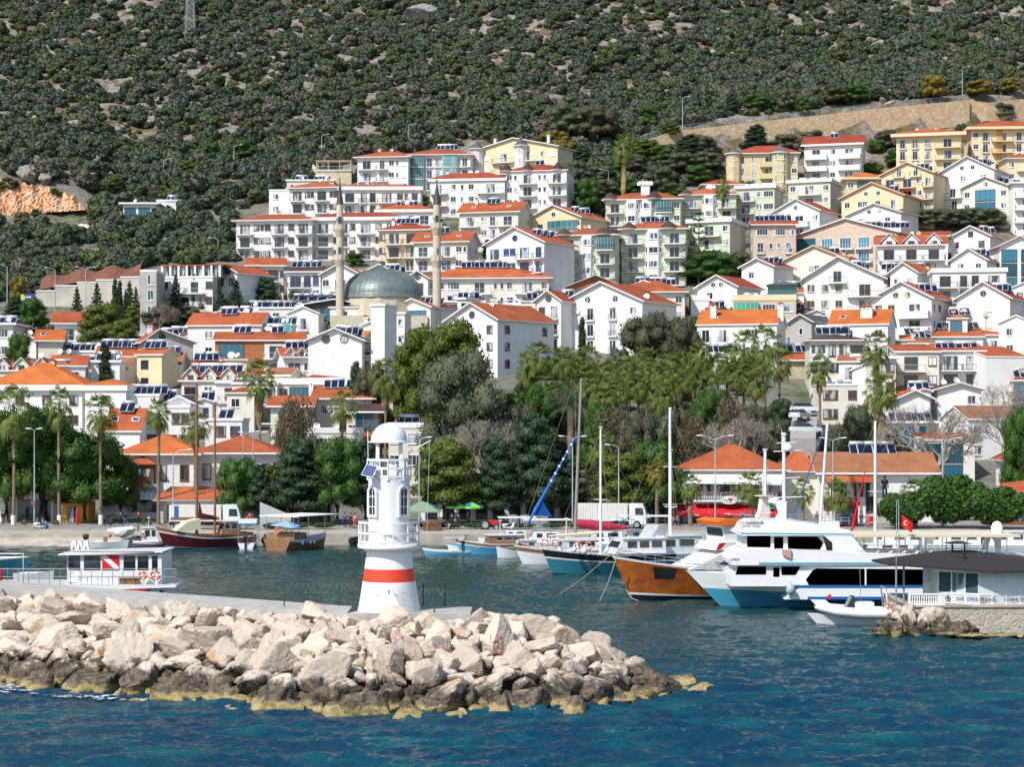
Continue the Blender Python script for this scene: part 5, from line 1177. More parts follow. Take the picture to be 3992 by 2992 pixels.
KN=dict(broad=(8500,.014,'broad'),olive=(7000,.013,'olive'),grey=(7500,.013,'grey'),pine=(7500,.015,'pine'),cedar=(8500,.013,'cedar'),cypress=(2600,.016,'cypress'),spruce=(3200,.016,'cedar'),gold=(4000,.018,'gold'),brown=(3500,.016,'brown'),pink=(1500,.03,'pink'))
def crown(kind,v):
 if(kind,v)not in _tm:
  n,sz,mt=KN[kind]
  _tm[(kind,v)]=leafy_mesh('crown',LM_[mt],n,crown_lobes(kind,100+v*17+len(kind)),sz,core=(.72 if kind not in('spruce','brown')else None),out=.8)
 return _tm[(kind,v)]
NAMES=dict(broad='leafy_tree',olive='olive_tree',grey='eucalyptus_tree',pine='pine_tree',cedar='cedar_tree',cypress='cypress_tree',spruce='conifer_tree',gold='golden_tree',brown='dry_tree',pink='bougainvillea')
tcount=0
def tree(kind,px,top,base,w,label,d=None,trunk=None,group=None,bare=0.0,v=None):
 """tree of a kind: crown from photo row `top` to its foot at row `base`, w photo pixels wide"""
 global tcount;tcount+=1
 d=d or ground_at(px,base);s=F/d;X_=PX(px,d);zg=Tz(X_,d)if d>252 else 1.3;wd=w/s;h_=max(PZ(top,d)-zg,wd*.7,2.0)
 v=v if v is not None else tcount%(3 if kind in('broad','pine','cedar','olive','grey')else 2)
 root=empty(NAMES[kind],(X_,d,zg),rnd.uniform(0,6.28));tag(root,label,'tree' if kind!='pink' else 'climbing plant',group)
 nat={'cypress':.17,'spruce':.48,'cedar':.74,'pine':.80}.get(kind,.86)
 sx=wd/nat;lo=bare
 c=inst('crown',crown(kind,v),root,(0,0,h_*lo*1.0 if lo else 0),scale=(sx,sx,h_*(1-lo)))
 tr=max(.12,min(.5,h_*.028))if trunk is None else trunk
 key=('tr',round(h_),round(tr,2),kind in('cypress','spruce'))
 inst('trunk',cached(key,lambda:trunk_mesh('trunk',bark,round(h_)*(.85 if kind in('cypress','spruce')else.6),tr,0 if kind in('cypress','spruce')else 7,h_*.22,tcount)),root)
 return root
def palm_meshes(seed):
 g_=np.random.default_rng(seed);V=[];Fc=[];b=0
 def fan(base,az,el,L,fr,droop):
  nonlocal b
  dr=np.array([math.cos(az)*math.cos(el),math.sin(az)*math.cos(el),math.sin(el)]);side=np.array([-math.sin(az),math.cos(az),0]);up=np.cross(dr,side)*-1
  hub=base+dr*L;w_=.022
  V.extend([base-side*w_,base+side*w_,hub+side*w_*.6,hub-side*w_*.6]);Fc.append((b,b+1,b+2,b+3));b+=4
  nb=12
  for i in range(nb):
   t=(i/(nb-1)-.5)*2.7;ln=fr*(1-.22*abs(t)/1.35)*g_.uniform(.88,1.08)
   dd=dr*math.cos(t)+side*math.sin(t)-up*0;dd=dd+np.array([0,0,-.15-droop*.2]);dd/=np.linalg.norm(dd)
   pr=np.cross(dd,up);pr/=np.linalg.norm(pr);wd=.046
   m1=hub+dd*ln*.6;tip=hub+dd*ln*.86+np.array([0,0,-ln*(.28+.25*droop)])
   V.extend([hub-pr*.012,hub+pr*.012,m1+pr*wd,m1-pr*wd]);Fc.append((b,b+1,b+2,b+3));b+=4
   V.extend([m1-pr*wd,m1+pr*wd,tip+pr*.012,tip-pr*.012]);Fc.append((b,b+1,b+2,b+3));b+=4
 n=38
 for i in range(n):
  el=1.25-2.1*(i/n)**.9+g_.normal(0,.08);fan(np.array([0,0,-.1-.5*i/n]),i*2.4+g_.normal(0,.15),el,g_.uniform(.85,1.35),g_.uniform(.8,1.1),max(0,1.1-el))
 green=np_mesh('fronds',np.array(V),np.array(Fc),LM_['palm'])
 V=[];Fc=[];b=0
 for i in range(34):fan(np.array([0,0,-.7-.035*i]),i*2.4,-1.05-g_.uniform(0,.4),g_.uniform(.3,.6),g_.uniform(.5,.8),1.2)
 dead=np_mesh('dead_fronds',np.array(V),np.array(Fc),LM_['skirt']);return green,dead
PALM=[palm_meshes(i)for i in range(4)]
def palm(px,top,base,label,d=None,w=140,lean=0.0,lime=False,skirt=1.0,group='tall fan palms along the waterfront',r=.2,root=None,mat_over=None):
 d=d or ground_at(px,base);s=F/d;X_=PX(px,d);zg=Tz(X_,d)if d>252 else 1.3;zt=PZ(top,d);sc_=w/s/3.3;h_=zt-zg-1.5*sc_
 if root is None:root=empty('fan_palm',(X_,d,zg),0);tag(root,label,'palm tree',group)
 gm,dm=PALM[rnd.randrange(4)];az=rnd.uniform(0,6.28)
 k=rnd.uniform(.92,1.06);inst('fronds',gm,root,(lean,0,h_),az,scale=(sc_*k,sc_*k,sc_*rnd.uniform(.95,1.15)))
 if skirt>0:inst('dead_fronds',dm,root,(lean,0,h_+.2),az,scale=(sc_*.9,sc_*.9,sc_*1.0*skirt))
 m=MB(palmbark,limew);n=14;wob=rnd.uniform(-.12,.12)
 pts=[(lean*(i/n)**1.5+wob*math.sin(i/n*3),0,-.4+(h_+.4)*i/n)for i in range(n+1)];rs=[r*(1.5 if i==0 else 1.12-.28*i/n+(.03 if i%2 else 0))for i in range(n+1)]
 m.tube(pts,rs,n=9)
 if lime:m.tube([(0,0,0),(0,0,1.15)],r*1.45,1,n=10)
 m.build('trunk',root);return root
def date_palm(px,top,base,label,d=None,w=200):
 d=d or ground_at(px,base);s=F/d;X_=PX(px,d);zg=Tz(X_,d)if d>252 else 1.3;h_=PZ(top,d)-zg;root=empty('date_palm',(X_,d,zg));tag(root,label,'palm tree')
 g_=np.random.default_rng(3);V=[];Fc=[];b=0;L=w/s*.58;hb=h_-L*.75
 for i in range(38):
  az=i*2.4;el=1.4-1.35*i/38;p=np.array([0,0,hb]);dr=np.array([math.cos(az)*math.cos(el),math.sin(az)*math.cos(el),math.sin(el)]);side=np.array([-math.sin(az),math.cos(az),0])
  for k in range(16):
   dr=dr+np.array([0,0,-.075]);dr/=np.linalg.norm(dr);q_=p+dr*L/16
   ln=L*.22*math.sin(math.pi*min(1,(k+2)/18))+.05
   for sg in(-1,1):
    for h2 in(0,.5):
     o_=p+(q_-p)*h2;tip=o_+side*sg*ln*.8+dr*ln*.7+np.array([0,0,-.1*ln])
     V.extend([o_,o_+dr*.05,tip+dr*.02,tip]);Fc.append((b,b+1,b+2,b+3));b+=4
   p=q_
 inst('fronds',np_mesh('fronds',np.array(V),np.array(Fc),LM_['date']),root);m=MB(palmbark);m.tube([(0,0,-.4),(0,0,hb*.5),(0,0,hb+.1)],[.42,.38,.45],n=10);m.build('trunk',root)
def bare_tree(px,top,base,w,label,seed,d=None,mt=None,depth=6,name='bare_tree',cat='tree',lean=0,thick=1.0):
 d=d or ground_at(px,base);s=F/d;X_=PX(px,d);zg=Tz(X_,d)if d>252 else 1.3;h_=PZ(top,d)-zg;root=empty(name,(X_,d,zg));tag(root,label,cat)
 g_=random.Random(seed);mt=mt or paleb;mt_=MB(mt);tw=MB(mt);K=w/s/h_
 def br(p,dr,L,r_,k):
  q_=[p[i]+dr[i]*L for i in range(3)];mid=[(p[i]+q_[i])/2+g_.uniform(-.08,.08)*L for i in range(3)]
  (mt_ if k>depth-3 else tw).tube([p,mid,q_],[r_,r_*.85,r_*.7],n=6 if k>depth-3 else 3,cap=False)
  if k==0:return
  for i in range(3 if k>1 else 4):
   a=g_.uniform(0,6.28);sp=g_.uniform(.35,.95);v_=Vector(dr);u=v_.orthogonal().normalized();w_=v_.cross(u)
   nd_=v_*math.cos(sp)+(u*math.cos(a)+w_*math.sin(a))*math.sin(sp);nd_.x*=min(1.5,.6+K*.6);nd_.z+=.12;nd_.normalize()
   br(tuple(q_),tuple(nd_),L*g_.uniform(.62,.82),r_*.62,k-1)
 L0=h_*.27
 br((0,0,-.3),(lean,0,1),L0,h_*.026*thick,depth);mt_.build('trunk',root);o=tw.build('crown',root);return root
def bush(px,row,w,hh,label,mt='hedge',d=None,group=None,name='bush',dens=1.0,lobes=None,cat='bush'):
 d=d or ground_at(px,row);s=F/d;X_=PX(px,d);zg=Tz(X_,d)if d>252 else 1.3;wd,h_=w/s,hh/s
 def mk():return leafy_mesh('bush',LM_[mt],int(3000*dens),lobes_round(.5,.4,.45,8,77+len(mt),z0=.45),.035,core=.8)
 o=inst(name,cached(('bush',mt,dens),mk),None,(X_,d,zg),rnd.uniform(-.3,.3),scale=(wd,wd*.8,h_));tag(o,label,cat,group);return o
palm(52,1502,2010,'fan palm with limewashed foot, first from the left harbour edge',d=235,w=165,lime=True)
palm(232,1512,2012,'fan palm with limewashed foot standing before the big dark ficus',d=236,w=125,lime=True)
palm(393,1540,2012,'fan palm with limewashed foot right of the dark ficus, before the hipped mansion',d=236,w=125,lime=True)
palm(618,1550,1965,'fan palm with shaggy trunk beside the brown bay window of the waterfront hotel',d=238,w=112,lime=False)
palm(762,1600,1965,'fan palm between the twin brown masts and the waterfront hotel roof',d=240,w=115)
palm(1010,1402,1730,'tallest shaggy fan palm with dead fronds above the waterfront hotel',d=262,w=135,skirt=1.5)
palm(1336,1520,1740,'yellowing fan palm above the dark cedars left of the lighthouse dome',d=262,w=115,skirt=1.2)
palm(1502,1395,1730,'shaggy fan palm rising straight above the lighthouse dome',d=265,w=125,skirt=1.3)
GP='fan palms of the park grove'
GL='fan palm crown in the crowded park palm grove behind the moored boats'
for i,(px,top,base,w)in enumerate([(2065,1372,1760,120),(2130,1440,1790,110),(2195,1345,1750,115),(2262,1390,1740,110),(2318,1440,1800,120),(2370,1400,1760,105),(2432,1380,1740,110),(2490,1440,1790,110),(2546,1392,1760,105),(2600,1400,1800,120),(2660,1420,1800,110),(2735,1330,1790,100),(2800,1380,1790,100),(2870,1400,1780,105),(2900,1290,1740,115),(2985,1270,1700,125),(3040,1350,1720,115),(2095,1330,1700,120),(2160,1480,1800,120),(2290,1340,1700,110),(2350,1500,1830,120),(2410,1470,1820,115),(2520,1350,1720,110),(2575,1480,1830,115),(2630,1360,1740,115),(2700,1370,1760,115),(2765,1450,1830,120),(2835,1340,1750,110),(2945,1420,1800,115)]):
 palm(px,top,base,GL,d=min(ground_at(px,base),300-i%3*7),w=w,skirt=.9,group=GP)
palm(3195,1380,1800,'slim tall fan palm beside the cream arched window house',d=262,w=105,skirt=1.2)
palm(3415,1290,1760,'fan palm with the lighter crown of the tall pair in the right lower town',d=270,w=120,skirt=1.3)
palm(3436,1440,1775,'shorter thick crowned fan palm of the tall pair in the right lower town',d=264,w=150,skirt=1.8)
palm(2345,1680,2010,'fan palm with ringed trunk behind the blue furled jib mast',d=240,w=110,skirt=.4)
palm(2693,1845,2035,'short fan palm on the left of the tiled restaurant balcony',d=232,w=95,skirt=.3,r=.26)
palm(2925,1835,2035,'short fan palm in the middle of the tiled restaurant balcony',d=231,w=115,skirt=.3,r=.26)
palm(3130,1860,2040,'short bushy fan palm right of the tiled restaurant',d=231,w=100,skirt=.2,r=.24)
palm(3262,1862,2040,'short bushy fan palm beside the red ice cream kiosk',d=231,w=120,skirt=.2,r=.24)
palm(3570,1865,2040,'short fan palm between the bronze statue and round green tree',d=231,w=120,skirt=.2,r=.24)
palm(2432,520,625,'old fan palm with a thick dead skirt on the wooded slope above the town',d=462,w=95,skirt=2.3,r=.4)
palm(2815,700,800,'small fan palm in front of the mustard villa',w=60,skirt=.3,d=440)
date_palm(2225,1500,1990,'feathery date palm rising beside the grey sailboat mast',d=243,w=200)
YP=palm(2560,1790,2040,'palm with yellowed drooping fronds before the dark green hedge trees',d=233,w=85,skirt=.2,r=.22)
for c_ in YP.children:
 if c_.name.startswith('fronds'):c_.data=c_.data.copy();c_.data.materials[0]=LM_['gold']
tree('broad',25,1580,2010,210,'dark ficus at the left picture edge behind the first palm',d=240)
tree('broad',165,1560,2012,280,'tall dark ficus between the first two palms',d=241,v=0)
tree('broad',330,1660,2010,320,'broad dark ficus spreading over the orange cafe kiosk',d=240,v=1)
tree('broad',470,1760,2000,150,'smaller dark green tree against the white waterfront hotel',d=243)
tree('broad',930,1775,2010,190,'light green round tree before the right half of the waterfront hotel',d=238)
tree('cedar',1010,1800,2020,130,'small dark cedar right of the light green round tree',d=237)
tree('pine',1068,1800,2010,120,'bright green young pine squeezed between two cedars',d=239)
tree('cedar',1165,1690,2025,270,'large blue green cedar over the arcade shops left of the lighthouse',d=236,v=1)
tree('broad',1315,1690,2025,230,'bright green cypress-like tree left beside the lighthouse shaft',d=236,v=2)
tree('cedar',1425,1700,2025,190,'dark green cedar directly behind the lighthouse shaft',d=237,v=0)
tree('brown',1150,1520,1750,190,'dry brownish shrub tree with pale blossom behind the cedars',d=258)
tree('olive',1130,1540,1740,120,'grey green small tree behind the dry shrub tree',d=262)
tree('pine',1745,1712,2025,290,'round yellow green pine just right of the lighthouse',d=237,v=0)
tree('cedar',1935,1700,2025,200,'dark cedar between the yellow green pine and the big cedar',d=238)
tree('cedar',2080,1590,2025,290,'tallest dark cedar of the waterfront behind the blue furled jib',d=239,v=2)
tree('cedar',2200,1760,2020,230,'low dark cedar filling the gap at the sailboat masts',d=241)
tree('pine',2420,1760,2025,240,'dark yellow green tree left of the yellowed palm',d=238,v=1)
tree('broad',2550,1710,2025,260,'wide dark green tree behind the yellowed palm',d=240,v=2)
tree('olive',1800,1335,1790,350,'huge rounded grey green tree dominating the park centre',d=262,v=1)
tree('pine',1625,1262,1700,230,'tall dark pine left shoulder of the huge rounded tree',d=282,v=2)
tree('pine',1770,1245,1600,290,'dark pine crown behind and above the huge rounded tree',d=296,v=0)
tree('grey',1450,1400,1700,170,'dark olive tree beside the dormer house left of the pine',d=290)
tree('cedar',1385,1395,1640,90,'slim blue green tree below the dormer house',d=292)
bare_tree(1870,1580,1960,230,'leafless pale branching tree in front of the huge rounded tree',4,d=250)
tree('grey',2530,1195,1560,230,'tall dark eucalyptus with brownish crown before the large gabled block',d=318,v=1)
tree('grey',2655,1215,1560,170,'second dark eucalyptus right of its taller neighbour',d=316,v=2)
tree('olive',2410,1350,1560,120,'small grey green tree at the foot of the large gabled block',d=322)
tree('cypress',2268,1225,1400,38,'single dark columnar cypress before the large white gabled block',d=340)
for i,(k,px,top,base,w,d)in enumerate([('broad',2100,1480,1800,150,275),('grey',2040,1560,1900,150,262),('brown',2400,1560,1850,190,262),('grey',2480,1590,1850,170,258),('olive',2560,1600,1860,170,262),('broad',2330,1560,1840,150,270),('broad',2760,1500,1830,150,275),('grey',2640,1580,1850,150,268),('brown',2850,1530,1840,170,270),('grey',2930,1560,1840,150,276),('cedar',3050,1540,1830,150,272),('grey',2200,1500,1800,150,278),('olive',3010,1620,1850,150,262),('brown',2700,1600,1860,150,262)]):
 tree(k,px,top,base,w,{'broad':'deep green tree filling the shade under the palm grove','grey':'grey green tree filling the shade under the palm grove','brown':'dry brownish tree under the palm grove','olive':'pale olive tree under the palm grove','cedar':'dark cedar at the right end of the palm grove beside parked cars'}[k],d=d,group='trees under the palm grove' if k!='cedar' else None)
for i,(px,top,w)in enumerate([(2870,1560,170),(2960,1590,160),(2790,1620,120)]):bare_tree(px,top,1850,w,['leafless twiggy tree behind the middle of the tiled restaurant roof','leafless twiggy tree behind the right end of the tiled restaurant roof','shorter leafless tree behind the left end of the tiled restaurant roof'][i],20+i,d=255+i*4,depth=6)
bare_tree(3700,1500,1990,430,'great leafless plane tree with wide pale branches at the right',9,d=246,depth=7,lean=-.25,thick=1.2)
bare_tree(3930,1440,1900,300,'leafless tree at the right picture edge before the sloping roofs',12,d=262,depth=7)
bush(3700,2075,290,240,'round clipped dark green tree at the right waterfront',mt='broad',d=228,name='clipped_tree',cat='tree',dens=3)
bush(3520,2070,210,165,'low green tree left of the round clipped tree',mt='broad',d=227,name='clipped_tree',cat='tree',dens=3)
bush(3880,2080,260,190,'low green tree right of the round clipped tree',mt='broad',d=226,name='clipped_tree',cat='tree',dens=3)
tree('broad',3975,1560,1800,150,'green tree at the right edge above the orange roofed kiosk',d=252)
tree('olive',3350,1560,1780,150,'dark grey green tree at the foot of the cream arched window house',d=270)
tree('olive',3250,1640,1800,110,'light bamboo-like shrub left of the dark grey green tree',d=262)
tree('pine',3480,1680,1800,90,'yellow green shrub before the dark framed modern house',d=268)
for i,(px,top,base,w)in enumerate([(448,1078,1210,30),(466,1085,1215,30),(757,1058,1180,24),(810,1095,1175,26),(855,1078,1215,24),(1632,868,0,0)][:5]):
 tree('cypress',px,top,base,w,['pencil cypress, left one of the twins by the concrete wall','pencil cypress, right one of the twins by the concrete wall','slim cypress before the terraced hotel balconies','short cypress below the terraced hotel','slim dark cypress left of the twin window gable house'][i],d=380)
for i,(px,top,base,w)in enumerate([(300,1110,1230,70),(378,1095,1230,80),(505,1085,1230,75),(530,1110,1230,60),(490,1120,1230,50),(685,1060,1200,80),(920,1080,1210,110)]):
 tree('spruce',px,top,base,w,['spiky conifer at the left end of the concrete wall row','tall spiky conifer before the middle of the concrete wall','tall spiky conifer by the grey hotel end block','smaller spiky conifer right of the grey block conifer','thin spiky conifer between the twins and the grey block','dark spiky conifer before the terraced hotel','wide dark conifer right of the slim cypress'][i],d=378)
tree('cypress',410,1330,1500,62,'stout dark cypress in front of the cottages left of the grey house',d=318)
tree('cypress',632,1285,1440,50,'leafy cypress in front of the grey rendered house wall',d=330)
for i,(k,px,top,base,w,d)in enumerate([('pine',400,1180,1420,200,350),('pine',480,1240,1440,130,345),('broad',130,1160,1340,110,372),('cedar',60,1150,1300,110,380),('olive',240,1210,1330,100,368),('grey',620,1190,1290,160,372),('olive',720,1190,1270,120,378),('grey',800,1170,1260,120,382),('cedar',870,1160,1260,90,380),('broad',960,1180,1265,100,384),('cedar',1040,1075,1200,120,388),('cedar',1220,1095,1200,130,388),('olive',1160,1130,1210,90,386),('pine',540,1180,1290,110,374),('broad',20,1240,1400,90,362),('broad',75,1290,1470,110,330)]):
 tree(k,px,top,base,w,['spreading dark pine in the middle of the left lower town','dark pine right beside the spreading pine','rounded dark pine below the billboard','dark tree at the left edge below the billboard','pale tree in front of the stone patch on the left','greyish tree below the grey hotel end block','olive tree below the terraced hotel','grey tree before the twin window gable','dark cedar behind the long orange roof','green tree above the shed roof with dishes','dark cedar between the hotel and the maroon roofed house','dark cedar left of the mosque dome','olive tree between two dark cedars','green pine before the bare tree on the left','green tree at the left edge beside the long tank','leafy tree before the pale blue mural wall'][i],d=d)
bare_tree(620,1140,1300,160,'dense leafless brown tree below the grey hotel end block',31,d=366,mt=simple('bark_brown_twigs',(.26,.20,.15),.9),depth=7)
tree('gold',70,1062,1180,70,'golden flowering tree beside the billboard',d=392);tree('gold',420,845,905,55,'yellow mimosa bush left of the lone hillside bungalow');tree('gold',635,720,770,40,'small yellow mimosa above the lone hillside bungalow')
WG=[('cedar',2270,560,660,90),('olive',2215,400,560,170),('grey',2330,400,570,180),('broad',2540,400,520,110),('gold',2160,510,600,130),('gold',2200,540,640,110),('olive',2240,620,760,120),('broad',2290,690,850,110),('olive',2340,640,740,130),('broad',2400,620,720,110),('olive',2470,600,690,120),('pine',2520,540,640,130),('broad',2590,560,660,120),('pine',2610,500,580,90),('cedar',2690,520,640,150),('grey',2740,520,640,110),('olive',2650,600,700,140),('olive',2760,590,700,140),('broad',2720,640,730,110),('olive',2570,640,760,120),('broad',2620,710,790,110),('grey',2350,720,800,140),('gold',2360,700,760,90),('broad',2450,690,780,120),('cedar',2950,480,600,120),('olive',3060,555,610,120),('olive',3170,530,590,120),('grey',3460,500,600,100),('broad',3500,580,660,110),('gold',3815,400,480,110),('olive',3900,410,480,110),('broad',3330,330,410,120),('gold',3640,280,400,90),('cedar',3790,260,380,90),('grey',3260,320,420,110),('broad',3130,370,450,60),('cedar',2850,360,450,70),('olive',3070,340,440,80),('gold',3940,300,370,80),('broad',2950,360,440,110),('cedar',3420,350,400,80)]
WL=['dark cedar','olive tree','grey leaved tree','deep green tree','golden tree','bright pine']
place={0:'on the wooded slope behind the turreted villa',1:'in the wooded gap right of the turreted villa',2:'in the wooded gap below the dead skirted palm',3:'on the slope left of the mustard villa',4:'at the foot of the long retaining wall',5:'beside the road above the long retaining wall',6:'beside the upper right yellow block'}
def wl(k,px,base):
 a={'cedar':'dark cedar','olive':'olive tree','grey':'grey leaved tree','broad':'deep green tree','gold':'golden tree','pine':'bright green pine'}[k]
 z_=0 if px<2300 and base<660 else 1 if px<2420 else 2 if px<2600 else 3 if px<2860 else(5 if base<460 and px<3700 else(6 if px>3400 else 4));return a+' '+place[z_]
for k,px,top,base,w in WG:tree(k,px,top,base,w,wl(k,px,base),group='trees '+wl(k,px,base).split(' ',2)[2][:60])
for i,(k,px,top,base,w)in enumerate([('olive',2470,985,1075,130),('olive',2560,975,1070,150),('olive',2650,980,1070,160),('olive',2740,1000,1080,130),('olive',2810,985,1085,150),('olive',2880,980,1080,120),('broad',2780,1040,1120,200),('broad',2700,1070,1110,150),('olive',2380,1000,1060,110),('broad',2250,1030,1090,90),('broad',2830,1190,1300,90),('broad',2720,1230,1330,110),('olive',3650,820,900,130),('olive',3720,830,900,130),('olive',3790,810,890,110),('olive',3860,830,900,130),('grey',3590,845,890,80),('gold',3960,780,890,80),('broad',1980,790,880,60),('broad',1640,745,820,70),('gold',1740,985,1040,60),('broad',1690,985,1030,60),('broad',1385,985,1040,80),('broad',1150,970,1010,60),('broad',1420,650,720,80)]):
 tree(k,px,top,base,w,['olive below the green bay tower block','olive under the lowest green block','olive under the lowest green block bays','olive left beneath the flat parapet green block','olive beneath the flat parapet green block','olive left of the pink stone house','dark hedge tree beneath the flat parapet green block','dark hedge tree above the hipped orange roof','olive beneath the brown capped pale block','green tree by the white roadside lamp','green tree left of the tan block','green tree above the twin palms behind the eucalyptus','olive below the pale gabled block','second olive below the pale gabled block','third olive below the pale gabled block','olive at the right edge below the outside stair','small grey tree right of the stone hotel','golden tree at the right edge by the outside stair','green tree before the shallow gable block','green tree between the parapet block and right minaret','golden palm-like shrub right of the right minaret','green shrub left of the right minaret foot','green tree between the lower left block and beige block','green shrub at the foot of the lower left block','green tree beside the reed pergola'][i])
for px,top,base,w,lb in((1706,880,1010,22,'thin cypress left before the off-white skylit roof house'),(1950,850,960,20,'thin cypress before the middle orange skylit roof'),(1905,880,985,22,'cypress left of the white blue edged block'),(1900,930,1010,40,'thicker cypress beside the white blue edged block')):tree('cypress',px,top,base,w,lb)
d_=412;X_=PX(2725,d_);mp=empty('monkey_puzzle_tree',(X_,d_,Tz(X_,d_)));tag(mp,'tiered monkey puzzle tree between the green blocks','tree');h_=PZ(800,d_)-Tz(X_,d_)
m=MB(bark);m.tube([(0,0,-1),(0,0,h_)],[.25,.05]);m.build('trunk',mp);V=[];FF=[]
L=[]
for k in range(9):
 z_=h_*(.25+.08*k);r_=(1.02-(z_/h_))*h_*.28+.15
 for j in range(6):a=j*1.047+k;L+=[(r_*t*math.cos(a),r_*t*math.sin(a),z_+r_*.25*t,.28,.28,.12)for t in(.35,.7,1.0)]
inst('crown',leafy_mesh('crown',LM_['cedar'],2600,L,.13,core=None),mp)
for i,(px,base,w,k)in enumerate([(950,640,100,'broad'),(390,770,60,'pine'),(205,800,55,'pine'),(30,790,90,'grey'),(240,810,30,'broad'),(350,745,70,'pine'),(440,760,80,'pine'),(590,760,80,'broad'),(730,700,80,'pine'),(830,640,90,'broad'),(490,740,70,'grey'),(80,880,60,'gold'),(140,850,40,'olive')]):
 tree(k,px,base-w*.95,base,w,['dense dark round tree right of the third road lamp','pine left beside the bungalow road','lollipop pine before the orange earth cut','wide dark tree at the left edge below the earth cut','round bush tree at the foot of the orange earth cut','broad pine at the right end of the earth cut','second broad pine right of the earth cut','green tree behind the lone hillside bungalow','pine by the second road lamp','green tree left of the dense round tree','grey tree above the bungalow road','yellow shrub by the left hand path','small olive before the orange earth cut'][i])
g=np.random.default_rng(44)
for i in range(95):
 px=g.uniform(2000,3160);row=g.uniform(1600,1990)if px>2300 else g.uniform(1700,1990)
 if i>=60:px=g.uniform(1960,3120);row=g.uniform(1480,1640)
 if 2690<px<3080 and row>1830:continue
 if i%9==4:px,row=g.uniform(3180,3560),g.uniform(1700,1850)
 k=['hedge','olive','grey','broad','brown','hedge','pine'][i%7]
 bush(px,row,g.uniform(90,170),g.uniform(70,130),'shrub of the undergrowth beneath the park palms',mt=k,group='undergrowth shrubs of the palm park',dens=1.0)
for i in range(70):
 px=g.uniform(100,3950);row=float(town_line(px))+g.uniform(60,560)
 if row>1420:continue
 bush(px,row,g.uniform(40,90),g.uniform(35,70),'garden shrub growing between the hillside houses',mt=['hedge','olive','broad','gold','cedar'][i%5],group='garden shrubs between the houses',dens=.6)
print('trees',tcount)
# ------------------------------------------------------------------ mosque
lead=simple('dome_lead',(.20,.235,.225),.45,.3,var=.35,scale=.9);minst=stone_wall_mat('minaret_ashlar',(.62,.55,.40),(.70,.64,.50),(.45,.40,.30),2.2,.3)
MD=372.0;ms=F/MD
MQ=empty('mosque',(PX(1490,MD),MD,PZ(1160,MD)));tag(MQ,'mosque with one broad ribbed grey dome rising behind the glass restaurant','mosque')
rd=(1652-1330)/2/ms;m=MB(lead);m.lathe([(rd*1.03,-.3),(rd*1.02,0)]+[(rd*math.cos(t),rd*.70*math.sin(t))for t in np.linspace(0,math.pi/2-.002,18)],n=48,cap=False);m.build('dome',MQ)
m=MB(lead)
for i in range(48):
 a=i*math.pi/24;m.tube([(rd*1.004*math.cos(t)*math.cos(a),rd*1.004*math.cos(t)*math.sin(a),rd*.703*math.sin(t))for t in np.linspace(0,1.5,12)],.035,n=3,cap=False)
m.build('dome_ribs',MQ)
m=MB(lead);zt_=rd*.7;m.tube([(0,0,zt_-.1),(0,0,zt_+2.2)],[.07,.03]);m.lathe([(.02,zt_+.3),(.28,zt_+.6),(.02,zt_+.9)],n=10);m.lathe([(.02,zt_+1.1),(.18,zt_+1.3),(.02,zt_+1.5)],n=10);m.build('finial',MQ)
m=MB(minst);m.lathe([(rd*1.0,-6),(rd*1.0,-.28)],n=16,smooth=False,cap=False);m.box(-rd*1.15,-rd*1.1,-12,rd*1.15,rd*1.1,-4);m.build('drum',MQ)
def minaret(px,r0,base,lab,rows):
 d=MD-6;s=F/d;r=r0;zz=lambda row:PZ(row,d)-PZ(base,d);root=empty('minaret',(PX(px,d),d,PZ(base,d)));tag(root,lab,'minaret')
 apex,cone0,b1,b2=rows
 m=MB(minst);m.lathe([(r*1.08,-12),(r*1.0,zz(b2)-.2),(r*.94,zz(b1)),(r*.86,zz(cone0))],n=16,smooth=False,cap=False);m.build('shaft',root)
 for b_ in(b1,b2):
  z_=zz(b_);m=MB(minst)
  for k in range(4):m.lathe([(r*(1.0+.1*k),z_-1.5+.3*k),(r*(1.08+.1*k),z_-1.25+.3*k),(r*(1.12+.1*k),z_-1.22+.3*k)],n=20,smooth=False)
  m.lathe([(r*1.46,z_-.32),(r*1.5,z_-.1),(r*1.48,z_+.85),(r*1.36,z_+.85),(r*1.36,z_-.1),(r*.9,z_-.1)],n=20,smooth=False,cap=False)
  for k in range(10):
   a=k*.628;m.box(r*1.5*math.cos(a)-.07,r*1.5*math.sin(a)-.07,z_-.1,r*1.5*math.cos(a)+.07,r*1.5*math.sin(a)+.07,z_+.95)
  m.build('gallery',root)
  m=MB(gwin);m.box(-.28,-r*1.0,z_+.95,.28,-r*.8,z_+2.3);m.build('door',root)
 m=MB(simple('minaret_cone',(.10,.075,.075),.4,.4));m.lathe([(r*.98,zz(cone0)),(r*.9,zz(cone0)+.3),(.1,zz(apex)-1.0),(.02,zz(apex))],n=12,smooth=False);m.lathe([(.02,zz(apex)-.8),(.2,zz(apex)-.5),(.02,zz(apex)-.2)],n=8);m.build('spire',root)
 m=MB(simple('loudspeaker',(.7,.7,.68),.5))
 for sg in(-1,1):m.lathe([(.05,0),(.22,.35)],n=8,c=(sg*r*.9,-r,zz(b1)+1.6))
 m.build('loudspeaker',root)
minaret(1325,15*366/F,1230,'slender stone minaret standing alone left of the mosque dome',(690,797,893,1012))
minaret(1703,16*366/F,1160,'slender stone minaret rising right of the mosque dome',(695,798,888,1015))
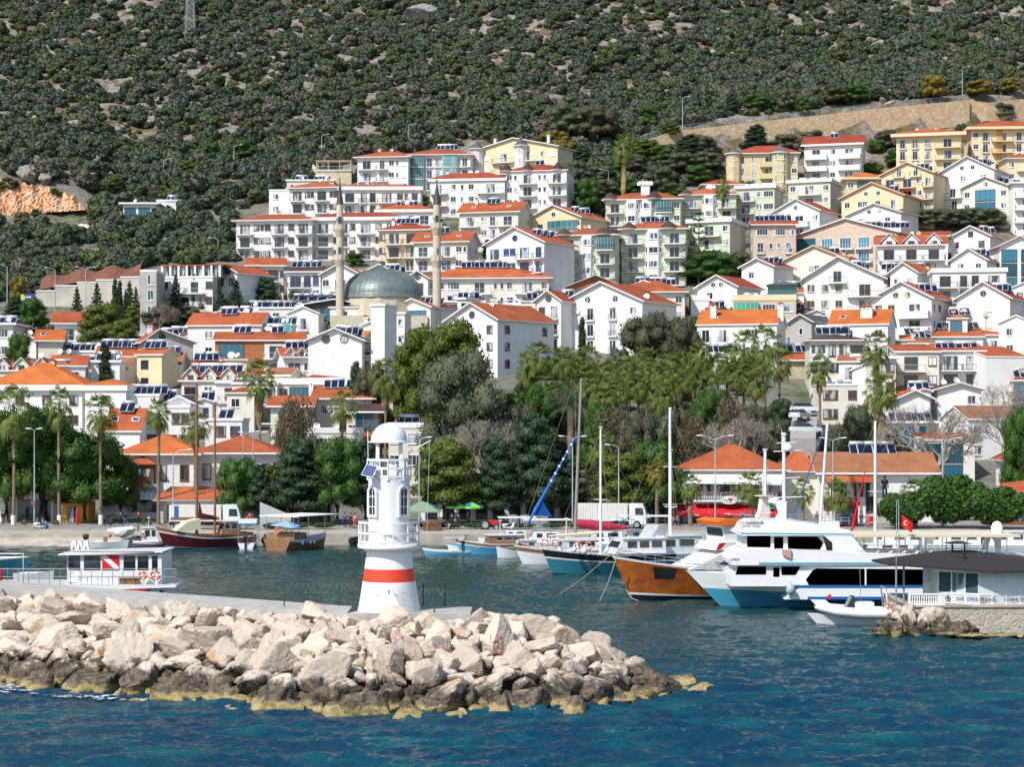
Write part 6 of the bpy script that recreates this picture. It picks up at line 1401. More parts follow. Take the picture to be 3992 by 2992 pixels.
# ------------------------------------------------------------------ walls and roads on the slopes
ret=stone_wall_mat('retaining_stone',(.62,.40,.22),(.70,.58,.42),(.38,.26,.16),1.1)
def strip_wall(name,pts,hgt,th,mt,label,cat,fence=0.0,fmat=None,fgap=2.4):
 """wall following the slope: pts = (px, row of its top, distance)"""
 root=empty(name,(PX(pts[0][0],pts[0][2]),pts[0][2],0));tag(root,label,cat);ox,oy=root.location.x,root.location.y;m=MB(mt)
 P=[(PX(a,d)-ox,d-oy,PZ(r_,d))for a,r_,d in pts]
 for(x0,y0,z0),(x1,y1,z1),h0,h1 in zip(P[:-1],P[1:],hgt[:-1],hgt[1:]):
  m.add([(x0,y0,z0-h0),(x1,y1,z1-h1),(x1,y1,z1),(x0,y0,z0),(x0,y0+th,z0-h0),(x1,y1+th,z1-h1),(x1,y1+th,z1),(x0,y0+th,z0)],[(0,1,2,3),(3,2,6,7),(5,4,7,6),(1,5,6,2),(0,3,7,4)])
 m.build('wall',root)
 if fence:
  m=MB(fmat);
  for(x0,y0,z0),(x1,y1,z1)in zip(P[:-1],P[1:]):
   L=math.hypot(x1-x0,y1-y0);n=max(1,int(L/fgap))
   for i in range(n+1):
    t=i/n;x,y,z=x0+(x1-x0)*t,y0+(y1-y0)*t+th*.5,z0+(z1-z0)*t;m.box(x-.05,y-.05,z-.1,x+.05,y+.05,z+fence)
   for k in(.12,.38,.62,.85,1.0):m.tube([(x0,y0+th*.5,z0+fence*k),(x1,y1+th*.5,z1+fence*k)],.045 if k in(.12,1.0)else.02,n=4,cap=False)
   nn=int(L/.3)
   for i in range(nn):t=i/nn;x,y,z=x0+(x1-x0)*t,y0+(y1-y0)*t+th*.5,z0+(z1-z0)*t;m.tube([(x,y,z+.1),(x,y,z+fence)],.014,n=3,cap=False)
  m.build('railing',root)
 return root
fblue=simple('fence_blue_grey',(.24,.36,.42),.5,.3)
pts=[(2500,552,505),(2620,512,508),(2800,492,512),(3000,468,516),(3200,448,520),(3400,424,524),(3600,405,528),(3780,390,532)]
strip_wall('retaining_wall',pts,[1.0,3.5,5.0,6.3,7.0,7.3,7.3,7.0],4,ret,'long curving stone retaining wall with blue grey railing above the right hand houses','retaining wall',1.7,fblue)
strip_wall('retaining_wall',[(3780,390,533),(3850,400,534),(3992,385,538),(4200,380,544)],[7,5,8,8],4,ret,'rough stone wall continuing at the upper right edge without railing','retaining wall')
earth=simple('cut_earth',(.55,.27,.12),.95,var=.45,scale=.35,col2=(.60,.47,.34),bumpy=.8,spec=.1)
g=np.random.default_rng(2);V=[];nX,nZ=60,12
for j in range(nZ+1):
 for i in range(nX+1):
  px=-60+400*i/nX;top=np.interp(px,[-60,0,90,160,250,300,340],[694,702,718,726,750,772,818])+5*math.sin(i*1.3)+4*math.sin(i*.47);bot=np.interp(px,[-60,60,200,340],[845,840,828,818]);row=bot+(top-bot)*j/nZ
  d0=470.5+j*.45+g.uniform(-.6,.6)+1.1*math.sin(i*.55+j*.3);V.append((PX(px,d0),d0,PZ(row,d0)))
m=MB(earth);m.add(V,[(j*(nX+1)+i,j*(nX+1)+i+1,(j+1)*(nX+1)+i+1,(j+1)*(nX+1)+i)for j in range(nZ)for i in range(nX)])
tag(m.build('earth_cutting'),kind='structure')
for i,(px,row,w,hh,lb)in enumerate([(690,870,60,30,'white stone wall patch beside the lone hillside bungalow'),(320,885,62,26,'short yellowish stone wall below the grassy patch'),(1225,660,40,60,'rocky pale outcrop left of the stone terrace house'),(700,762,50,30,'pale boulder mound above the hillside annex')]):
 d=ground_at(px,row+hh*.5);s=F/d;v,f=rock_verts(w/s/1.6,1.5,hh/s/1.4,900+i,3);o=inst('rock_outcrop',np_mesh('rock_outcrop',v,f,rock_mat('dry_stone',False)),loc=(PX(px,d),d,Tz(PX(px,d),d)));tag(o,lb,'rock outcrop')
rm_=simple('hill_limestone',(.42,.37,.31),.95,var=.5,scale=.9,bumpy=.9,spec=.1,tint=.3);ro=[np_mesh('rock_outcrop',*rock_verts(1,.8,.75,700+i,3),rm_)for i in range(6)]
g=np.random.default_rng(8);cnt=0
cl=[(700,300,150),(560,440,110),(640,500,90),(330,380,120),(560,60,120),(1640,40,60),(1000,90,120),(1080,250,120),(1480,200,150),(210,180,100),(150,700,120),(880,260,120),(1200,360,120),(2420,130,120),(2640,60,100),(2800,180,150),(3400,210,80),(3700,250,120),(3950,60,60),(250,560,150),(1300,150,200),(1900,250,200),(3100,320,200),(3460,390,60),(60,480,120),(450,640,150)]
while cnt<280:
 a,b,rr=cl[int(g.integers(len(cl)))];px,row=a+g.normal(0,rr*.3),b+g.normal(0,rr*.42)
 if row<-60 or row>740:continue
 d=ground_at(px,row);x=PX(px,d);s_=g.uniform(.5,1.5)*(1.7 if g.random()<.15 else 1)
 o=inst('hillside_rock',ro[cnt%6],loc=(x,d,Tz(x,d)+s_*.5+.3),rot=(g.uniform(-.3,.3),g.uniform(-.3,.3),g.uniform(0,6)),scale=(s_*g.uniform(.8,1.5),s_,s_*g.uniform(.8,1.3)));tag(o,'pale limestone rock showing between the shrubs of the mountainside','rock','limestone rocks on the mountainside');cnt+=1
v,f=rock_verts(6.0,3,3.2,31,5);d=ground_at(1648,75);o=inst('cliff',np_mesh('cliff',v,f,simple('grey_limestone',(.33,.33,.32),.9,var=.45,scale=.7,bumpy=.8)),loc=(PX(1648,d),d+1,Tz(PX(1648,d),d)+1.0));tag(o,'grey limestone crag at the top centre of the mountainside','crag')
cw=simple('stained_concrete',(.60,.56,.48),.9,var=.35,scale=.25,spec=.2)
for i,(a,b,r_)in enumerate([(140,213,1137),(213,300,1117),(300,375,1104),(375,470,1094),(470,545,1083)]):
 d=396;x0,x1=PX(a,d),PX(b,d);z1=PZ(r_,d);m=MB(cw,trimw);m.box(x0,d,z1-9,x1-.02,d+1,z1,0);m.box(x0-.05,d-.1,z1,x1+.03,d+1.1,z1+.25,1)
 tag(m.build('road_wall'),'stained concrete road wall panel, '+['lowest at the left end','second from the left end','third from the left end','fourth from the left end','highest beside the grey hotel block'][i],'wall','stepped concrete wall panels below the road')
m=MB(simple('red_earth',(.22,.085,.05),.95,var=.4,scale=.5));V=[]
for i in range(21):
 px=150+390*i/20;z0=PZ(np.interp(px,[150,300,545],[1130,1100,1080]),398);V+=[(PX(px,398),398.5,z0),(PX(px,405),408,z0+3.2+.5*math.sin(i))]
m.add(V,[(2*i,2*i+2,2*i+3,2*i+1)for i in range(20)]);tag(m.build('red_earth_bank'),kind='structure')
BB=empty('billboard',(PX(106,384),384,PZ(1190,384)));tag(BB,'blue and yellow roadside billboard with two small portraits','billboard')
W_,H_=2.55,2.0;m=MB(frames['v']);m.box(-W_/2-.1,-.05,.1,W_/2+.1,.15,H_+.3);m.tube([(-.8,.1,-4),(-.8,.1,.2)],.08);m.tube([(.8,.1,-4),(.8,.1,.2)],.08);m.build('frame',BB)
by,bb,bskin=simple('bill_yellow',(.75,.55,.04),.5),simple('bill_blue',(.01,.10,.26),.4),simple('bill_skin',(.5,.3,.2),.6)
m=MB(bb,by,trimw,bskin,frames['v']);m.box(-W_/2,-.07,.2,W_/2,-.05,H_+.2,0);m.box(-W_/2,-.078,.2,-.4,-.071,.5,1);m.box(.35,-.078,.2,1.0,-.071,.45,1)
m.prism([(-1.25,1.2),(-.9,.9),(-.45,1.1),(-.35,1.7),(-.8,2.15),(-1.25,2.1)],'y',-.079,-.072,1)
for x in(-.65,.85):m.prism([(x-.22,.5),(x+.22,.5),(x+.2,.95),(x-.2,.95)],'y',-.086,-.08,4);m.prism([(x+.13*math.cos(t),1.12+.17*math.sin(t))for t in np.linspace(0,6,10)],'y',-.087,-.08,3)
m.box(-.2,-.078,1.45,.3,-.073,1.7,2);m.box(.35,-.078,1.5,.8,-.073,1.75,2);m.build('poster',BB)
m=MB(simple('path_pale',(.62,.54,.42),.9,var=.2));V=[]
for px,row in((2466,665),(2500,672),(2560,688),(2620,706),(2660,716)):d=ground_at(px,row);x=PX(px,d);V+=[(x,d-1.0,Tz(x,d)+.55),(x,d+1.4,Tz(x,d)+1.0)]
m.add(V,[(2*i,2*i+2,2*i+3,2*i+1)for i in range(4)]);m.add([(a,b,c-.8)for a,b,c in V[::2]]+V[::2],[(i,i+1,i+6,i+5)for i in range(4)]);tag(m.build('footpath'),kind='structure')
PG=empty('timber_gateway',(PX(3130,530),530,PZ(452,530)));tag(PG,'small brown timber shelter on the road above the retaining wall','shelter')
m=MB(wood)
for sg in(-1,1):m.box(sg*1.2-.1,-.1,-.5,sg*1.2+.1,.1,2.1)
m.build('posts',PG);m=MB(wood);m.prism([(-1.7,2.0),(1.7,2.0),(.2,2.75),(-.2,2.75)],'y',-.6,.6);m.build('roof',PG)
# ------------------------------------------------------------------ pylon and lamps
steel=simple('galvanised_steel',(.50,.52,.52),.45,.4)
d=ground_at(742,152);PY=empty('power_pylon',(PX(742,d),d,Tz(PX(742,d),d)));tag(PY,'lattice steel power pylon standing high on the mountainside','pylon');m=MB(steel);H_=26;
def pw(z):return 1.55-1.0*z/H_
for k in range(14):
 z0,z1=H_*k/14,H_*(k+1)/14;a,b=pw(z0),pw(z1);c0=[(-a,-a),(a,-a),(a,a),(-a,a)];c1=[(-b,-b),(b,-b),(b,b),(-b,b)]
 for j in range(4):
  q=(j+1)%4;m.tube([(*c0[j],z0),(*c1[j],z1)],.075,n=4,cap=False);m.tube([(*c0[j],z0),(*c1[q],z1)],.05,n=3,cap=False);m.tube([(*c0[q],z0),(*c1[j],z1)],.05,n=3,cap=False);m.tube([(*c0[j],z0),(*c0[q],z0)],.05,n=3,cap=False)
m.build('lattice',PY);m=MB(steel);m.tube([(-3.2,0,21),(3.2,0,21)],.1);m.tube([(-2.6,0,24),(2.6,0,24)],.1);m.build('cross_arms',PY)
lampm=simple('lamp_post_paint',(.46,.52,.55),.45,.3);lhead=simple('lamp_head',(.75,.76,.76),.4)
def lamp(px,top,base,label,arms=(1,),d=None,r=.08,armlen=1.6,group='street lamps',globe=False):
 d=d or ground_at(px,base);X_=PX(px,d);z0=Tz(X_,d)if d>252 else 1.3;z0=min(z0,PZ(base,d))if d>252 else 1.28;H_=PZ(top,d)-z0;root=empty('street_lamp',(X_,d,z0));tag(root,label,'street lamp',group)
 m=MB(lampm);m.tube([(0,0,-.3),(0,0,H_*.5),(0,0,H_)],[r*1.2,r,r*.65],n=8);m.tube([(0,0,0),(0,0,.35)],r*1.9,n=8);m.build('pole',root)
 for a in arms:
  m=MB(lampm);m.tube([(0,0,H_-.05),(a*armlen*.5,-.1,H_+armlen*.22),(a*armlen,-.2,H_+armlen*.3)],r*.55,n=6);am=m.build('arm',root)
  m=MB(lhead,glass('lamp_glass',(.5,.5,.45)));q=a*armlen;s_=1 if a>0 else-1
  m.loft([[(q+s_*t*.75,-.2+w_*math.cos(u),H_+armlen*.3+.05*t+hh*math.sin(u))for u in np.linspace(0,5.5,8)]for t,w_,hh in((0,.05,.04),(.25,.15,.08),(.7,.16,.09),(1,.06,.04))])
  m.build('lamp_head',am)
 return root
for i,(px,top,base,lb)in enumerate([(336,684,740,'road lamp at the right end of the orange earth cut'),(638,625,700,'road lamp above the lone hillside bungalow'),(912,572,660,'road lamp beside the dense dark round tree'),(1254,530,620,'road lamp behind the stone terrace house'),(1592,490,590,'road lamp above the left orange hip roofs'),(2661,382,505,'tall lamp at the left end of the retaining wall'),(3752,265,385,'tall lamp above the upper right yellow blocks')]):lamp(px,top,base,lb,r=.1,armlen=1.5,group='road lamps along the hill road')
lamp(2372,668,760,'lamp half hidden in the trees of the wooded gap',arms=(-1,),group='road lamps along the hill road')
for px,top,base,arms,lb in((28,1040,1130,(-1,),'road lamp at the left edge beside the golden tree'),(215,1052,1130,(-1,),'single arm lamp above the concrete road wall'),(334,1050,1130,(-1,1),'double arm lamp above the concrete road wall'),(850,935,1010,(-1,),'lamp beside the lower left block'),(2606,960,1050,(1,),'lamp in front of the green bay tower block'),(3461,585,640,(1,),'lamp left of the yellow block'),(2165,985,1100,(-1,),'thin lamp beside the blue edged block')):
 lamp(px,top,base,lb,arms=arms,d=None if base!=1130 else 390,r=.1,armlen=1.4)
GW='double armed waterfront lamps'
lamp(134,1682,2010,'tall waterfront lamp between the first two palms with a no parking sign',arms=(-.3,.3),d=229,armlen=.9)
lamp(675,1770,2020,'single arm waterfront lamp before the stone arcade corner',arms=(1,),d=230,armlen=1.6)
lamp(948,1697,1960,'double arm lamp left one above the cedar trees',arms=(1,),d=245,armlen=1.5);lamp(987,1697,1990,'double arm lamp before the right hotel wing',arms=(-1,1),d=239,armlen=1.1)
lamp(1634,1715,2040,'waterfront lamp right behind the lighthouse',arms=(-.5,1),d=233,armlen=.9);lamp(2232,1712,2030,'waterfront lamp beside the grey wooden mast',arms=(-1,1),d=233,armlen=1.0)
lamp(2788,1715,2035,'waterfront lamp in front of the tiled restaurant',arms=(-1,1),d=229,armlen=1.5);lamp(3247,1718,2040,'waterfront lamp right of the tiled restaurant',arms=(-1,1),d=231,armlen=.9);lamp(3675,1725,2050,'waterfront lamp behind the round clipped tree',arms=(-1.6,1),d=231,armlen=1.6)
lamp(2412,1745,2040,'waterfront lamp by the white lorry',arms=(-1,),d=233,armlen=1.0)
# ------------------------------------------------------------------ waterfront row
def place_house(*a,**k):return house(*a,**k)
dW=247.0
HL=house('two winged white waterfront hotel, left wing with new orange hip roof and brown bay window',470,762,1776,2,'hip',pat='A.AA/',r=0,d=dW,D=11,rm='n',fr='n',hr=2.5,o=.9,fh=3.7,name='waterfront_hotel',cat='hotel',fasc=.25,fas='w')
HR_=house('right wing of the white waterfront hotel under a duller hip roof',768,1075,1772,2,'hip',pat='AB.A/',r=0,d=dW+2,D=11,rm='o',fr='n',hr=2.2,o=.9,fh=3.7,name='waterfront_hotel',cat='hotel',fasc=.25,rail='d')
m=MB(wood,gwin);x=lx(HL,560);z0=3.3;m.box(x-1.5,-1.25,z0,x+1.5,0,z0+3.0,0);m.box(x-1.6,-1.35,z0+1.25,x+1.6,-.02,z0+1.33,0)
for q in(-1.0,.0,1.0):m.box(x+q-.38,-1.28,z0+1.45,x+q+.38,-1.255,z0+2.35,1)
bay=m.build('timber_bay',HL);m=MB(orange,wood);m.add([(x-2,-1.7,z0+3.0),(x+2,-1.7,z0+3.0),(x+2,.0,z0+3.0),(x-2,.0,z0+3.0),(x,-.2,z0+4.0)],[(0,1,4),(1,2,4),(3,0,4)]);m.box(x-1.98,-1.68,z0+2.9,x+1.98,0,z0+2.995,1);m.build('bay_roof',bay)
m=MB(simple('awning_striped',(.55,.52,.47),.8,var=.15),white);z1=3.1
x0,x1=lx(HL,478),lx(HL,622)
for i in range(16):
 a,b=x0+(x1-x0)*i/16,x0+(x1-x0)*(i+1)/16;m.add([(a,0,z1),(b,0,z1),(b,-2.2,z1-1.1),(a,-2.2,z1-1.1),(a,-2.2,z1-1.35),(b,-2.2,z1-1.35)],[(0,1,2,3),(3,2,5,4)],i%2)
m.build('striped_awning',HL)
signw=simple('sign_white',(.82,.82,.82),.5)
lettering('GüneşJeans',.75,signw,HL,(lx(HL,596),-1.42,3.6),wide=1.9)
m=MB(gwin);m.box(lx(HL,500),-.08,.1,lx(HL,618),-.02,2.0);m.build('shop_front',HL)
m=MB(simple('shutter_white_metal',(.72,.74,.76),.5,var=.1));m.box(lx(HL,398),-.1,0,lx(HL,496),-.02,2.4);m.build('roller_shutter',HL)
AR=empty('arcade_shops',(PX(820,239),239,1.3));tag(AR,'low tiled arcade of shops below the waterfront hotel','shops')
sx=F/239;fx=lambda px:PX(px,239)-AR.location.x
stonec=stone_wall_mat('corner_stone',(.50,.46,.38),(.62,.58,.50),(.4,.36,.3),2.2)
m=MB(pale,gwin);m.box(fx(640),0,0,fx(940),6,2.9,0);m.box(fx(945),1,0,fx(1290),6,2.7,0);m.box(fx(652),-.05,.2,fx(668),-.02,2.3,1)
for a,b in((680,735),(745,800),(860,925)):m.box(fx(a),-.06,.3,fx(b),-.02,2.3,1)
m.build('wall',AR);m=MB(stonec);m.box(fx(620),-.15,0,fx(648),1,2.9);m.build('stone_pillar',AR)
m=MB(orange,trimw)
def tr(a,b,z0,z1,y0,y1,k=1.2):m.add([(fx(a),y0,z0),(fx(b),y0,z0),(fx(b)-k,y1,z1),(fx(a)+k,y1,z1),(fx(b),y1,z0+.2),(fx(a),y1,z0+.2)],[(0,1,2,3),(1,4,2),(0,3,5)],0);m.box(fx(a)+.05,y0+.05,z0-.12,fx(b)-.05,y1,z0-.005,1)
tr(600,955,2.95,4.4,-1.2,5);tr(975,1290,2.8,3.7,-.9,5,.4);m.build('roof',AR)
m=MB(gwin);m.box(fx(1030),.9,.1,fx(1285),1.02,2.3);m.build('shop_fronts',AR)
m=MB(simple('sign_dark_green',(.02,.10,.06),.5),trimw);m.box(fx(1155),-.98,2.35,fx(1295),-.92,2.75,0);m.box(fx(1155),-.97,2.75,fx(1295),-.85,2.85,1);m.build('sign_board',AR)
lettering('HARMAN RESTAURANT BAR',.3,signw,AR,(fx(1225),-1.0,2.55),wide=4.2)
for q in(1125,1165,1200,1240,1275):m=MB(wood);m.box(fx(q)-.08,-.85,0,fx(q)+.08,-.7,2.7);m.build('timber_post',AR)
m=MB(simple('banner_teal',(.02,.22,.20),.5));m.box(fx(993),-1.2,.2,fx(1012),-1.15,2.1);m.build('banner',AR)
KC=empty('cafe_kiosk',(PX(300,240),240,1.3));tag(KC,'yellow walled cafe kiosk with an orange tiled roof under the ficus trees','kiosk');fk=lambda px:PX(px,240)-KC.location.x
m=MB(simple('kiosk_yellow',(.60,.30,.03),.7),gwin);m.box(fk(245),0,0,fk(345),4,2.6,0);m.box(fk(262),-.05,.1,fk(300),-.02,2.0,1);m.build('wall',KC)
m=MB(orange);m.add([(fk(215),-1,2.5),(fk(362),-1,2.5),(fk(350),4,3.8),(fk(240),4,3.8)],[(0,1,2,3)]);m.add([(fk(215),-1,2.4),(fk(362),-1,2.4),(fk(362),-1,2.5),(fk(215),-1,2.5)],[(0,1,2,3)]);m.build('roof',KC)
WH=empty('ramp_house',(PX(30,241),241,1.3));tag(WH,'white building with a sloping stair flank at the left edge of the waterfront','building');fk=lambda px:PX(px,241)-WH.location.x
m=MB(white,gwin);m.prism([(fk(-60),0),(fk(10),0),(fk(45),3.4),(fk(70),4.3),(fk(70),3.5),(fk(75),3.4),(fk(75),4.6),(fk(-60),4.6)],'y',0,3,0);m.box(fk(50),1,0,fk(200),4,3.6,0);m.box(fk(60),.9,.1,fk(190),.98,2.8,1);m.build('wall',WH)
RS=house('restaurant with a broad hipped tile roof, balcony and red awnings behind the yachts',2690,3050,1836,2,'hip',wall='w',pat='AAAAA/',d=241,D=11,rm='o',fr='c',hr=3.1,o=1.0,fh=3.6,name='tiled_restaurant',cat='restaurant',fasc=.15)
m=MB(gwin);
for a,b in((2752,2790),(2815,2850),(2998,3040)):m.box(lx(RS,a),-.1,3.9,lx(RS,b),-.03,6.3)
m.build('balcony_doors',RS)
canv=simple('awning_white',(.78,.78,.72),.8,var=.06);m=MB(canv);x0,x1=lx(RS,2668),lx(RS,3055)
m.add([(x0+.6,-.05,7.0),(x1-.2,-.05,7.0),(x1-.6,-2.4,5.75),(x0,-2.4,5.95),(x0,-2.4,5.65),(x1-.6,-2.4,5.45)],[(0,1,2,3),(3,2,5,4)]);aw=m.build('white_awning',RS)
green=simple('letter_green',(.01,.42,.12),.5)
lettering('LA VITA',.42,green,RS,(lx(RS,2835),-2.43,5.72),wide=1.6);lettering('LA VITA',.42,green,RS,(lx(RS,2975),-2.43,5.62),wide=1.4)
b_=balcony(RS,0,3.6,x1-x0-1.5,2.2,'w','x');
m=MB(trimw,simple('flower_mix',(.35,.18,.12),.8,var=.6,scale=8))
for i in range(46):q=x0+1.2+i*(x1-x0-2.4)/45;m.lathe([(.03,0),(.07,.3),(.03,.55),(.05,.85)],n=5,c=(q,-2.1,3.62))
for i in range(20):q=x0+1.5+i*(x1-x0-3)/19;m.box(q-.15,-2.3,4.4,q+.15,-2.15,4.6,1)
m.build('balusters',RS)
redc=simple('awning_red',(.60,.015,.03),.75,var=.12);m=MB(redc)
for a,b in((2625,2790),(2795,2925),(2930,3020)):m.add([(lx(RS,a),-.3,3.0),(lx(RS,b),-.3,3.0),(lx(RS,b)+.1,-3.0,1.95),(lx(RS,a)-.1,-3.0,1.95),(lx(RS,a)-.1,-3.0,1.6),(lx(RS,b)+.1,-3.0,1.6)],[(0,1,2,3),(3,2,5,4)])
m.build('red_awning',RS);lettering("Noel Baba",.3,signw,RS,(lx(RS,2700),-3.03,1.77));lettering("Noel Baba",.3,signw,RS,(lx(RS,2900),-3.03,1.77))
m=MB(gwin);m.box(lx(RS,2640),-.15,0,lx(RS,3040),-.1,2.4);m.build('shop_front',RS)
m=MB(simple('sign_oval',(.75,.78,.74),.5));m.M=Matrix.Translation((lx(RS,2833),-2.45,3.6))@Matrix.Rotation(R(90),4,'X')@Matrix.Diagonal((1.0,.52,1,1));m.lathe([(0,.06),(1,.06),(1,0)],n=24,smooth=False);m.build('oval_sign',RS)
gt=simple('letter_pale_green',(.20,.45,.35),.5);lettering('Villa',.5,gt,RS,(lx(RS,2816),-2.53,3.62));lettering('Ta',.45,gt,RS,(lx(RS,2853),-2.53,3.62));lettering('Restaurant',.2,gt,RS,(lx(RS,2834),-2.53,3.3));lettering('♥',.5,simple('letter_red',(.6,.05,.05),.5),RS,(lx(RS,2838),-2.53,3.6))
m=MB(simple('sign_black_green',(.01,.03,.02),.5));m.prism([(-1.45,-.35),(-1.2,-.5),(1.2,-.5),(1.5,-.3),(1.5,.3),(1.2,.48),(-1.3,.48),(-1.5,.2)],'y',-2.62,-2.5);sb_=m.build('sign_board',RS,(lx(RS,2976),0,2.95))
lettering('Noel Baba',.62,simple('letter_bright_green',(.0,.5,.08),.5),RS,(lx(RS,2976),-2.66,3.06),wide=2.3);lettering('CAFE BAR & RESTAURANT',.22,signw,RS,(lx(RS,2976),-2.66,2.62),wide=2.0)
O1=house('low harbour house with hipped tiles right of the tiled restaurant',3062,3190,1842,1,'hip',wall='p',pat='',d=246,D=8,rm='o',hr=2.6,o=.7,fh=5.2,name='harbour_house',fasc=.15)
O2=house('old harbour house with weathered long tile roof and dark timber windows',3200,3640,1852,1,'side',wall='w',pat='WwAwWw',d=243,D=9,rm='d',hr=2.6,o=.8,fh=5.2,name='harbour_house',fr='n')
for q,t in((3270,orange),(3360,orange)):
 m=MB(t,wood,gwin,trimw);x=lx(O2,q);m.add([(x-1.9,-2.2,4.3),(x+1.9,-2.2,4.3),(x+1.6,.4,5.6),(x-1.6,.4,5.6)],[(0,1,2,3)]);m.box(x-1.6,-1.7,0,x-1.5,-1.6,4.3,1);m.box(x+1.5,-1.7,0,x+1.6,-1.6,4.3,1);m.box(x-1,-.05,2.4,x+1,.0,4.4,2);m.build('porch',O2)
for i in range(3):heater(O2,lx(O2,3370+i*60),5,7.7,n=2)
K1=empty('ice_cream_kiosk',(PX(3303,233),233,1.28));tag(K1,'red ice cream kiosk with glass doors beside the short palms','kiosk');f_=lambda px:PX(px,233)-K1.location.x
redp=simple('kiosk_red',(.55,.02,.015),.5);m=MB(redp,gblue);m.box(f_(3268),0,0,f_(3345),2.5,2.7,0);m.box(f_(3276),-.04,.3,f_(3296),-.01,2.2,1);m.box(f_(3300),-.04,.1,f_(3322),-.01,2.2,1);m.build('wall',K1)
m=MB(redp,signw);m.box(f_(3266),-.7,2.5,f_(3350),2.6,3.0,0);k_=m.build('roof',K1);lettering('TUR - YAKAMOZ',.3,signw,K1,(f_(3300),-.72,2.75),wide=1.7)
m=MB(redp);m.box(f_(3372),-.8,.1,f_(3402),-.3,1.2);fr_=m.build('ice_chest',None,(K1.location.x,233,1.28));tag(fr_,'small red ice cream chest with white logo right of the red kiosk','freezer');lettering('Algida',.3,signw,fr_,(f_(3387),-.82,.45))
K2=empty('harbour_kiosk',(PX(3900,236),236,1.28));tag(K2,'orange tiled open kiosk at the right waterfront end','kiosk');f_=lambda px:PX(px,236)-K2.location.x
m=MB(orange);m.add([(f_(3830),-1.5,3.5),(f_(4100),-1.5,3.8),(f_(4100),3,5.6),(f_(3930),3,5.0)],[(0,1,2,3)]);m.build('roof',K2);m=MB(wood,gwin);m.box(f_(3850),0,0,f_(4060),3,3.4,0);m.box(f_(3870),-.05,.5,f_(4040),-.02,2.6,1);m.build('wall',K2)
house('white house with a small tiled side roof at the far right edge of the waterfront',3940,4100,1800,2,'hip',pat='.ww',d=262,D=8,rm='o',hr=2.2,fh=3.2,name='harbour_house',chim=1)
SH=empty('shaded_shops',(PX(2000,244),244,1.3));tag(SH,'row of dark shop fronts in the shade of the cedars right of the lighthouse','shops');f_=lambda px:PX(px,244)-SH.location.x
m=MB(white,gwin,brownt);m.box(f_(1640),0,0,f_(2640),4,3.1,0)
for i in range(15):m.box(f_(1660+i*65),-.06,.2,f_(1705+i*65),-.02,2.4,1)
m.box(f_(1640),-1.2,3.1,f_(2640),4.1,3.35,2);m.build('wall',SH)
m=MB(signw);m.box(f_(1604),-2.3,3.05,f_(1700),-2.2,3.6);m.build('sign_board',SH);lettering('KINARCIK DÖVME',.42,simple('letter_red',(.6,.05,.05),.5),SH,(f_(1652),-2.33,3.32),wide=2.8)
VS=empty('vertical_sign',(PX(1213,291),291,PZ(1555,291)));tag(VS,'white upright sign with blue letters reading downwards beside rusty dishes','sign');m=MB(signw);m.box(-.3,0,0,.3,.2,2.7);m.build('board',VS)
for i,c in enumerate('BİLGİ'.replace('G','G')):lettering(c,.42,simple('letter_blue',(.02,.12,.4),.5),VS,(0,-.02,2.2-i*.47))
d_=346;m=MB(simple('shop_turquoise',(.03,.42,.50),.6),by,simple('letter_navy',(.01,.03,.12),.5));x0=PX(1066,d_);tq=empty('shop_panel',(x0,d_-.2,PZ(1293,d_)));tag(tq,'turquoise shop panel with a yellow corner sign below the glass restaurant','sign');m.box(0,0,0,3.1,.05,1.35,0);m.box(1.2,-.03,.1,2.2,-.005,.9,1);m.build('board',tq);lettering('KAŞ',.6,simple('letter_navy',(.01,.03,.12),.5),tq,(1.7,-.05,.5),wide=.85)
mural=leafmat('mural_paint',((.12,.42,.50),(.25,.55,.30)),trans=0);m=MB(mural);d_=344;tq=m
m.box(PX(55,d_),d_,PZ(1415,d_),PX(128,d_),d_+.3,PZ(1312,d_));tag(m.build('painted_wall'),'wall painted with a pale blue and green mural beside the leafy tree','wall')
grn,blu=simple('parasol_green',(.25,.62,.06),.7),simple('parasol_blue',(.02,.22,.42),.7)
for i,(px,lb)in enumerate(((1658,'green and blue cafe parasol nearest the green canvas gazebo'),(1784,'green and blue cafe parasol in the middle of three'),(1838,'green and blue cafe parasol under the yellow green pine'))):
 P_=empty('parasol',(PX(px,235),235,1.3));tag(P_,lb,'parasol','green and blue cafe parasols');m=MB(grn,blu,steel)
 for k in range(8):
  a,b=k*math.pi/4,(k+1)*math.pi/4;m.add([(0,0,2.8),(1.5*math.cos(a),1.5*math.sin(a),2.25),(1.5*math.cos(b),1.5*math.sin(b),2.25),(1.5*math.cos(a),1.5*math.sin(a),2.02),(1.5*math.cos(b),1.5*math.sin(b),2.02)],[(0,1,2)],k%2);m.add([(1.5*math.cos(a),1.5*math.sin(a),2.25),(1.5*math.cos(b),1.5*math.sin(b),2.25),(1.5*math.cos(b),1.5*math.sin(b),2.02),(1.5*math.cos(a),1.5*math.sin(a),2.02)],[(0,1,2,3)],0)
 m.build('canopy',P_);m=MB(steel);m.tube([(0,0,0),(0,0,2.8)],.035);m.build('pole',P_)
GZ=empty('gazebo',(PX(1640,224),224,1.3));tag(GZ,'sage green canvas gazebo on the quay right of the lighthouse','gazebo');m=MB(simple('canvas_sage',(.22,.28,.19),.85,var=.12));m.add([(-2.3,-1.5,2.2),(2.3,-1.5,2.2),(2.3,1.5,2.2),(-2.3,1.5,2.2),(0,0,3.3)],[(0,1,4),(1,2,4),(2,3,4),(3,0,4)]);m.box(-2.3,-1.5,2.05,2.3,1.5,2.2);m.build('canopy',GZ)
for a in(-2.2,2.2):m=MB(wood);m.box(a-.05,-1.4,0,a+.05,-1.3,2.1);m.build('post',GZ)
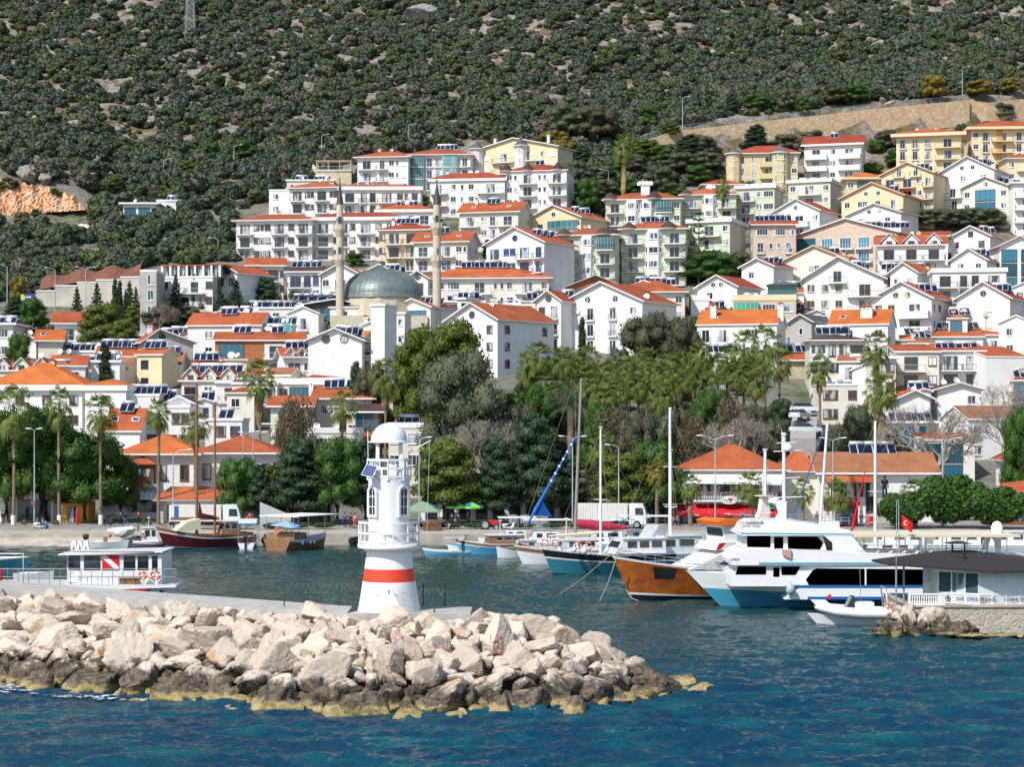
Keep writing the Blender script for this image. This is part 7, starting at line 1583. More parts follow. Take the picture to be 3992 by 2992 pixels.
m=MB(wood);m.box(.25,-1.3,.8,2.3,-1.27,.9)
for i in range(26):m.box(.3+i*.08,-1.35,0,.35+i*.08,-1.3,1.05)
m.build('timber_fence',GZ)
RP=MB(simple('parasol_red_folded',(.75,.05,.015),.7));RP.lathe([(.05,0),(.26,.3),(.2,1.3),(.22,1.7),(.05,2.1)],n=10);tag(RP.build('folded_parasol',None,(PX(303,234),234,1.3)),'tall folded bright red parasol in front of the yellow kiosk','parasol')
for i,(px,w_)in enumerate(((2430,1.1),(2478,.8))):m=MB(simple('cover_blue',(.01,.09,.42),.6));m.lathe([(w_*.35,0),(w_*.5,.4),(w_*.4,1.3),(.1,1.7)],n=9);tag(m.build('covered_stall',None,(PX(px,235),235,1.3)),['wide bright blue covered stall by the white lorry','narrow bright blue covered stall under the yellowed palm'][i],'stall')
WB=MB(simple('hoarding_grey',(.42,.43,.45),.6,var=.08));WB.prism([(0,0),(3.3,0),(3.3,1.7),(0,3.1)],'y',0,.1);WB.prism([(0,-.02),(3.3,-.02),(3.3,0),(0,0)],'y',0,.1);tag(WB.build('hoarding',None,(PX(1013,226),226,1.35)),'pale grey hoarding with a slanting top edge on the quay','hoarding')
m=MB(simple('bar_lightbox',(.75,.55,.45),.5,var=.7,scale=6));m.box(0,0,0,1.4,.3,.8);tag(m.build('fruit_stand',None,(PX(1088,224),224,2.2)),'small colourful fruit display above the moored tour boat','display')
for i,(a,b,h_)in enumerate([(1030,1250,1.0),(1620,2010,.9),(2120,2260,.8),(3480,3500,.8)]):
 for k,px in enumerate(range(a,b,95)):bush(px+40,2040,100,28,'clipped low hedge section along the quay '+['behind the tour boat','behind the fishing boats','beside the grey mast','before the round clipped tree'][i],d=226,group='low hedges along the quay, part '+str(i+1),name='hedge',cat='hedge',dens=.6)
for i,(px,w)in enumerate(((95,30),(220,40),(430,38),(585,28),(560,24))):bush(px,2012,w,26,['tuft of grass beside the lamp with the no parking sign','low flower tuft by the second limewashed palm','low flower tuft by the third limewashed palm','potted yellow green cone shrub before the dark shop','grassy tuft at the kerb before the shop'][i],d=233-i%2,mt='pine',dens=.3)
# ------------------------------------------------------------------ boats
def paint_(name,col,**k):return simple('boat_'+name,col,.3,var=.05,spec=.5,**k)
bw=paint_('white',(.78,.78,.77));bdk=paint_('black',(.015,.015,.018));bblue=paint_('light_blue',(.10,.36,.55));bmid=paint_('blue',(.02,.12,.36));bred=paint_('red',(.55,.02,.02));boxb=paint_('oxblood',(.09,.012,.015));bteal=paint_('teal',(.04,.20,.26))
bcy=paint_('painted_water_light',(.055,.27,.40));bteak=simple('boat_teak',(.30,.15,.07),.5,var=.35,scale=4);bvar=None  # bcy: light off the water on the shaded white hull, put into the colour
def varnish():
 m,nt,b=new_mat('boat_varnish');geo=nd(nt,'NewGeometry');P=geo.outputs['Position']
 c=mix(nt,ramp(nt,noise_tex(nt,P,.9,5,.6,(1,1,2.2)),.35,.68),(.50,.13,.018),(.24,.055,.012));nt.links.new(c,b.inputs['Base Color']);b.inputs['Roughness'].default_value=.16;b.inputs['Coat Weight'].default_value=.6;b.inputs['Coat Roughness'].default_value=.05;return m
bvar=varnish();orng=simple('boat_orange',(.75,.17,.015),.5);buoyo=simple('buoy_orange',(.78,.12,.02),.5);cable=simple('rope_pale',(.42,.37,.28),.8);canvw=simple('canvas_white',(.72,.72,.70),.8);chrome=simple('boat_rail',(.62,.64,.66),.25,.8)
bglass=glass('boat_window',(.012,.018,.024),rough=.03);maroonc=simple('sail_cover_maroon',(.42,.02,.05),.8,var=.15);bluec=simple('canvas_blue',(.02,.14,.50),.7,var=.1);skyc=simple('canvas_sky_blue',(.22,.40,.62),.7,var=.1);creamc=simple('canvas_cream',(.66,.58,.42),.8,var=.12)
def hull(name,parent,L,B,hb,hm,hs,rows,rake=.12,tr=.8,n=22,full=.42,keel=.5,flare=.75):
 """boat hull, bow at +x; rows = [(height fraction, material)] from the bottom up"""
 mats=[r[1]for r in rows];m=MB(*mats);ring=[]
 fr=[0]+[r[0]for r in rows]
 for i in range(n+1):
  t=i/n;x=-L/2+L*t;sheer=np.interp(t,[0,.45,1],[hs,hm,hb])if True else 0
  sheer=hm+(hs-hm)*max(0,(.45-t)/.45)**2+(hb-hm)*max(0,(t-.45)/.55)**2
  bb=B/2*(tr+(1-tr)*min(1,t/.4)**.7 if t<.4 else max(0.015,1-((t-.4)/.6)**(1/(1-full))*1.0))
  side=[]
  for j,f in enumerate(fr):
   z=-keel+(sheer+keel)*f if j else-keel
   k=(max(0,(z+keel))/(sheer+keel))**(.32+(flare-.3)*t*t)
   w=bb*(0 if j==0 else(k*.96+.04));xx=x+rake*L*(t**4)*(z/max(.1,hb))-(0 if t>.02 else 0)
   side.append((xx,w,z))
  ring.append([(a,b,c)for a,b,c in side])
 k=len(fr)
 for sg in(-1,1):
  for j in range(k-1):
   vs=[(r[q][0],r[q][1]*sg,r[q][2])for r in ring for q in(j,j+1)]
   m.add(vs,[(2*i,2*i+2,2*i+3,2*i+1)if sg<0 else(2*i+1,2*i+3,2*i+2,2*i)for i in range(n)],j,True)
 m.add([(p[0],p[1],p[2])for p in ring[0]]+[(p[0],-p[1],p[2])for p in ring[0][::-1]],[tuple(range(2*k))],min(1,k-2))
 top=[(r[-1][0],r[-1][1]*.97,r[-1][2]-.06)for r in ring]
 m.add([p for p in top]+[(p[0],-p[1],p[2])for p in top],[(i,i+1,n+2+i,n+1+i)for i in range(n)],len(mats)-1)
 return m.build(name,parent),[(r[-1][0],r[-1][1],r[-1][2])for r in ring]
def rail_along(parent,sheer,i0,i1,h,r=.02,mt=None,inset=.92,name='guard_rail',levels=(1,)):
 m=MB(mt or chrome)
 for sg in(-1,1):
  pts=[(x,y*inset*sg,z)for x,y,z in sheer[i0:i1]]
  for lv in levels:m.tube([(x,y,z+h*lv)for x,y,z in pts],r,n=5,cap=False)
  for x,y,z in pts[::2]:m.tube([(x,y,z-.05),(x,y,z+h)],r*.85,n=4,cap=False)
 return m.build(name,parent)
def boat(name,px,wl,heading,label,cat='boat',group=None,d=None):
 d=d or SEA(wl);root=empty(name,(PX(px,d),d,0),R(heading));tag(root,label,cat,group);return root
def mast(parent,x,z0,z1,r,mt,spread=(),stays=(),name='mast',y=0,lean=0):
 m=MB(mt,cable);m.tube([(x,y,z0),(x+lean,y,z1)],[r,r*.75],n=8);m.box(x+lean-.15,y-.12,z1-.05,x+lean+.15,y+.12,z1+.06)
 for s_ in spread:m.tube([(x+lean*(s_-z0)/(z1-z0),y-1.0,s_+.12),(x+lean*(s_-z0)/(z1-z0),y,s_),(x+lean*(s_-z0)/(z1-z0),y+1.0,s_+.12)],.035,n=4);m.tube([(x-.7,y,s_+.1),(x+.7,y,s_+.1)],.03,n=4)
 o=m.build(name,parent)
 if stays:
  m=MB(cable)
  for(a,b)in stays:m.tube([a,b],.012,n=3,cap=False)
  m.build('rigging',parent)
 return o
def ring_buoy(parent,loc,rz=0,r=.3,mt=None,label=None):
 def mk():
  m=MB(buoyo,bw);k=16;prof=[(r+.075*math.cos(t),.075*math.sin(t))for t in np.linspace(0,6.2832,9)]
  for i in range(k):
   for j in range(8):
    a0,a1=6.2832*i/k,6.2832*(i+1)/k;p=[(prof[j][0]*math.cos(a0),prof[j][1],prof[j][0]*math.sin(a0)),(prof[j][0]*math.cos(a1),prof[j][1],prof[j][0]*math.sin(a1)),(prof[j+1][0]*math.cos(a1),prof[j+1][1],prof[j+1][0]*math.sin(a1)),(prof[j+1][0]*math.cos(a0),prof[j+1][1],prof[j+1][0]*math.sin(a0))]
    m.add(p,[(0,1,2,3)],1 if i%4==0 else 0,True)
  return m.mesh('life_ring')
 o=inst('life_ring',cached(('lr',r),mk),parent,loc,rz)
 if parent is None:tag(o,label or 'orange life ring','life ring')
 return o
def fender(parent,loc,mt,s=.25):
 m=MB(mt);m.lathe([(.02,-s*1.2),(s*.8,-s*.7),(s,0),(s*.75,s*.75),(s*.2,s*1.3),(.03,s*1.9)],n=12);return m.build('fender',parent,loc)
def outboard(parent,loc,s=1.0,rz=0):
 def mk():m=MB(bdk);m.loft([[(x_*w,y_*l-.1,z)for x_,y_ in((-1,-1),(1,-1),(1,1),(-1,1))]for w,l,z in((.1,.16,.35),(.17,.26,.5),(.17,.28,.85),(.1,.2,.98))],smooth=False);m.box(-.06,-.12,-.5,.06,.05,.38);m.box(-.03,-.22,-.75,.03,.12,-.45);return m.mesh('outboard_motor')
 return inst('outboard_motor',cached('ob',mk),parent,loc,rz,scale=s)
def flag(parent,loc,w,h,col,name='flag',rz=0,drop=.5):
 m=MB(col,signw);vs=[];n=8
 for i in range(n+1):
  t=i/n;vs+=[(w*t*.75,.06*math.sin(t*7),-drop*w*t),(w*t*.75,.06*math.sin(t*7+.5),-h-drop*w*t*.9)]
 m.add(vs,[(2*i,2*i+2,2*i+3,2*i+1)for i in range(n)]);
 c=(w*.3,-.03,-h*.5-drop*w*.3)
 m.add([(c[0]+h*.2*math.cos(t),c[1],c[2]+h*.2*math.sin(t))for t in np.linspace(.6,5.7,10)]+[(c[0]+h*.03+h*.15*math.cos(t),c[1],c[2]+h*.15*math.sin(t))for t in np.linspace(5.6,.7,10)],[tuple(range(20))],1)
 return m.build(name,parent,loc,rz)
redf=simple('flag_red',(.65,.01,.01),.7)
def cabin(parent,x0,x1,w,z0,z1,wins,mt=None,name='cabin',roofm=None,taper=.06,front=.35,back=.0,over=.12,wz=None,wm=None,fr=None,gls=None):
 """deckhouse: raked front at +x; wins = list of (x0, x1) window spans on both sides"""
 m=MB(mt or bw);k=(z1-z0);w2=w*(1-taper)
 m.add([(x0,-w/2,z0),(x1,-w/2,z0),(x1,w/2,z0),(x0,w/2,z0),(x0+back*k,-w2/2,z1),(x1-front*k,-w2/2,z1),(x1-front*k,w2/2,z1),(x0+back*k,w2/2,z1)],[(0,1,5,4),(1,2,6,5),(2,3,7,6),(3,0,4,7),(4,5,6,7)])
 c=m.build(name,parent)
 if roofm:m=MB(roofm);m.box(x0+back*k-over,-w2/2-over,z1,x1-front*k+over,w2/2+over,z1+.1);m.build('cabin_roof',c)
 za,zb=wz or(z0+k*.42,z0+k*.85)
 for a,b in wins:
  for sg in(-1,1):
   m=MB(gls or bglass,fr or bw);ya=lambda z:sg*(w/2-(w-w2)/2*(z-z0)/k+.012);m.add([(a,ya(za),za),(b,ya(za),za),(b,ya(zb),zb),(a,ya(zb),zb)],[(0,1,2,3)if sg<0 else(3,2,1,0)])
   m.tube([(a,ya(za),za),(b,ya(za),za),(b,ya(zb),zb),(a,ya(zb),zb),(a,ya(za),za)],.025,1,4);m.build('cabin_window',c)
 fx_=lambda z:x1-front*(z-z0)+.012;m=MB(gls or bglass);m.add([(fx_(za),-w*.42,za),(fx_(za),w*.42,za),(fx_(zb),w*.4,zb),(fx_(zb),-w*.4,zb)],[(0,1,2,3)]);m.build('windscreen',c)
 return c
G=boat('wooden_gulet',2405,2358,202,'big varnished orange brown gulet with white wheelhouse and orange roof beside the white yacht',d=147.0)
L=17.0;G.location.x+=math.cos(R(22))*(L/2+1.3);G.location.y+=math.sin(R(22))*(L/2+1.3)
hu,shr=hull('hull',G,L,5.2,3.5,2.25,2.4,[(.27,bdk),(.315,bw),(.955,bvar),(1.0,bw)],rake=.1,flare=.8,full=.44,keel=.6)
rail_along(G,shr,9,23,.55,levels=(.55,1))
own=set(G.children)
m=MB(bw);m.prism([(-10,2.3),(1.5,2.3),(.2,2.9),(-2.4,4.3),(-10,4.3)],'y',-2.3,2.3);m.build('raised_deck',G)
m=MB(bglass)
for sg in(-1,1):
 m.add([(-9.2,sg*2.315,2.6),(-1.2,sg*2.315,2.6),(-2.2,sg*2.315,3.3),(-9.2,sg*2.315,3.3)],[(0,1,2,3)])
m.build('saloon_windows',G)
m=MB(bw);m.prism([(-9.3,4.28),(-1.2,4.28),(-1.8,5.1),(-9.3,5.1)],'y',-2.1,2.1);m.build('upper_bulwark',G)
wh=cabin(G,-8.2,-2.4,3.6,5.05,6.9,[(-7.6,-7.0),(-6.8,-6.1)],name='wheelhouse',front=-.12,wz=(5.7,6.6),fr=bteak)
m=MB(orng);m.prism([(-8.6,6.9),(-1.6,6.9),(-1.4,7.35),(-2.2,7.65),(-8.6,7.15)],'y',-2.1,2.1);m.build('wheelhouse_roof',wh)
m=MB(bteak,bglass)
for sg in(-1,1):m.box(-5.5,sg*1.74-.03,5.1,-4.4,sg*1.74+.03,6.75,0);m.box(-5.25,sg*1.79-.01,5.8,-4.65,sg*1.79+.01,6.5,1)
m.build('wheelhouse_door',wh)
m=MB(redp)
for sg in(-1,1):m.add([(-1.7,sg*2.11,4.35),(-1.25,sg*2.11,4.35),(-1.6,sg*2.11,5.05),(-2.3,sg*2.11,5.05)],[(0,1,2,3)])
m.build('red_stripe',G)
m=MB(bw);m.prism([(-7.8,7.1),(-6.4,7.1),(-6.9,8.4),(-7.1,10.0),(-7.6,10.0),(-7.9,8.4)],'y',-.3,.3);m.tube([(-7.3,0,10),(-7.3,0,12.6)],.05);m.box(-7.9,-.7,9.9,-6.8,.7,10.0);m.tube([(-7.3,-.6,10.6),(-7.3,.6,10.6)],.03);m.build('radar_mast',G)
MT=Matrix.Translation((3.3,0,.75))@Matrix.Diagonal((.85,.85,.72,1))
for c_ in set(G.children)-own:
 for q in[c_]+list(c_.children):q.data=q.data.copy();q.data.transform(MT)
mast(G,-3.1,2.3,PZ(1755,150),.16,bw,spread=(6.5,9.0),stays=(((-3.1,0,11),(9.3,0,3.6)),((-3.1,0,11),(-8,0,3)),((-3.1,0,11),(-3.5,2.3,3)),((-3.1,0,11),(-3.5,-2.3,3))))
for i in range(3):fender(G,(.4-i*2.4,2.75,2.6),[chrome,bw,bw][i],.3)
m=MB(bdk);m.add([(7.35,1.5,1.75),(5.9,1.98,1.7),(5.75,2.2,2.55),(7.55,1.72,2.7)],[(0,1,2,3),(3,2,1,0)]);m.build('anchor_pocket',G)
YT=boat('motor_yacht',2746,2383,180,'long white three deck excursion yacht with blue stripes at the right of the harbour',d=143.2)
L=30.0;YT.location.x+=L/2+1.2
hu,shr=hull('hull',YT,L,6.6,2.65,2.0,1.9,[(.18,bmid),(.60,bcy),(.70,bw),(1.0,bw)],rake=.085,flare=.95,full=.5,keel=.55,tr=.9,n=30)
X=lambda px,d=139.8:-(PX(px,d)-YT.location.x)
Z=lambda row,d=139.8:PZ(row,d)
def ysolid(name,pts,y0,y1,mt,parent=None):m=MB(mt);m.prism([(X(a),Z(b))for a,b in pts],'y',y0,y1);return m.build(name,parent or YT)
sy=3.15
up=ysolid('main_deckhouse',[(2850,2290),(2852,2246),(2900,2206),(4060,2206),(4060,2290)],-2.9,2.9,bw)
m=MB(bblue);m.box(X(4060),-sy-.02,Z(2335),X(3095),sy+.02,Z(2290));
ysolid('side_bulwark',[(3060,2340),(3120,2292),(3180,2218),(4060,2200),(4060,2345)],-sy,sy,bw)
ysolid('blue_rub_rail',[(3095,2293),(4060,2293),(4060,2284),(3100,2284)],-sy-.05,sy+.05,bmid)
ysolid('lower_blue_rail',[(3150,2340),(4060,2340),(4060,2329),(3150,2329)],-sy-.12,sy+.12,bmid)
ysolid('middle_deck_edge',[(2852,2206),(2850,2190),(2870,2160),(2915,2145),(3070,2143),(3370,2158),(4060,2180),(4060,2206)],-3.2,3.2,bw)
ysolid('middle_blue_stripe',[(2960,2202),(4060,2202),(4060,2195),(2960,2195)],-3.24,3.24,bblue)
def ywin(name,pts,y,parent=None):
 m=MB(bglass)
 for sg in(-1,1):m.add([(X(a),sg*y,Z(b))for a,b in pts],[tuple(range(len(pts))),tuple(range(len(pts)-1,-1,-1))])
 return m.build(name,parent or YT)
ywin('saloon_window',[(3143,2262),(3170,2225),(3185,2218),(3373,2220),(3373,2284),(3155,2284)],sy+.02);ywin('saloon_window',[(3380,2220),(3600,2222),(3600,2284),(3380,2284)],sy+.02);ywin('saloon_window',[(3612,2222),(3680,2222),(3680,2284),(3612,2284)],sy+.02)
ywin('main_deck_window',[(2870,2243),(2880,2212),(2990,2212),(2990,2243)],2.93);ywin('main_deck_window',[(3050,2245),(3050,2212),(3125,2212),(3105,2245)],2.93);ywin('main_deck_door',[(3018,2252),(3018,2216),(3042,2216),(3042,2252)],2.93)
ub=ysolid('upper_cabin',[(2905,2145),(2915,2090),(3215,2090),(3230,2150)],-2.5,2.5,bw)
ywin('upper_window',[(2918,2137),(2918,2093),(3010,2093),(3010,2139)],2.53);ywin('upper_window',[(3078,2145),(3078,2096),(3195,2097),(3216,2122),(3205,2147)],2.53);ywin('upper_door',[(3024,2145),(3024,2098),(3060,2098),(3060,2145)],2.53)
ysolid('upper_roof',[(2884,2087),(2900,2073),(3325,2078),(3330,2090),(2890,2092)],-2.95,2.95,bw);ysolid('roof_stripe',[(2890,2084),(3325,2086),(3325,2083),(2890,2080)],-2.98,2.98,bblue)
ysolid('roof_dome',[(2900,2074),(2910,2050),(2940,2034),(3100,2034),(3320,2072),(3320,2078)],-2.5,2.5,bw)
ysolid('aft_pillar',[(3210,2086),(3320,2086),(3400,2180),(3190,2180),(3252,2152),(3250,2120)],-2.93,-2.7,bw);ysolid('aft_pillar',[(3210,2086),(3320,2086),(3400,2180),(3190,2180),(3252,2152),(3250,2120)],2.7,2.93,bw)
ysolid('radar_arch',[(3045,2036),(3060,2010),(3048,1972),(3020,1968),(3020,1962),(3090,1962),(3088,2036)],-.35,.35,bw)
m=MB(bw);m.tube([(X(3082),0,Z(1965)),(X(3082),0,Z(1690))],.13);m.tube([(X(3082),0,Z(1700)),(X(3082),0,Z(1688))],.2)
for row,w_ in((1727,.9),(1760,1.3),(1868,1.2),(1945,1.4)):m.tube([(X(3082)-w_,0,Z(row)),(X(3082)+w_*.6,0,Z(row+4))],.04)
m.lathe([(.35,0),(.45,.3),(.1,.6)],n=12,c=(X(3095),0,Z(1760)));m.tube([(X(3073),0,Z(1760)),(X(3073),0,Z(1675))],.02);m.lathe([(.4,0),(.4,.2)],n=12,c=(X(3042),0,Z(1962)));m.build('signal_mast',YT)
m=MB(chrome)
for sg in(-1,1):
 for rows in((2214,2236),):
  pts=[(x,y*.93*sg,z)for x,y,z in shr if x>X(3015)]
  for q in(.5,.28):m.tube([(x,y,z+q)for x,y,z in pts],.022,n=5,cap=False)
  for x,y,z in pts:m.tube([(x,y,z-.05),(x,y,z+.5)],.018,n=4,cap=False)
 for r0,r1,a,b,yy in((2149,2178,3348,3940,3.0),(2150,2172,3085,3250,3.0),(2022,2046,3095,3325,2.4)):
  for t in(0,.5):m.tube([(X(a),sg*yy,Z(r0+(r1-r0)*t)),(X(b),sg*yy,Z(r0+(r1-r0)*t))],.022,n=5,cap=False)
  for i in range(int((b-a)/32)+1):m.tube([(X(a+i*32),sg*yy,Z(r0)),(X(a+i*32),sg*yy,Z(r1+3))],.018,n=4,cap=False)
 m.tube([(X(2860),sg*2.9,Z(2019)),(X(2910),sg*2.4,Z(2022)),(X(3050),sg*2.4,Z(2026))],.02,n=4,cap=False)
m.build('guard_rail',YT)
m=MB(creamc,chrome);m.box(X(3985),-2.9,Z(2098),X(3332),2.9,Z(2090),0)
for i in range(8):
 for sg in(-1,1):m.tube([(X(3345+i*84),sg*2.8,Z(2180)),(X(3345+i*84),sg*2.8,Z(2094))],.04,1,5)
m.build('awning',YT)
for i in range(9):
 m=MB(bw);x=X(3410+i*52);m.prism([(x,Z(2178)),(x-.45,Z(2152)),(x-.55,Z(2152)),(x-.1,Z(2178)),(x+.5,Z(2178)),(x+.5,Z(2172)),(x+.05,Z(2172))],'y',1.9,2.5);m.build('deck_chair',YT)
ysolid('stern_arch',[(3905,2178),(3925,2100),(3900,2100),(3895,2095),(3985,2095),(3985,2178),(3965,2178),(3958,2130),(3945,2115),(3935,2140),(3930,2178)],-2.8,-2.6,bw)
m=MB(bw);m.lathe([(.42,0),(.45,.5),(.3,.82),(.02,.95)],n=16,c=(X(3933),0,Z(2092)));m.build('satcom_dome',YT)
m=MB(bw);m.box(X(3290),-1.5,Z(2068),X(3235),1.5,Z(2040));m.lathe([(.5,0),(.5,2.2)],n=10,c=(0,0,0))if False else None;m.build('deck_locker',YT)
tn=MB(simple('tender_tan',(.5,.3,.22),.6));tn.prism([(X(3048),Z(2145)),(X(3085),Z(2145)),(X(3083),Z(2180)),(X(3052),Z(2165))],'y',2.95,3.4);tn.build('hanging_tender',YT)
fender(YT,(X(3080),3.62,Z(2300)),simple('fender_grey',(.42,.46,.48),.6),.35);m=MB(bw,bglass);m.box(X(2885)-.28,2.72,Z(2307),X(2885)+.28,2.8,Z(2295));
fl=flag(YT,(X(3520),3.0,Z(2010)),1.0,.85,redf,rz=math.pi*.9);m=MB(steel);m.tube([(X(3508),3.0,Z(2180)),(X(3508),3.0,Z(1950))],.03);m.build('flag_staff',YT)
lettering('KAHRAMANLAR',.3,simple('letter_dark_red',(.25,.02,.04),.5),YT,(X(2937),2.55,Z(2042)),rz=math.pi,wide=1.7);lettering('boat trips',.25,simple('letter_grey',(.2,.2,.25),.5),YT,(X(2935),2.55,Z(2054)),rz=math.pi,wide=1.3);lettering('YILMAZ',.22,simple('letter_grey',(.2,.2,.25),.5),YT,(X(2862),3.23,Z(2183)),rz=math.pi)
DB=boat('dive_boat',430,2300,0,'white dive excursion boat with red and white diver flag behind the breakwater',d=129.0)
sD=F/126.8;X=lambda px,d=126.8:PX(px,d)-DB.location.x;Z=lambda row,d=126.8:PZ(row,d);yS=-2.2
hu,shr=hull('hull',DB,17.5,4.7,1.5,1.15,1.2,[(.4,bmid),(.9,bw),(1,bw)],rake=.06,tr=.8)
hu.location.x=X(330);
def dsolid(name,pts,y0,y1,mt,parent=None):m=MB(mt);m.prism([(X(a),Z(b))for a,b in pts],'y',y0,y1);return m.build(name,parent or DB)
dsolid('lower_cabin',[(300,2345),(650,2345),(650,2297),(300,2297)],-2.0,2.0,bw);m=MB(bglass)
for a,b in((330,360),(378,400),(425,480),(570,585),(620,635)):m.add([(X(a),-2.02,Z(2326)),(X(b),-2.02,Z(2326)),(X(b),-2.02,Z(2304)),(X(a),-2.02,Z(2304))],[(0,1,2,3)])
m.build('lower_window',DB);m=MB(bteak);m.box(X(485),-2.05,Z(2326),X(565),-2.0,Z(2310));m.build('timber_panel',DB)
dsolid('upper_deck',[(-60,2283),(690,2281),(688,2291),(420,2302),(220,2313),(40,2300),(-60,2296)],-2.35,2.35,bw)
m=MB(redp);m.prism([(X(385),Z(2304)),(X(590),Z(2293)),(X(560),Z(2303)),(X(390),Z(2311))],'y',-2.38,-2.30);m.build('rolled_awning',DB)
cb=dsolid('upper_cabin',[(300,2284),(627,2282),(627,2163),(300,2163)],-1.9,1.9,bw);cf=dsolid('fore_cabin',[(253,2284),(300,2284),(300,2160),(253,2160)],-1.6,1.6,bw)
for a,b in((323,388),(478,524),(533,575),(589,611)):
 m=MB(bglass,bw)
 for sg in(-1,1):m.add([(X(a),sg*1.92,Z(2226)),(X(b),sg*1.92,Z(2226)),(X(b),sg*1.92,Z(2169)),(X(a),sg*1.92,Z(2169))],[(0,1,2,3)])
 m.build('cabin_window',cb)
for a,b in((258,281),(285,308)):m=MB(bglass);m.add([(X(a),-1.62 if b<300 else-1.93,Z(2226)),(X(b),-1.62 if b<300 else-1.93,Z(2226)),(X(b),-1.62 if b<300 else-1.93,Z(2167)),(X(a),-1.62 if b<300 else-1.93,Z(2167))],[(0,1,2,3)]);m.build('fore_window',cf)
m=MB(redf,signw);m.box(X(395),-1.95,Z(2224),X(461),-1.93,Z(2168),0);m.add([(X(396),-1.962,Z(2169)),(X(411),-1.962,Z(2169)),(X(460),-1.962,Z(2212)),(X(460),-1.962,Z(2223)),(X(446),-1.962,Z(2223)),(X(396),-1.962,Z(2180))],[(0,1,2,3,4,5)],1);m.build('dive_flag',cb)
dsolid('roof',[(225,2162),(635,2151),(635,2156),(300,2166),(225,2167)],-2.2,2.2,bw);m=MB(bdk);m.box(X(260),-2.25,Z(2153),X(600),-2.2,Z(2151.5));m.build('roof_edge',DB)
for a in(558,607):ring_buoy(DB,(X(a),-2.42,Z(2244)),r=.22 if a<600 else.28)
m=MB(chrome,wire);y=-2.3
for k in(0,.5,1):m.tube([(X(-50),y,Z(2281)+1.05*k),(X(684),y,Z(2281)+1.05*k)],.025,n=5,cap=False)
for i in range(19):m.tube([(X(-50+i*40.8),y,Z(2283)),(X(-50+i*40.8),y,Z(2281)+1.05)],.025,n=5,cap=False)
for i in range(90):
 x0=X(-40)+i*.055;
 if x0+.9<X(300):m.tube([(x0,y,Z(2281)),(x0+.9,y,Z(2281)+1.0)],.005,1,3,cap=False)
for k in(0,.5,1):m.tube([(X(684),-2.3,Z(2281)+1.05*k),(X(684),2.3,Z(2281)+1.05*k)],.025,n=5,cap=False)
m.build('guard_rail',DB)
m=MB(bw)
for i in range(3):x=X(268+i*24);z=Z(2150);m.prism([(x-.2,z),(x-.12,z+.62),(x+.12,z+.62),(x+.2,z),(x+.12,z),(x,z+.4),(x-.12,z)],'y',-.8,-.4)
m.build('plastic_chair',DB);m=MB(steel);m.tube([(X(92),-2.3,Z(2290)),(X(92),-2.3,Z(2160)),(X(-50),-2.3,Z(2160))],.05);m.build('gallows_frame',DB)
m=MB(bteak);m.box(X(465),-2.15,Z(2281),X(538),-1.95,Z(2255));m.build('locker',DB);flag(DB,(X(8),-2.4,Z(2215)),.6,.7,redf,rz=1.9)
bo=boat('wooden_dinghy',725,2345,0,'small white wooden boat with a long maroon bowsprit beside the dive boat',d=127);hull('hull',bo,3.4,1.3,.75,.45,.5,[(.45,bblue),(.9,bw),(1,bteak)],rake=.1);m=MB(simple('spar_maroon',(.16,.03,.03),.6));m.tube([(1.5,0,.75),(4.6,0,1.15)],.05);m.tube([(-1.5,.2,.3),(-.6,.3,1.5)],.03);m.build('bowsprit',bo)
b2=boat('blue_boat',-10,2245,0,'pale teal blue hulled boat at the left edge beyond the dive boat',d=172);hull('hull',b2,5.2,3.0,1.75,1.6,1.6,[(.3,bteal),(.95,bteal),(1,bw)],rake=.05)
b3=boat('inflatable_dinghy',135,2240,-12,'small white inflatable boat between the blue hull and the dive boat',d=166);hull('hull',b3,3.4,1.6,1.0,.75,.7,[(.3,bw),(.9,bw),(1,bw)],rake=.03,full=.5)
s1=boat('motor_boat',415,2126,0,'small white open motor boat with black outboard by the slipway',d=210.5);hull('hull',s1,4.5,1.7,.95,.75,.75,[(.3,bblue),(.95,bw),(1,bw)],rake=.05,tr=.9);outboard(s1,(-2.35,0,.55),1.1,math.pi/2);m=MB(bteak);m.box(-.3,-.2,.7,.1,.2,1.25);m.build('console',s1)
c1=empty('tarpaulin_boat',(PX(472,214.6),214.6,.95),.1);tag(c1,'upturned white covered dinghy lying on the concrete slipway','boat');m=MB(canvw,redp);v,f=rock_verts(1.35,.75,.75,77,3);m.add([tuple(p)for p in v+np.array([0,0,.65])],[tuple(q)for q in f],0);m.box(-1.3,-.5,0,-1.1,.5,.3,1);m.build('cover',c1)
f1=boat('fishing_boat',612,2136,12,'small white fishing boat with brown framed wheelhouse left of the dark gulet',d=209.5);hull('hull',f1,5.2,2.1,1.1,.75,.9,[(.3,bteal),(.75,bteal),(.85,bred),(1,bw)],rake=.07);cc=cabin(f1,-1.6,.2,1.5,.8,2.3,[(-1.3,-.8),(-.6,-.2)],fr=bteak,roofm=bw);mast(f1,-.9,2.2,3.4,.03,bw);ring_buoy(f1,(-1.5,-.85,1.6),r=.2);outboard(f1,(2.0,.6,1.0),.7)
GU=boat('dark_gulet',812,2141,205,'old dark maroon two masted gulet moored bow out at the left quay',d=210.5);hu,shr=hull('hull',GU,9.4,3.6,2.5,1.5,1.7,[(.27,boxb),(.30,skyc),(.80,boxb),(.86,bw),(1.0,bteak)],rake=.12,keel=.5,flare=.8)
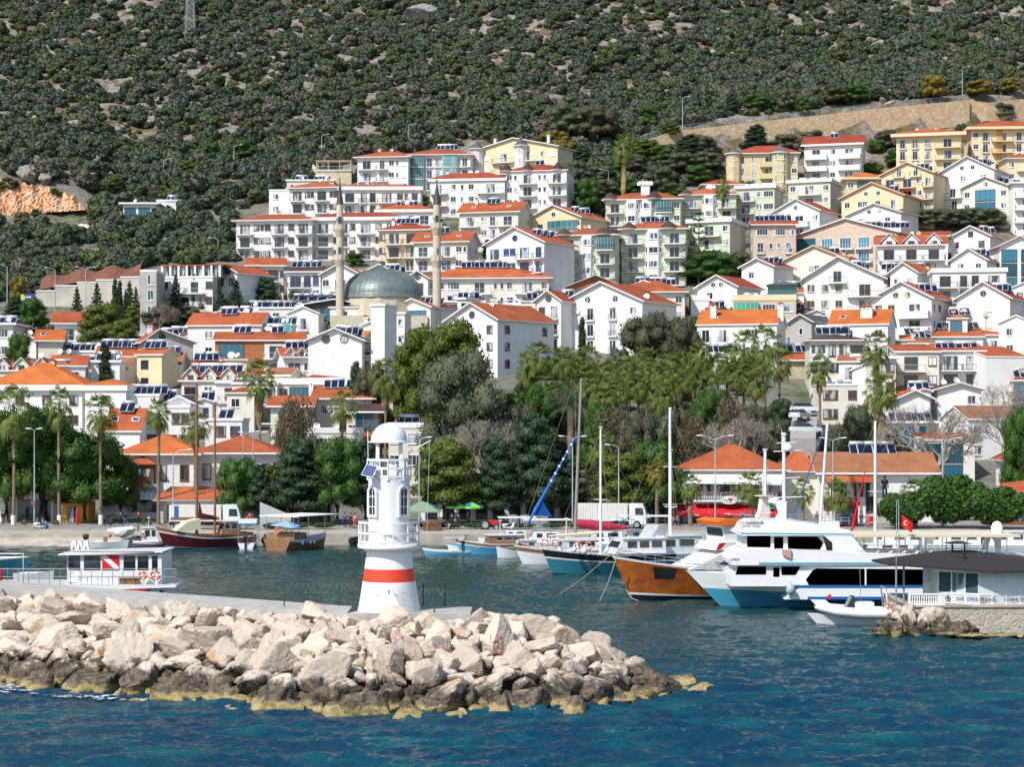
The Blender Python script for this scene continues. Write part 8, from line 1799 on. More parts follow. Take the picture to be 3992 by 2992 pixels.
mast(GU,1.3,1.2,PZ(1500,209),.17,bteak,spread=(6.2,9.6),stays=(((1.3,0,17.5),(5.3,0,2.8)),((1.3,0,16),(-1.6,1.7,1.8)),((1.3,0,12.5),(4.4,.6,2.4)),((1.3,0,16),(.6,-1.8,1.7)),((1.3,0,17.5),(-2.0,0,4))));mast(GU,-.75,1.2,PZ(1585,211),.15,bteak,spread=(6.0,),stays=(((-.75,0,15),(-4.4,0,2)),((-.75,0,15),(-2,1.7,1.8)),((-.75,0,15),(0,-1.7,1.8))))
m=MB(creamc);m.prism([(1.1,2.1),(3.9,2.0),(2.6,3.0),(1.2,3.3)],'y',-1.1,1.1);m.build('foredeck_cover',GU);cabin(GU,-3.4,-1.2,1.9,1.5,2.9,[(-3.0,-2.4),(-2.2,-1.6)],mt=bteak,roofm=bw);m=MB(boxb);m.tube([(1.0,0,5.0),(.9,0,3.6),(-.9,0,3.3)],[.08,.34,.2],n=8);m.build('furled_sail',GU);lettering('Kaş Rose',.34,simple('letter_teal',(.05,.35,.4),.5),GU,(2.9,1.75,1.5),rz=math.pi-.4)
m=MB(bteak);m.tube([(4.6,0,2.5),(6.6,0,3.1)],.07);m.build('bowsprit',GU)
o1=boat('day_boat',970,2141,90,'small white open boat with a blue canopy seen from astern',d=211);hull('hull',o1,4.2,1.9,.8,.6,.65,[(.3,bw),(.95,bw),(1,bw)],rake=.05,tr=.95);m=MB(bmid,chrome,bw);m.box(-1.2,-1.1,2.6,.8,1.1,2.75,0);m.box(-1.1,-1.0,2.75,.7,1.0,3.2,2)
for a in(-1.1,.7):
 for b in(-1,1):m.tube([(a,b,.6),(a,b,2.65)],.03,1,5)
m.build('bimini',o1);outboard(o1,(-2.25,.1,.4),1.15,math.pi/2)
TB_=boat('tour_boat',1172,2141,60,'brown wooden tour boat with white awning and blue canopy seen from astern',d=209.5);hu,shr=hull('hull',TB_,8.6,3.9,1.6,1.1,1.3,[(.25,bteal),(.85,bteak),(1,bw)],rake=.06,tr=.92)
m=MB(canvw,chrome);m.box(-4.0,-2.6,3.65,3.5,2.6,3.75)
for a in(-3.7,-1,2):
 for b in(-1.8,1.8):m.tube([(a,b,1.1),(a,b,3.7)],.035,1,5)
m.build('awning',TB_);m=MB(skyc);m.add([(-4.6,-2.3,2.55),(-4.6,.8,2.75),(-2.4,.8,2.95),(-2.4,-2.3,2.75),(-3.5,-.8,3.25)],[(0,1,4),(1,2,4),(2,3,4),(3,0,4)]);m.build('blue_canopy',TB_);ring_buoy(TB_,(-4.2,.1,2.1),math.pi/2,r=.25);m=MB(bteak);m.box(-3.5,-1.7,1.2,-1.2,1.7,1.9);m.build('benches',TB_)
for i in range(4):fender(TB_,(-2.5+i*.7,-2.1,.8),[bw,bmid,bw,bw][i],.16)
sk=boat('rowing_skiff',1745,2161,186,'low white skiff with a standing man right of the lighthouse',d=200);hull('hull',sk,4.7,1.5,.75,.45,.5,[(.3,bblue),(.8,bblue),(1,bw)],rake=.06);
sk2=boat('rowing_boat',1812,2150,180,'small white boat tied behind the low skiff',d=207);hull('hull',sk2,3.4,1.4,.8,.55,.6,[(.3,bw),(.9,bw),(1,bblue)],rake=.08)
fb=boat('fishing_boat',1928,2164,192,'light blue and white fishing boat with brown cabin side and gangplank',d=200.5);hu,shr=hull('hull',fb,7.0,2.4,1.75,1.15,1.2,[(.25,bblue),(.74,bblue),(.80,bw),(.93,bteak),(1,bw)],rake=.1);cabin(fb,-3.0,1.0,1.9,1.1,2.0,[(-2.6,-1.9),(-1.7,-1.0),(-.7,-.1)],mt=bteak,roofm=bw);mast(fb,-.6,1.9,3.5,.04,bw);lettering('NUDAREİS',.34,bmid,fb,(.9,1.27,.78),rz=math.pi,wide=1.7);m=MB(bw);m.box(3.2,-.2,1.75,5.4,.2,1.83);m.build('gangplank',fb)
wb=boat('fishing_boat',2020,2176,205,'plain white narrow boat between the light blue and the red bowed fishing boats',d=196);hull('hull',wb,4.6,1.9,1.35,.8,.8,[(.3,bw),(.92,bw),(1,bteak)],rake=.04);cabin(wb,-1.8,0,1.3,.8,1.7,[(-1.5,-.9)],roofm=bw)
rb=boat('fishing_boat',2115,2186,222,'fishing boat with bright red bow and white boot line',d=192.5);hull('hull',rb,5.0,2.1,1.85,1.2,1.2,[(.3,bw),(.95,bred),(1,bw)],rake=.1,flare=.6);m=MB(bteak);m.tube([(2.6,0,1.9),(4.2,0,2.3)],.05);m.build('bowsprit',rb)
kb=boat('fishing_boat',2200,2192,190,'white fishing boat with brown sheer band and two orange life rings',d=187);hu,shr=hull('hull',kb,8.2,2.8,1.9,1.35,1.4,[(.22,bdk),(.27,bw),(.76,bw),(.94,bteak),(1,bw)],rake=.11);rail_along(kb,shr,11,22,.5);cabin(kb,-3.2,.6,2.0,1.3,2.3,[(-2.8,-2.1),(-1.9,-1.2),(-.9,-.3)],roofm=bw,fr=bteak);ring_buoy(kb,(2.2,1.35,2.15),r=.32);ring_buoy(kb,(1.2,1.45,2.1),r=.32);lettering('KAŞ',.3,bmid,kb,(.9,1.5,.9),rz=math.pi)
m=MB(creamc);m.tube([(-3.4,0,3.0),(1.6,0,2.7)],[.2,.12]);m.build('boom',kb);mast(kb,-.2,1.4,4.4,.06,bw)
bb_=boat('sailing_gulet',2385,2248,200,'blue and black hulled sailing boat behind the orange gulet bow',d=175.5);hu,shr=hull('hull',bb_,11.5,3.8,2.45,1.75,1.8,[(.22,bdk),(.68,bteal),(.73,bw),(.95,bdk),(1,bw)],rake=.1);rail_along(bb_,shr,9,22,.6,levels=(.5,1));cabin(bb_,-4.8,.3,2.8,1.8,3.1,[(-4.4,-3.4),(-3.1,-2.2),(-1.9,-1.0)],fr=bteak,roofm=bw,front=.7);ring_buoy(bb_,(3.0,1.7,2.6),r=.33);ring_buoy(bb_,(3.9,1.4,2.7),r=.33);fender(bb_,(3.4,1.7,2.2),bw,.3);fender(bb_,(4.3,1.5,2.3),bw,.22);lettering('MERMAID',.22,simple('letter_dark_red',(.25,.02,.04),.5),bb_,(2.9,1.65,1.0),rz=math.pi-.25)
mast(bb_,1.1,1.8,PZ(1667,176),.13,bw,spread=(6.6,),stays=(((1.1,0,12.8),(5.8,0,2.7)),((1.1,0,12.8),(-5.2,0,2)),((1.1,0,12.8),(.8,1.8,2)),((1.1,0,12.8),(.8,-1.8,2))))
mb_=boat('motor_cruiser',2560,2200,205,'white flybridge cruiser behind the orange gulet',d=178);hull('hull',mb_,9.5,3.4,2.0,1.6,1.5,[(.3,bw),(.9,bw),(1,bw)],rake=.07,tr=.95);cabin(mb_,-4.0,2.0,2.9,1.6,3.2,[(-3.2,-1.6),(-1.2,.2)],front=.9,roofm=bw);m=MB(simple('boat_cover_grey',(.42,.44,.45),.7));m.prism([(-.2,3.2),(1.2,3.2),(.4,4.3),(-.2,4.3)],'y',-1.2,1.2);m.build('screen_cover',mb_);mast(mb_,-1.5,3.2,PZ(1755,178),.1,bw,spread=(5.8,),stays=(((-1.5,0,10.5),(4,0,2)),((-1.5,0,10.5),(-4.5,0,2)),((-1.5,0,10.5),(-1.7,1.6,2))))
sg_=boat('sailing_yacht',2240,2150,182,'sailing boat with tall grey wooden mast and blue furled jib',d=200);hull('hull',sg_,11,3.2,1.5,1.2,1.2,[(.3,bw),(.9,bw),(1,bw)],rake=.06,tr=.8);cabin(sg_,-3.5,1.5,2.1,1.2,1.8,[(-3,-2),(-1.5,-.5)],front=1.2);mast(sg_,.0,1.2,PZ(1478,200),.18,simple('mast_weathered',(.30,.26,.22),.7),stays=(((.0,0,18.2),(5.6,0,1.9)),((.0,0,18),(-5.2,0,1.5)),((.0,0,18),(-.3,1.5,1.3))),lean=-.7)
m=MB(bluec,bw);A,B=Vector((5.0,0,3.0)),Vector((-.2,0,12.4));m.tube([A+(B-A)*t for t in np.linspace(0,1,12)],[.10,.12,.22,.18,.15,.13,.12,.12,.11,.1,.1,.08],0,8)
for i in range(9):t=.25+i*.08;p=A+(B-A)*t;m.tube([p,p+(B-A)*.02],.135,1,8)
m.add([tuple(A+(B-A)*.12+Vector((-.1,-.05,0))),tuple(A+(B-A)*.30),tuple(A+(B-A)*.26+Vector((-1.3,-.05,-1.5)))],[(0,1,2),(2,1,0)]);m.build('furled_jib',sg_)
m=MB(maroonc);m.loft([[(x,w_*math.cos(a),2.9+z+w_*1.3*math.sin(a))for a in np.linspace(0,5.5,8)]for x,w_,z in((-.2,.3,.4),(-1.8,.42,.2),(-3.6,.33,.05),(-5.6,.1,-.1))]);m.build('maroon_sail_cover',sg_)
for i,(px,wl,L_,hd,lb,z1)in enumerate([(2095,2150,7.5,185,'white day boat with a flat white awning behind the fishing boats',3.3),(2330,2160,8.5,184,'second white day boat with a flat awning behind the blue hulled gulet',3.2),(2470,2165,8.0,184,'third white day boat with long awning left of the gulet wheelhouse',3.6),(1985,2140,6,184,'white day boat with a short awning on thin poles behind the gangplank boat',3.4)]):
 o=boat('day_boat',px,wl,hd,lb,d=206+i*1.0);hull('hull',o,L_,2.6,1.3,1.0,1.0,[(.3,bblue),(.9,bw),(1,bw)],rake=.07);cabin(o,-L_*.3,L_*.12,1.8,1.0,2.1,[(-L_*.25,-L_*.12),(-L_*.06,L_*.02)],roofm=None);m=MB(canvw,chrome);m.box(-L_*.48,-1.2,z1,L_*.2,1.2,z1+.1)
 for a in(-.45,-.15,.17):
  for b in(-1.1,1.1):m.tube([(a*L_,b,1.0),(a*L_,b,z1)],.03,1,5)
 m.build('awning',o)
for i,(px,top,base,d,mt,ln,lb)in enumerate([(2612,1592,2200,185,bw,0,'white sailing yacht with the tallest white mast behind the orange gulet'),(3190,1652,2180,190,bw,-.9,'sailing yacht with a leaning white mast behind the excursion yacht'),(3412,1645,2180,188,bw,0,'sailing yacht with a straight grey mast before the bronze statue')]):
 o=boat('sailing_yacht',px,base,180,lb,d=d);hull('hull',o,11,3.2,1.5,1.2,1.2,[(.3,bw),(.9,bw),(1,bw)],rake=.06);cabin(o,-3.5,1.5,2.1,1.2,1.9,[(-3,-2),(-1.5,-.5)],front=1.2);H_=PZ(top,d)
 mast(o,0,1.2,H_,.17,mt,spread=(H_*.62,H_*.38)if i==0 else(H_*.5,),stays=(((0+ln,0,H_-.2),(5.4,0,1.6)),((ln,0,H_-.2),(-5.3,0,1.5)),((ln,0,H_*.95),(-.4,1.5,1.3)),((ln,0,H_*.95),(-.4,-1.5,1.3))),lean=ln)
 if i==2:m=MB(simple('sail_red',(.6,.015,.03),.7));m.tube([(2.6,0,1.8),(1.0,0,9.0)],[.16,.05]);m.build('furled_jib',o)
 if i==1:m=MB(bmid);m.tube([(3.5,0,1.8),(-.6,0,13.0)],[.1,.05]);m.build('furled_jib',o)
for i,(px,ln,lb)in enumerate([(3480,9,'white day boat with benches seen between the excursion yacht awning posts'),(3700,9,'white boat behind the middle of the yacht awning'),(3880,8,'white boat behind the right end of the yacht awning')]):
 o=boat('day_boat',px,2180,180,lb,d=196);hull('hull',o,ln,2.8,1.6,1.3,1.3,[(.3,bw),(.9,bw),(1,bw)],rake=.06);cabin(o,-3,1.5,2.0,1.3,2.6,[(-2.6,-1.6),(-1,0)],roofm=bw)
RB=boat('patrol_boat',3345,2440,180,'white rigid inflatable patrol boat with arch and small red flag near the stone quay',d=130.5)
v=[];m=MB(bw,bdk,simple('tube_grey',(.3,.31,.33),.6));
for sg in(-1,1):m.tube([(-2.6,sg*1.05,.75),(0,sg*1.1,.8),(1.6,sg*.95,.95),(2.55,sg*.35,1.15),(2.75,0,1.2)],[.3,.34,.33,.28,.24],0,12)
m.build('inflatable_tube',RB);hull('hull',RB,5.6,1.9,.75,.55,.5,[(.35,bdk),(.9,bw),(1,bw)],rake=.12);m=MB(bw,bglass,chrome);m.box(-1.0,-.5,.6,.3,.5,1.5,0);m.prism([(.3,1.1),(.9,1.1),(.5,1.9),(.3,1.9)],'y',-.5,.5,1);m.tube([(-1.9,-.9,.9),(-1.7,-.9,2.5),(-1.7,.9,2.5),(-1.9,.9,.9)],.05,2,6);m.tube([(-.2,0,1.5),(-.1,0,4.2)],.02,2,4);m.build('console',RB);flag(RB,(1.9,.4,2.1),.35,.3,redf);ring_buoy(RB,(-2.0,1.0,1.25),r=.22);m=MB(bw,bdk);m.loft([[(2.0+x_*.5+t*.9,y_*w,.9+t*.9)for x_,y_ in((-1,-1),(1,-1),(1,1),(-1,1))]for w,t in((.4,0),(.35,.4),(.3,.8))],smooth=False);m.build('bow_seat',RB)
RB2=boat('patrol_boat',3610,2420,90,'white twin outboard patrol boat moored behind the white balustrade',d=131);hull('hull',RB2,6,2.6,1.6,1.2,1.2,[(.3,bw),(.9,bw),(1,bw)],rake=.06,tr=.95);m=MB(bw);
for sg in(-.45,.45):m.loft([[(-3.2+x_*.3,sg+y_*.26,z)for x_,y_ in((-1,-1),(1,-1),(1,1),(-1,1))]for z in(1.4,2.2,3.0,3.15)],smooth=False)
m.build('outboard_motor',RB2)
m=MB(cable);
for(a,ra,da),(b,rb,db)in(((2405,2172,146),(2338,2345,146)),((2285,2180,186),(2115,2240,174)),((2380,2165,172),(2148,2352,150)),((2070,2150,192),(1995,2195,188)),((2440,2300,146),(2490,2345,145))):m.tube([(PX(a,da),da,PZ(ra,da)),((PX(a,da)+PX(b,db))/2,(da+db)/2,(PZ(ra,da)+max(-.1,PZ(rb,db)))/2-.25),(PX(b,db),db,max(-.2,PZ(rb,db)))],.035,n=5)
tag(m.build('mooring_lines'),'pale mooring ropes running down into the water from the moored bows','ropes')
# ------------------------------------------------------------------ coastguard post on its stone quay
sq=stone_wall_mat('quay_rubble_stone',(.42,.37,.30),(.56,.50,.42),(.50,.47,.42),2.4);dq=123.5
Q=MB(sq,conc);x0=PX(3551,dq);zt=PZ(2362,dq);Q.box(x0,dq,-3,60,dq+9,zt-.12,0);Q.box(x0-.1,dq-.1,zt-.12,60,dq+9,zt,1);tag(Q.build('stone_quay'),'rubble stone quay carrying the coastguard post at the right','quay')
CG=empty('coastguard_post',(PX(3824,dq),dq+.6,zt));tag(CG,'octagonal white coastguard post with black pyramid roof and lettered panels','guard post')
zb,zw=PZ(2325,dq)-zt,PZ(2228,dq)-zt;f_=lambda px:PX(px,dq)-CG.location.x
P0,P1,P2,P3=(f_(3687),1.5),(0,0),(f_(4150),.2),(f_(3687),6.0)
m=MB(bw,simple('panel_grey_white',(.62,.65,.68),.5));m.prism([P0,P1,P2,(P2[0],6),P3],'z',0,zb,0);m.build('base',CG)
def along(A,B,t,off=.03):dx,dy=B[0]-A[0],B[1]-A[1];L_=math.hypot(dx,dy);return(A[0]+dx*t+dy/L_*off,A[1]+dy*t-dx/L_*off),math.atan2(dy,dx),L_
glz=glass('hut_glass',(.03,.06,.07),(.50,.60,.64),.1);blind=simple('blind_white',(.60,.70,.74),.6,var=.1)
for(A,B,n)in((P0,P1,3),(P1,P2,6),(P3,P0,3)):
 for i in range(n):
  (ax,ay),an,L_=along(A,B,(i+.5)/n,0);m=MB(bw,glz if(A is P0)else blind,trimw);w_=L_/n;m.M=Matrix.Translation((ax,ay,0))@Matrix.Rotation(an,4,'Z')
  m.box(-w_/2,-.04,zb,w_/2,.04,zb+.1,0);m.box(-w_/2,-.04,zw-.2,w_/2,.04,zw,0);m.box(-w_/2-.04,-.05,0,-w_/2+.04,.05,zw,0);m.box(-w_/2+.04,-.01,zb+.1,w_/2-.04,.01,zw-.2,1)
  if A is not P0:[m.box(-w_/2+.05,-.03,zb+.14+k*.11,w_/2-.05,-.012,zb+.2+k*.11,0)for k in range(int((zw-zb-.4)/.11))]
  m.build('window',CG)
  m=MB(simple('panel_lettered',(.55,.58,.61),.5));m.M=Matrix.Translation((ax,ay,0))@Matrix.Rotation(an,4,'Z');m.box(-w_/2+.1,-.03,.08,w_/2-.1,-.005,zb-.05);m.build('panel',CG)
dkl=simple('letter_slate',(.10,.12,.16),.5)
for A,B,t,tx,w_ in((P0,P1,.56,'SAHİL',.55),(P0,P1,.86,'GÜVENLİK',.80),(P1,P2,.145,'SAHİL',.75),(P1,P2,.42,'GÜVENLİK',1.25),(P1,P2,.60,'SAHİL',.75)):
 (ax,ay),an,L_=along(A,B,t,.05);lettering(tx,.34,dkl,CG,(ax,ay,zb*.5),rz=an,wide=w_)
(ax,ay),an,L_=along(P0,P1,.12,.06);lettering('GUARD',.3,dkl,CG,(ax,ay,zb+.35),rz=an,wide=.62)
for A,B,t,c in((P0,P1,.25,dkl),(P1,P2,.045,simple('badge_red',(.5,.3,.25),.5))):
 (ax,ay),an,L_=along(A,B,t,.05);m=MB(c,bw);m.M=Matrix.Translation((ax,ay,zb*.5))@Matrix.Rotation(an,4,'Z')@Matrix.Rotation(R(90),4,'X');m.lathe([(.16,.0),(.2,.0),(.2,.02),(.16,.02),(.16,0)],n=20,cap=False);m.lathe([(0,.01),(.1,.01)],n=10);m.build('badge',CG)
blk=simple('roof_felt_black',(.035,.028,.028),.85,var=.3,scale=6,bumpy=.3);zr0,zr1=PZ(2222,dq)-zt,PZ(2168,dq)-zt
m=MB(blk);E=[(f_(3486),1.0),(f_(3860),-1.1),(f_(4200),-.9),(f_(4200),7.5),(f_(3486),7.2)];ap=(f_(3735),3.2,zr1+.1),(f_(3850),3.2,zr1+.1)
Z_=[PZ(2205,dq)-zt,zr0-.05,zr0-.02,zr0+.1,zr0+.1]
vs=[(e[0],e[1],z_)for e,z_ in zip(E,Z_)]+list(ap);m.add(vs,[(0,1,5),(1,6,5),(1,2,6),(2,3,6),(3,4,5,6),(4,0,5)]);m.add([(e[0],e[1],z_-.14)for e,z_ in zip(E,Z_)]+vs[:5],[(0,1,6,5),(1,2,7,6),(4,0,5,9),(4,3,2,1,0)]);m.build('roof',CG)
m=MB(blk);m.lathe([(1.15,zr1+.55),(.3,zr1+.72)],n=4,c=(f_(3790),3.2,0),a0=.785,a1=.785+6.2831853,smooth=False);m.tube([(f_(3765),3.2,zr1),(f_(3765),3.2,zr1+.6)],.06);m.tube([(f_(3815),3.2,zr1),(f_(3815),3.2,zr1+.6)],.06);m.tube([(f_(3784),1.3,zr1-.4),(f_(3784),1.3,zr1+.25)],.1);m.build('roof_vent',CG)
m=MB(simple('post_blue_grey',(.22,.30,.36),.5));m.tube([(f_(3512),.9,-1.5),(f_(3512),.9,zr0+.2)],.06);m.tube([(f_(3558),2.2,0),(f_(3558),2.2,zr0)],.07);m.build('corner_post',CG)
m=MB(steel);m.tube([(f_(3512),.9,zr0+.2),(f_(3514),.9,PZ(1955,dq)-zt)],.025);m.build('antenna',CG)
m=MB(bw);
for i in range(15):x=f_(3553+i*9.2);m.lathe([(.03,0),(.06,.12),(.035,.3),(.06,.5),(.035,.62)],n=7,c=(x,.1,.05))
m.box(f_(3548),.02,.64,f_(3690),.2,.74);m.box(f_(3548),.02,0,f_(3690),.2,.06);m.box(f_(3546),0,0,f_(3554),.22,.85);tag(m.build('balustrade',None,(CG.location.x,CG.location.y-.3,zt)),'white turned balustrade on the stone quay left of the coastguard post','balustrade')
rk=[(3660,2432,50,52),(3735,2456,44,30),(3545,2420,22,30),(3525,2447,26,30),(3480,2450,34,28),(3498,2420,22,20),(3522,2395,20,18),(3500,2378,22,16),(3530,2375,18,14),(3440,2460,34,16),(3415,2468,22,10),(3565,2458,36,18),(3590,2440,22,30),(3620,2468,30,12),(3690,2476,30,10),(3775,2478,30,10),(3790,2458,18,22),(3830,2480,34,9),(3880,2480,30,10),(3930,2482,34,10),(3975,2484,30,10),(3450,2440,26,16),(3475,2405,18,14),(3548,2390,16,24)]
for i,(px,row,rx,rz_)in enumerate(rk):
 d=dq-.6-(row-2380)*.012+(3 if px<3540 else 0)*.4;s=F/d;o=inst('boulder',rock_mesh('boulder',stone,rx/s*1.1,.7*rx/s+.25,rz_/s*1.15,1500+i,4),loc=(PX(px,d),d,max(-.05,PZ(row,d))),rot=(rnd.uniform(-.2,.2),rnd.uniform(-.2,.2),rnd.uniform(-.4,.4)))
 tag(o,['big pale boulder leaning on the stone quay of the coastguard post','orange stained boulder right of the big pale one at the quay foot'][i]if i<2 else 'rock at the foot of the coastguard quay','boulder',None if i<2 else 'rocks at the coastguard quay foot')
bush(3540,2345,40,26,'dry grass tuft on the rocks beside the balustrade',mt='olive',d=124.2,dens=.3)
# ------------------------------------------------------------------ vehicles
tyre=simple('tyre',(.02,.02,.02),.8);carw=simple('car_white',(.75,.76,.77),.25,spec=.6,coat=.5,var=.03)
def wheel(p,x,y,r=.33,w=.2):
 m=MB(tyre,chrome);m.M=Matrix.Translation((x,y,r))@Matrix.Rotation(R(90),4,'X');m.lathe([(r*.6,-w/2),(r,-w/2+.03),(r,w/2-.03),(r*.6,w/2)],0,16,cap=False);m.lathe([(0,-w/2+.03),(r*.62,-w/2+.01)],1,12,cap=False);m.lathe([(r*.62,w/2-.01),(0,w/2-.03)],1,12,cap=False);return m.build('wheel',p)
def car(px,d,z,rz,label,mt=None,s=1.0):
 o=empty('parked_car',(PX(px,d),d,z),R(rz));o.scale=(s,s,s);tag(o,label,'car');prof=[(-2.1,.35),(2.1,.35),(2.15,.75),(1.5,.92),(-2.05,.95),(-2.15,.6)];m=MB(mt or carw)
 def sect(y,k):return[(x,y,z)for x,z in prof]
 m.loft([[(x*.97,-.82,z*.98+.01)for x,z in prof],[(x,-.72,z)for x,z in prof],[(x,.72,z)for x,z in prof],[(x*.97,.82,z*.98+.01)for x,z in prof]],smooth=False)
 m.add([(-1.95,-.7,.93),(1.0,-.7,.9),(1.0,.7,.9),(-1.95,.7,.93),(-1.45,-.55,1.42),(.25,-.55,1.45),(.25,.55,1.45),(-1.45,.55,1.42)],[(4,5,6,7)]);m.build('body',o)
 m=MB(bglass);m.add([(-1.9,-.69,.94),(1.0,-.69,.9),(1.0,.69,.9),(-1.9,.69,.94),(-1.45,-.55,1.41),(.25,-.55,1.44),(.25,.55,1.44),(-1.45,.55,1.41)],[(0,1,5,4),(1,2,6,5),(2,3,7,6),(3,0,4,7)]);m.build('windows',o)
 for x in(-1.3,1.35):
  for y in(-.72,.72):wheel(o,x,y)
 m=MB(redp,trimw,bdk);m.box(-2.16,-.75,.68,-2.08,-.5,.85,0);m.box(-2.16,.5,.68,-2.08,.75,.85,0);m.box(2.05,-.75,.6,2.14,-.45,.75,1);m.box(2.05,.45,.6,2.14,.75,.75,1);m.box(-2.18,-.25,.5,-2.14,.25,.62,1);m.build('lights',o);return o
car(1490,221.5,1.25,90,'white hatchback parked with its rear to the harbour left of the lighthouse')
for i,(px,row,d)in enumerate(((3142,1600,268),(3118,1625,264),(3140,1680,258))):car(px,d,PZ(row+12,d),[10,60,20][i],['white saloon uppermost in the steep lane behind the restaurant','white car facing down the steep lane below the white saloon','silver car half hidden low in the steep lane'][i])
ln=MB(simple('lane_concrete',(.35,.33,.30),.9));ln.add([(PX(3080,252),252,PZ(1710,252)),(PX(3180,252),252,PZ(1710,252)),(PX(3190,275),275,PZ(1590,275)),(PX(3090,275),275,PZ(1590,275))],[(0,1,2,3)]);ln.add([(PX(3080,252),252,-2),(PX(3180,252),252,-2),(PX(3180,252),252,PZ(1710,252)),(PX(3080,252),252,PZ(1710,252))],[(0,1,2,3)]);tag(ln.build('road'),kind='structure')
def truck(px,d,rz,label,tank_=False):
 o=empty('lorry',(PX(px,d),d,1.28),R(rz));tag(o,label,'lorry');m=MB(carw,bglass,bdk)
 m.loft([[(2.0,y,z)for y,z in((-1.15,.5),(1.15,.5),(1.15,2.75),(-1.15,2.75))],[(3.7,y,z)for y,z in((-1.15,.5),(1.15,.5),(1.1,2.7),(-1.1,2.7))],[(4.0,y,z)for y,z in((-1.1,.5),(1.1,.5),(1.05,1.6),(-1.05,1.6))]],smooth=False);m.box(2.0,-1.0,2.75,3.6,1.0,2.95);cb_=m.build('cab',o)
 m=MB(bglass);m.add([(3.99,-1.0,1.62),(3.99,1.0,1.62),(3.74,1.0,2.5),(3.74,-1.0,2.5)],[(0,1,2,3)]);[m.add([(2.7,sg*1.165,1.6),(3.7,sg*1.165,1.6),(3.6,sg*1.15,2.45),(2.7,sg*1.165,2.45)],[(0,1,2,3)])for sg in(-1,1)];m.build('windscreen',cb_)
 m=MB(simple('lorry_body',(.66,.64,.60),.6,var=.12),wood,bmid);m.box(-4.2,-1.2,1.0,1.8,1.2,2.9,0)
 if not tank_:m.box(-4.0,-1.23,1.2,1.6,-1.2,1.5,1);m.box(-3.6,-1.24,1.5,-3.1,-1.2,2.8,2)
 else:[m.box(-4.1+i*.28,-1.25,1.1,-4.0+i*.28,-1.2,2.85,0)for i in range(21)]
 m.build('load_body',o);m=MB(bdk);m.box(-4.2,-.9,.55,3.8,.9,1.0);m.build('chassis',o)
 for x in(-3.3,-2.2,2.9):
  for y in(-1.05,1.05):wheel(o,x,y,.48,.3)
truck(805,224.5,3,'white lorry with a long boxed load behind the brown masts');truck(2390,228,-8,'white lorry with ribbed load body behind the maroon sail cover',True)
def scooter(px,d,rz,label,col,z=1.28):
 o=empty('scooter',(PX(px,d),d,z),R(rz));tag(o,label,'scooter');m=MB(col,bdk);m.prism([(-.75,.45),(-.2,.3),(.25,.3),(.45,.85),(.6,.95),(.55,.35),(.3,.2),(-.5,.25),(-.8,.4),(-.85,.75),(-.1,.75),(-.15,.6)],'y',-.14,.14,0);m.box(-.8,-.15,.75,-.1,.15,.85,1);m.tube([(.5,-.3,1.05),(.5,.3,1.05)],.03,1,5);m.tube([(.55,0,.3),(.48,0,1.05)],.04,1,5);m.build('body',o)
 for x in(-.62,.65):wheel(o,x,0,.24,.1)
scooter(160,226.5,0,'white scooter ridden along the left quay by two people',bw);scooter(1095,222,200,'orange scooter parked behind the wooden tour boat',orng);scooter(1690,224,20,'dark scooter parked by the gazebo fence',bdk);scooter(1730,224,160,'grey scooter beside the dark one by the gazebo fence',simple('scooter_grey',(.4,.42,.45),.4));scooter(1985,224,10,'white scooter parked behind the light blue fishing boat',bw)
tr_=empty('tractor',(PX(1912,224),224,1.28));tag(tr_,'small red tractor with big wheels on the quay among the scooters','tractor');m=MB(redp,bdk);m.box(-.6,-.35,.6,.9,.35,1.15,0);m.box(-.9,-.7,1.0,-.2,.7,1.1,0);m.tube([(.2,0,1.1),(.0,0,1.5)],.03,1,5);m.build('body',tr_);[wheel(tr_,-.6,y,.62,.3)for y in(-.6,.6)];[wheel(tr_,.7,y,.35,.2)for y in(-.5,.5)]
for i,(px,z)in enumerate(((1032,.5),(1372,.45),(1388,.55))):m=MB(tyre);m.M=Matrix.Rotation(R(90),4,'X');m.lathe([(.22,-.12),(.42,-.12),(.45,0),(.42,.12),(.22,.12)],n=16,cap=False);tag(m.build('tyre_fender',None,(PX(px,216),216.3,z)),['black tyre fender on the quay face between the day boat and tour boat','lower black tyre fender on the quay face left of the lighthouse','upper black tyre fender touching its pair left of the lighthouse'][i],'tyre')
for i in range(2):m=MB(bdk);m.lathe([(.1,0),(.06,.15),(.1,.3),(.05,.5),(.08,.6),(.02,.68)],n=8);tag(m.build('bollard',None,(PX(522+i*16,222),222,1.25)),['black iron bollard, the one nearer the slipway','black iron bollard, the one nearer the fishing boat'][i],'bollard')
m=MB(gwin,conc);m.box(PX(515,216.4),216.35,.25,PX(566,216.4),216.48,1.02,0);tag(m.build('culvert'),'square dark culvert opening in the quay beside the fishing boat','culvert')
m=MB(redp,bmid,signw);m.M=Matrix.Rotation(R(90),4,'X');m.lathe([(.0,0),(.22,0),(.22,.02)],1,16,smooth=False);m.lathe([(.22,.0),(.28,.0),(.28,.03),(.22,.03)],0,16,cap=False);m.box(-.03,-.22,.03,.03,.22,.04,0);tag(m.build('parking_sign',None,(PX(130,228.7),228.6,PZ(1963,228.7))),'round blue and red no parking sign on the tall left lamp post','sign')
for i,px in enumerate((2000,2045,2085,2120)):m=MB(simple('rack_mixed',(.30,.34,.36),.6,var=.7,scale=5),steel);m.box(-.5,0,.2,.5,.3,1.5,0);m.box(-.55,-.05,.1,.55,.35,.2,1);tag(m.build('display_rack',None,(PX(px,229),229,1.3)),'souvenir display rack in the cedar shade, '+['leftmost of four','second of four','third of four','rightmost of four'][i],'rack')
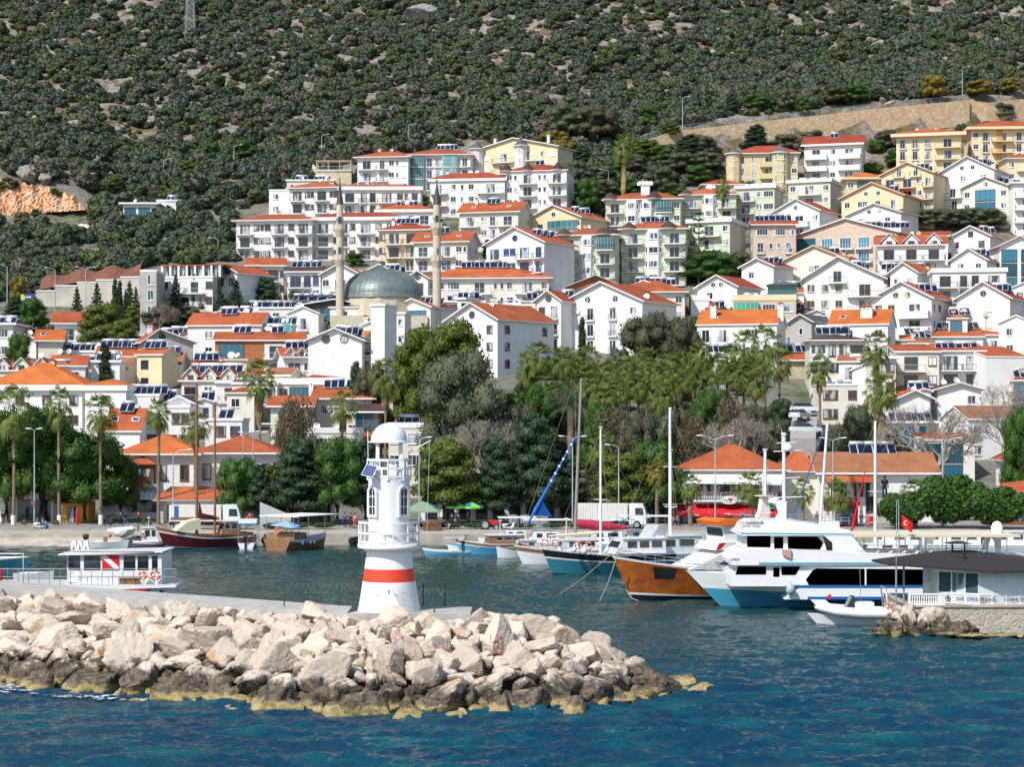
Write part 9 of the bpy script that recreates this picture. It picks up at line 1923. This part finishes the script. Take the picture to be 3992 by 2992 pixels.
# ------------------------------------------------------------------ people
skin=simple('skin',(.42,.25,.17),.6);hair=simple('hair_dark',(.02,.015,.012),.7)
def person(px,d,z,rz,label,top,bottom,pose='stand',s=1.0,parent=None):
 """one continuous skinned body wearing jacket, trousers, shoes and hair"""
 J,body,jk,trs=FIG[pose];root=put('person',body,skin,parent)
 root.location=(PX(px,d)if parent is None else px,d,z);root.rotation_euler=(0,0,R(rz));root.scale=(s,)*3;tag(root,label,'person')
 put('jacket',jk,top,root);put('trousers',trs,bottom,root);h_=J['hd']
 def mh():m=MB(hair);m.lathe([(.115,-.02),(.118,.04),(.09,.10),(.02,.135)],n=10,c=(h_[0],h_[1]+.025,h_[2]+.01));return m.mesh('hair')
 inst('hair',cached(('hair',pose),mh),root)
 for k in('tl','tr'):
  def msh():m=MB(simple('shoe_dark',(.03,.03,.035),.7));m.box(J[k][0]-.05,J[k][1]-.06,J[k][2]-.05,J[k][0]+.05,J[k][1]+.2,J[k][2]+.05);return m.mesh('shoe')
  inst('shoe',cached(('shoe',pose,k),msh),root)
 return root
cl=lambda n,c:simple('cloth_'+n,c,.85,var=.1)
navy,blackc,denim,greyc,redcl,greenc,whitec,pinkc,khaki=cl('navy',(.02,.03,.08)),cl('black',(.015,.015,.018)),cl('denim',(.06,.12,.26)),cl('grey',(.28,.28,.30)),cl('red',(.55,.06,.03)),cl('green',(.12,.40,.05)),cl('white',(.68,.68,.68)),cl('pink',(.55,.2,.25)),cl('khaki',(.3,.26,.18))
person(420,232,1.28,-70,'person in a dark jacket walking before the white shutter',blackc,navy,'walk');person(470,234,1.28,10,'person in dark clothes standing by the shutter railing',navy,blackc);person(490,231,1.28,60,'person in black striding past the dark shop',blackc,denim,'walk');person(540,236,1.28,0,'person in a maroon top inside the dark shop front',cl('maroon',(.2,.04,.05)),blackc)
person(145,226.6,1.35,90,'helmeted rider in bright green on the white scooter',greenc,denim,'sit');person(167,226.3,1.38,90,'passenger in a grey hoodie on the white scooter',greyc,denim,'sit')
person(12,236,1.28,20,'person in black at the left edge by the first palm',blackc,blackc);person(962,223.5,1.3,180,'person in black top and jeans standing with back turned on the quay',blackc,denim);person(974,232,1.3,0,'person in a red top behind the hoarding',redcl,navy)
person(1383,228,1.3,150,'person in orange trousers standing left of the lighthouse',pinkc,cl('orange',(.6,.12,.03)));person(1368,229,1.3,170,'person in dark clothes beside the one in orange trousers',blackc,navy);person(1345,230,1.3,20,'person in blue under the arcade canopy',denim,navy)
person(1762,229,1.3,0,'person in a long dark coat, left of two under the pine',blackc,blackc);person(1787,229,1.3,10,'person in a long dark coat, right of two under the pine',blackc,navy);person(1825,231,1.3,70,'person in black walking right of the pine trunk',blackc,blackc,'walk')
person(1803,199.6,.45,110,'man in a grey shirt leaning over in the low skiff',greyc,blackc,'lean');person(2528,231,1.3,30,'person in a white jacket by the yellowed palm',whitec,blackc);person(2620,233,1.3,-20,'person in red sitting at the red awning terrace',redcl,denim,'sit');person(2640,233,1.3,20,'person in blue sitting at the red awning terrace',denim,blackc,'sit')
person(2895,233.5,1.5,0,'person in grey under the middle of the red awning',greyc,blackc);person(3358,232,1.28,10,'person in jeans standing left before the red kiosk',navy,denim);person(3380,231,1.28,-10,'person in a khaki shirt beside the red kiosk door',khaki,khaki);person(3185,232,1.28,0,'pink dressed shop mannequin right of the short bushy palm',pinkc,pinkc)
brz=simple('bronze_dark',(.03,.032,.035),.4,.5);st=empty('statue',(PX(3449,238),238,1.3));tag(st,'dark bronze standing figure statue on a tall plinth','statue');m=MB(stonec);m.box(-.8,-.6,0,.8,.6,PZ(1945,238)-1.3);m.build('plinth',st)
p_=person(0,0,PZ(1947,238)-1.3,0,'x',brz,brz,'stand',1.65,parent=st)
for k in('label','category'):del p_[k]
p_.name='bronze_figure'
for c_ in[p_]+list(p_.children):
 if c_.data.materials[0]is None:c_.material_slots[0].material=brz
print('objects',len(bpy.data.objects))
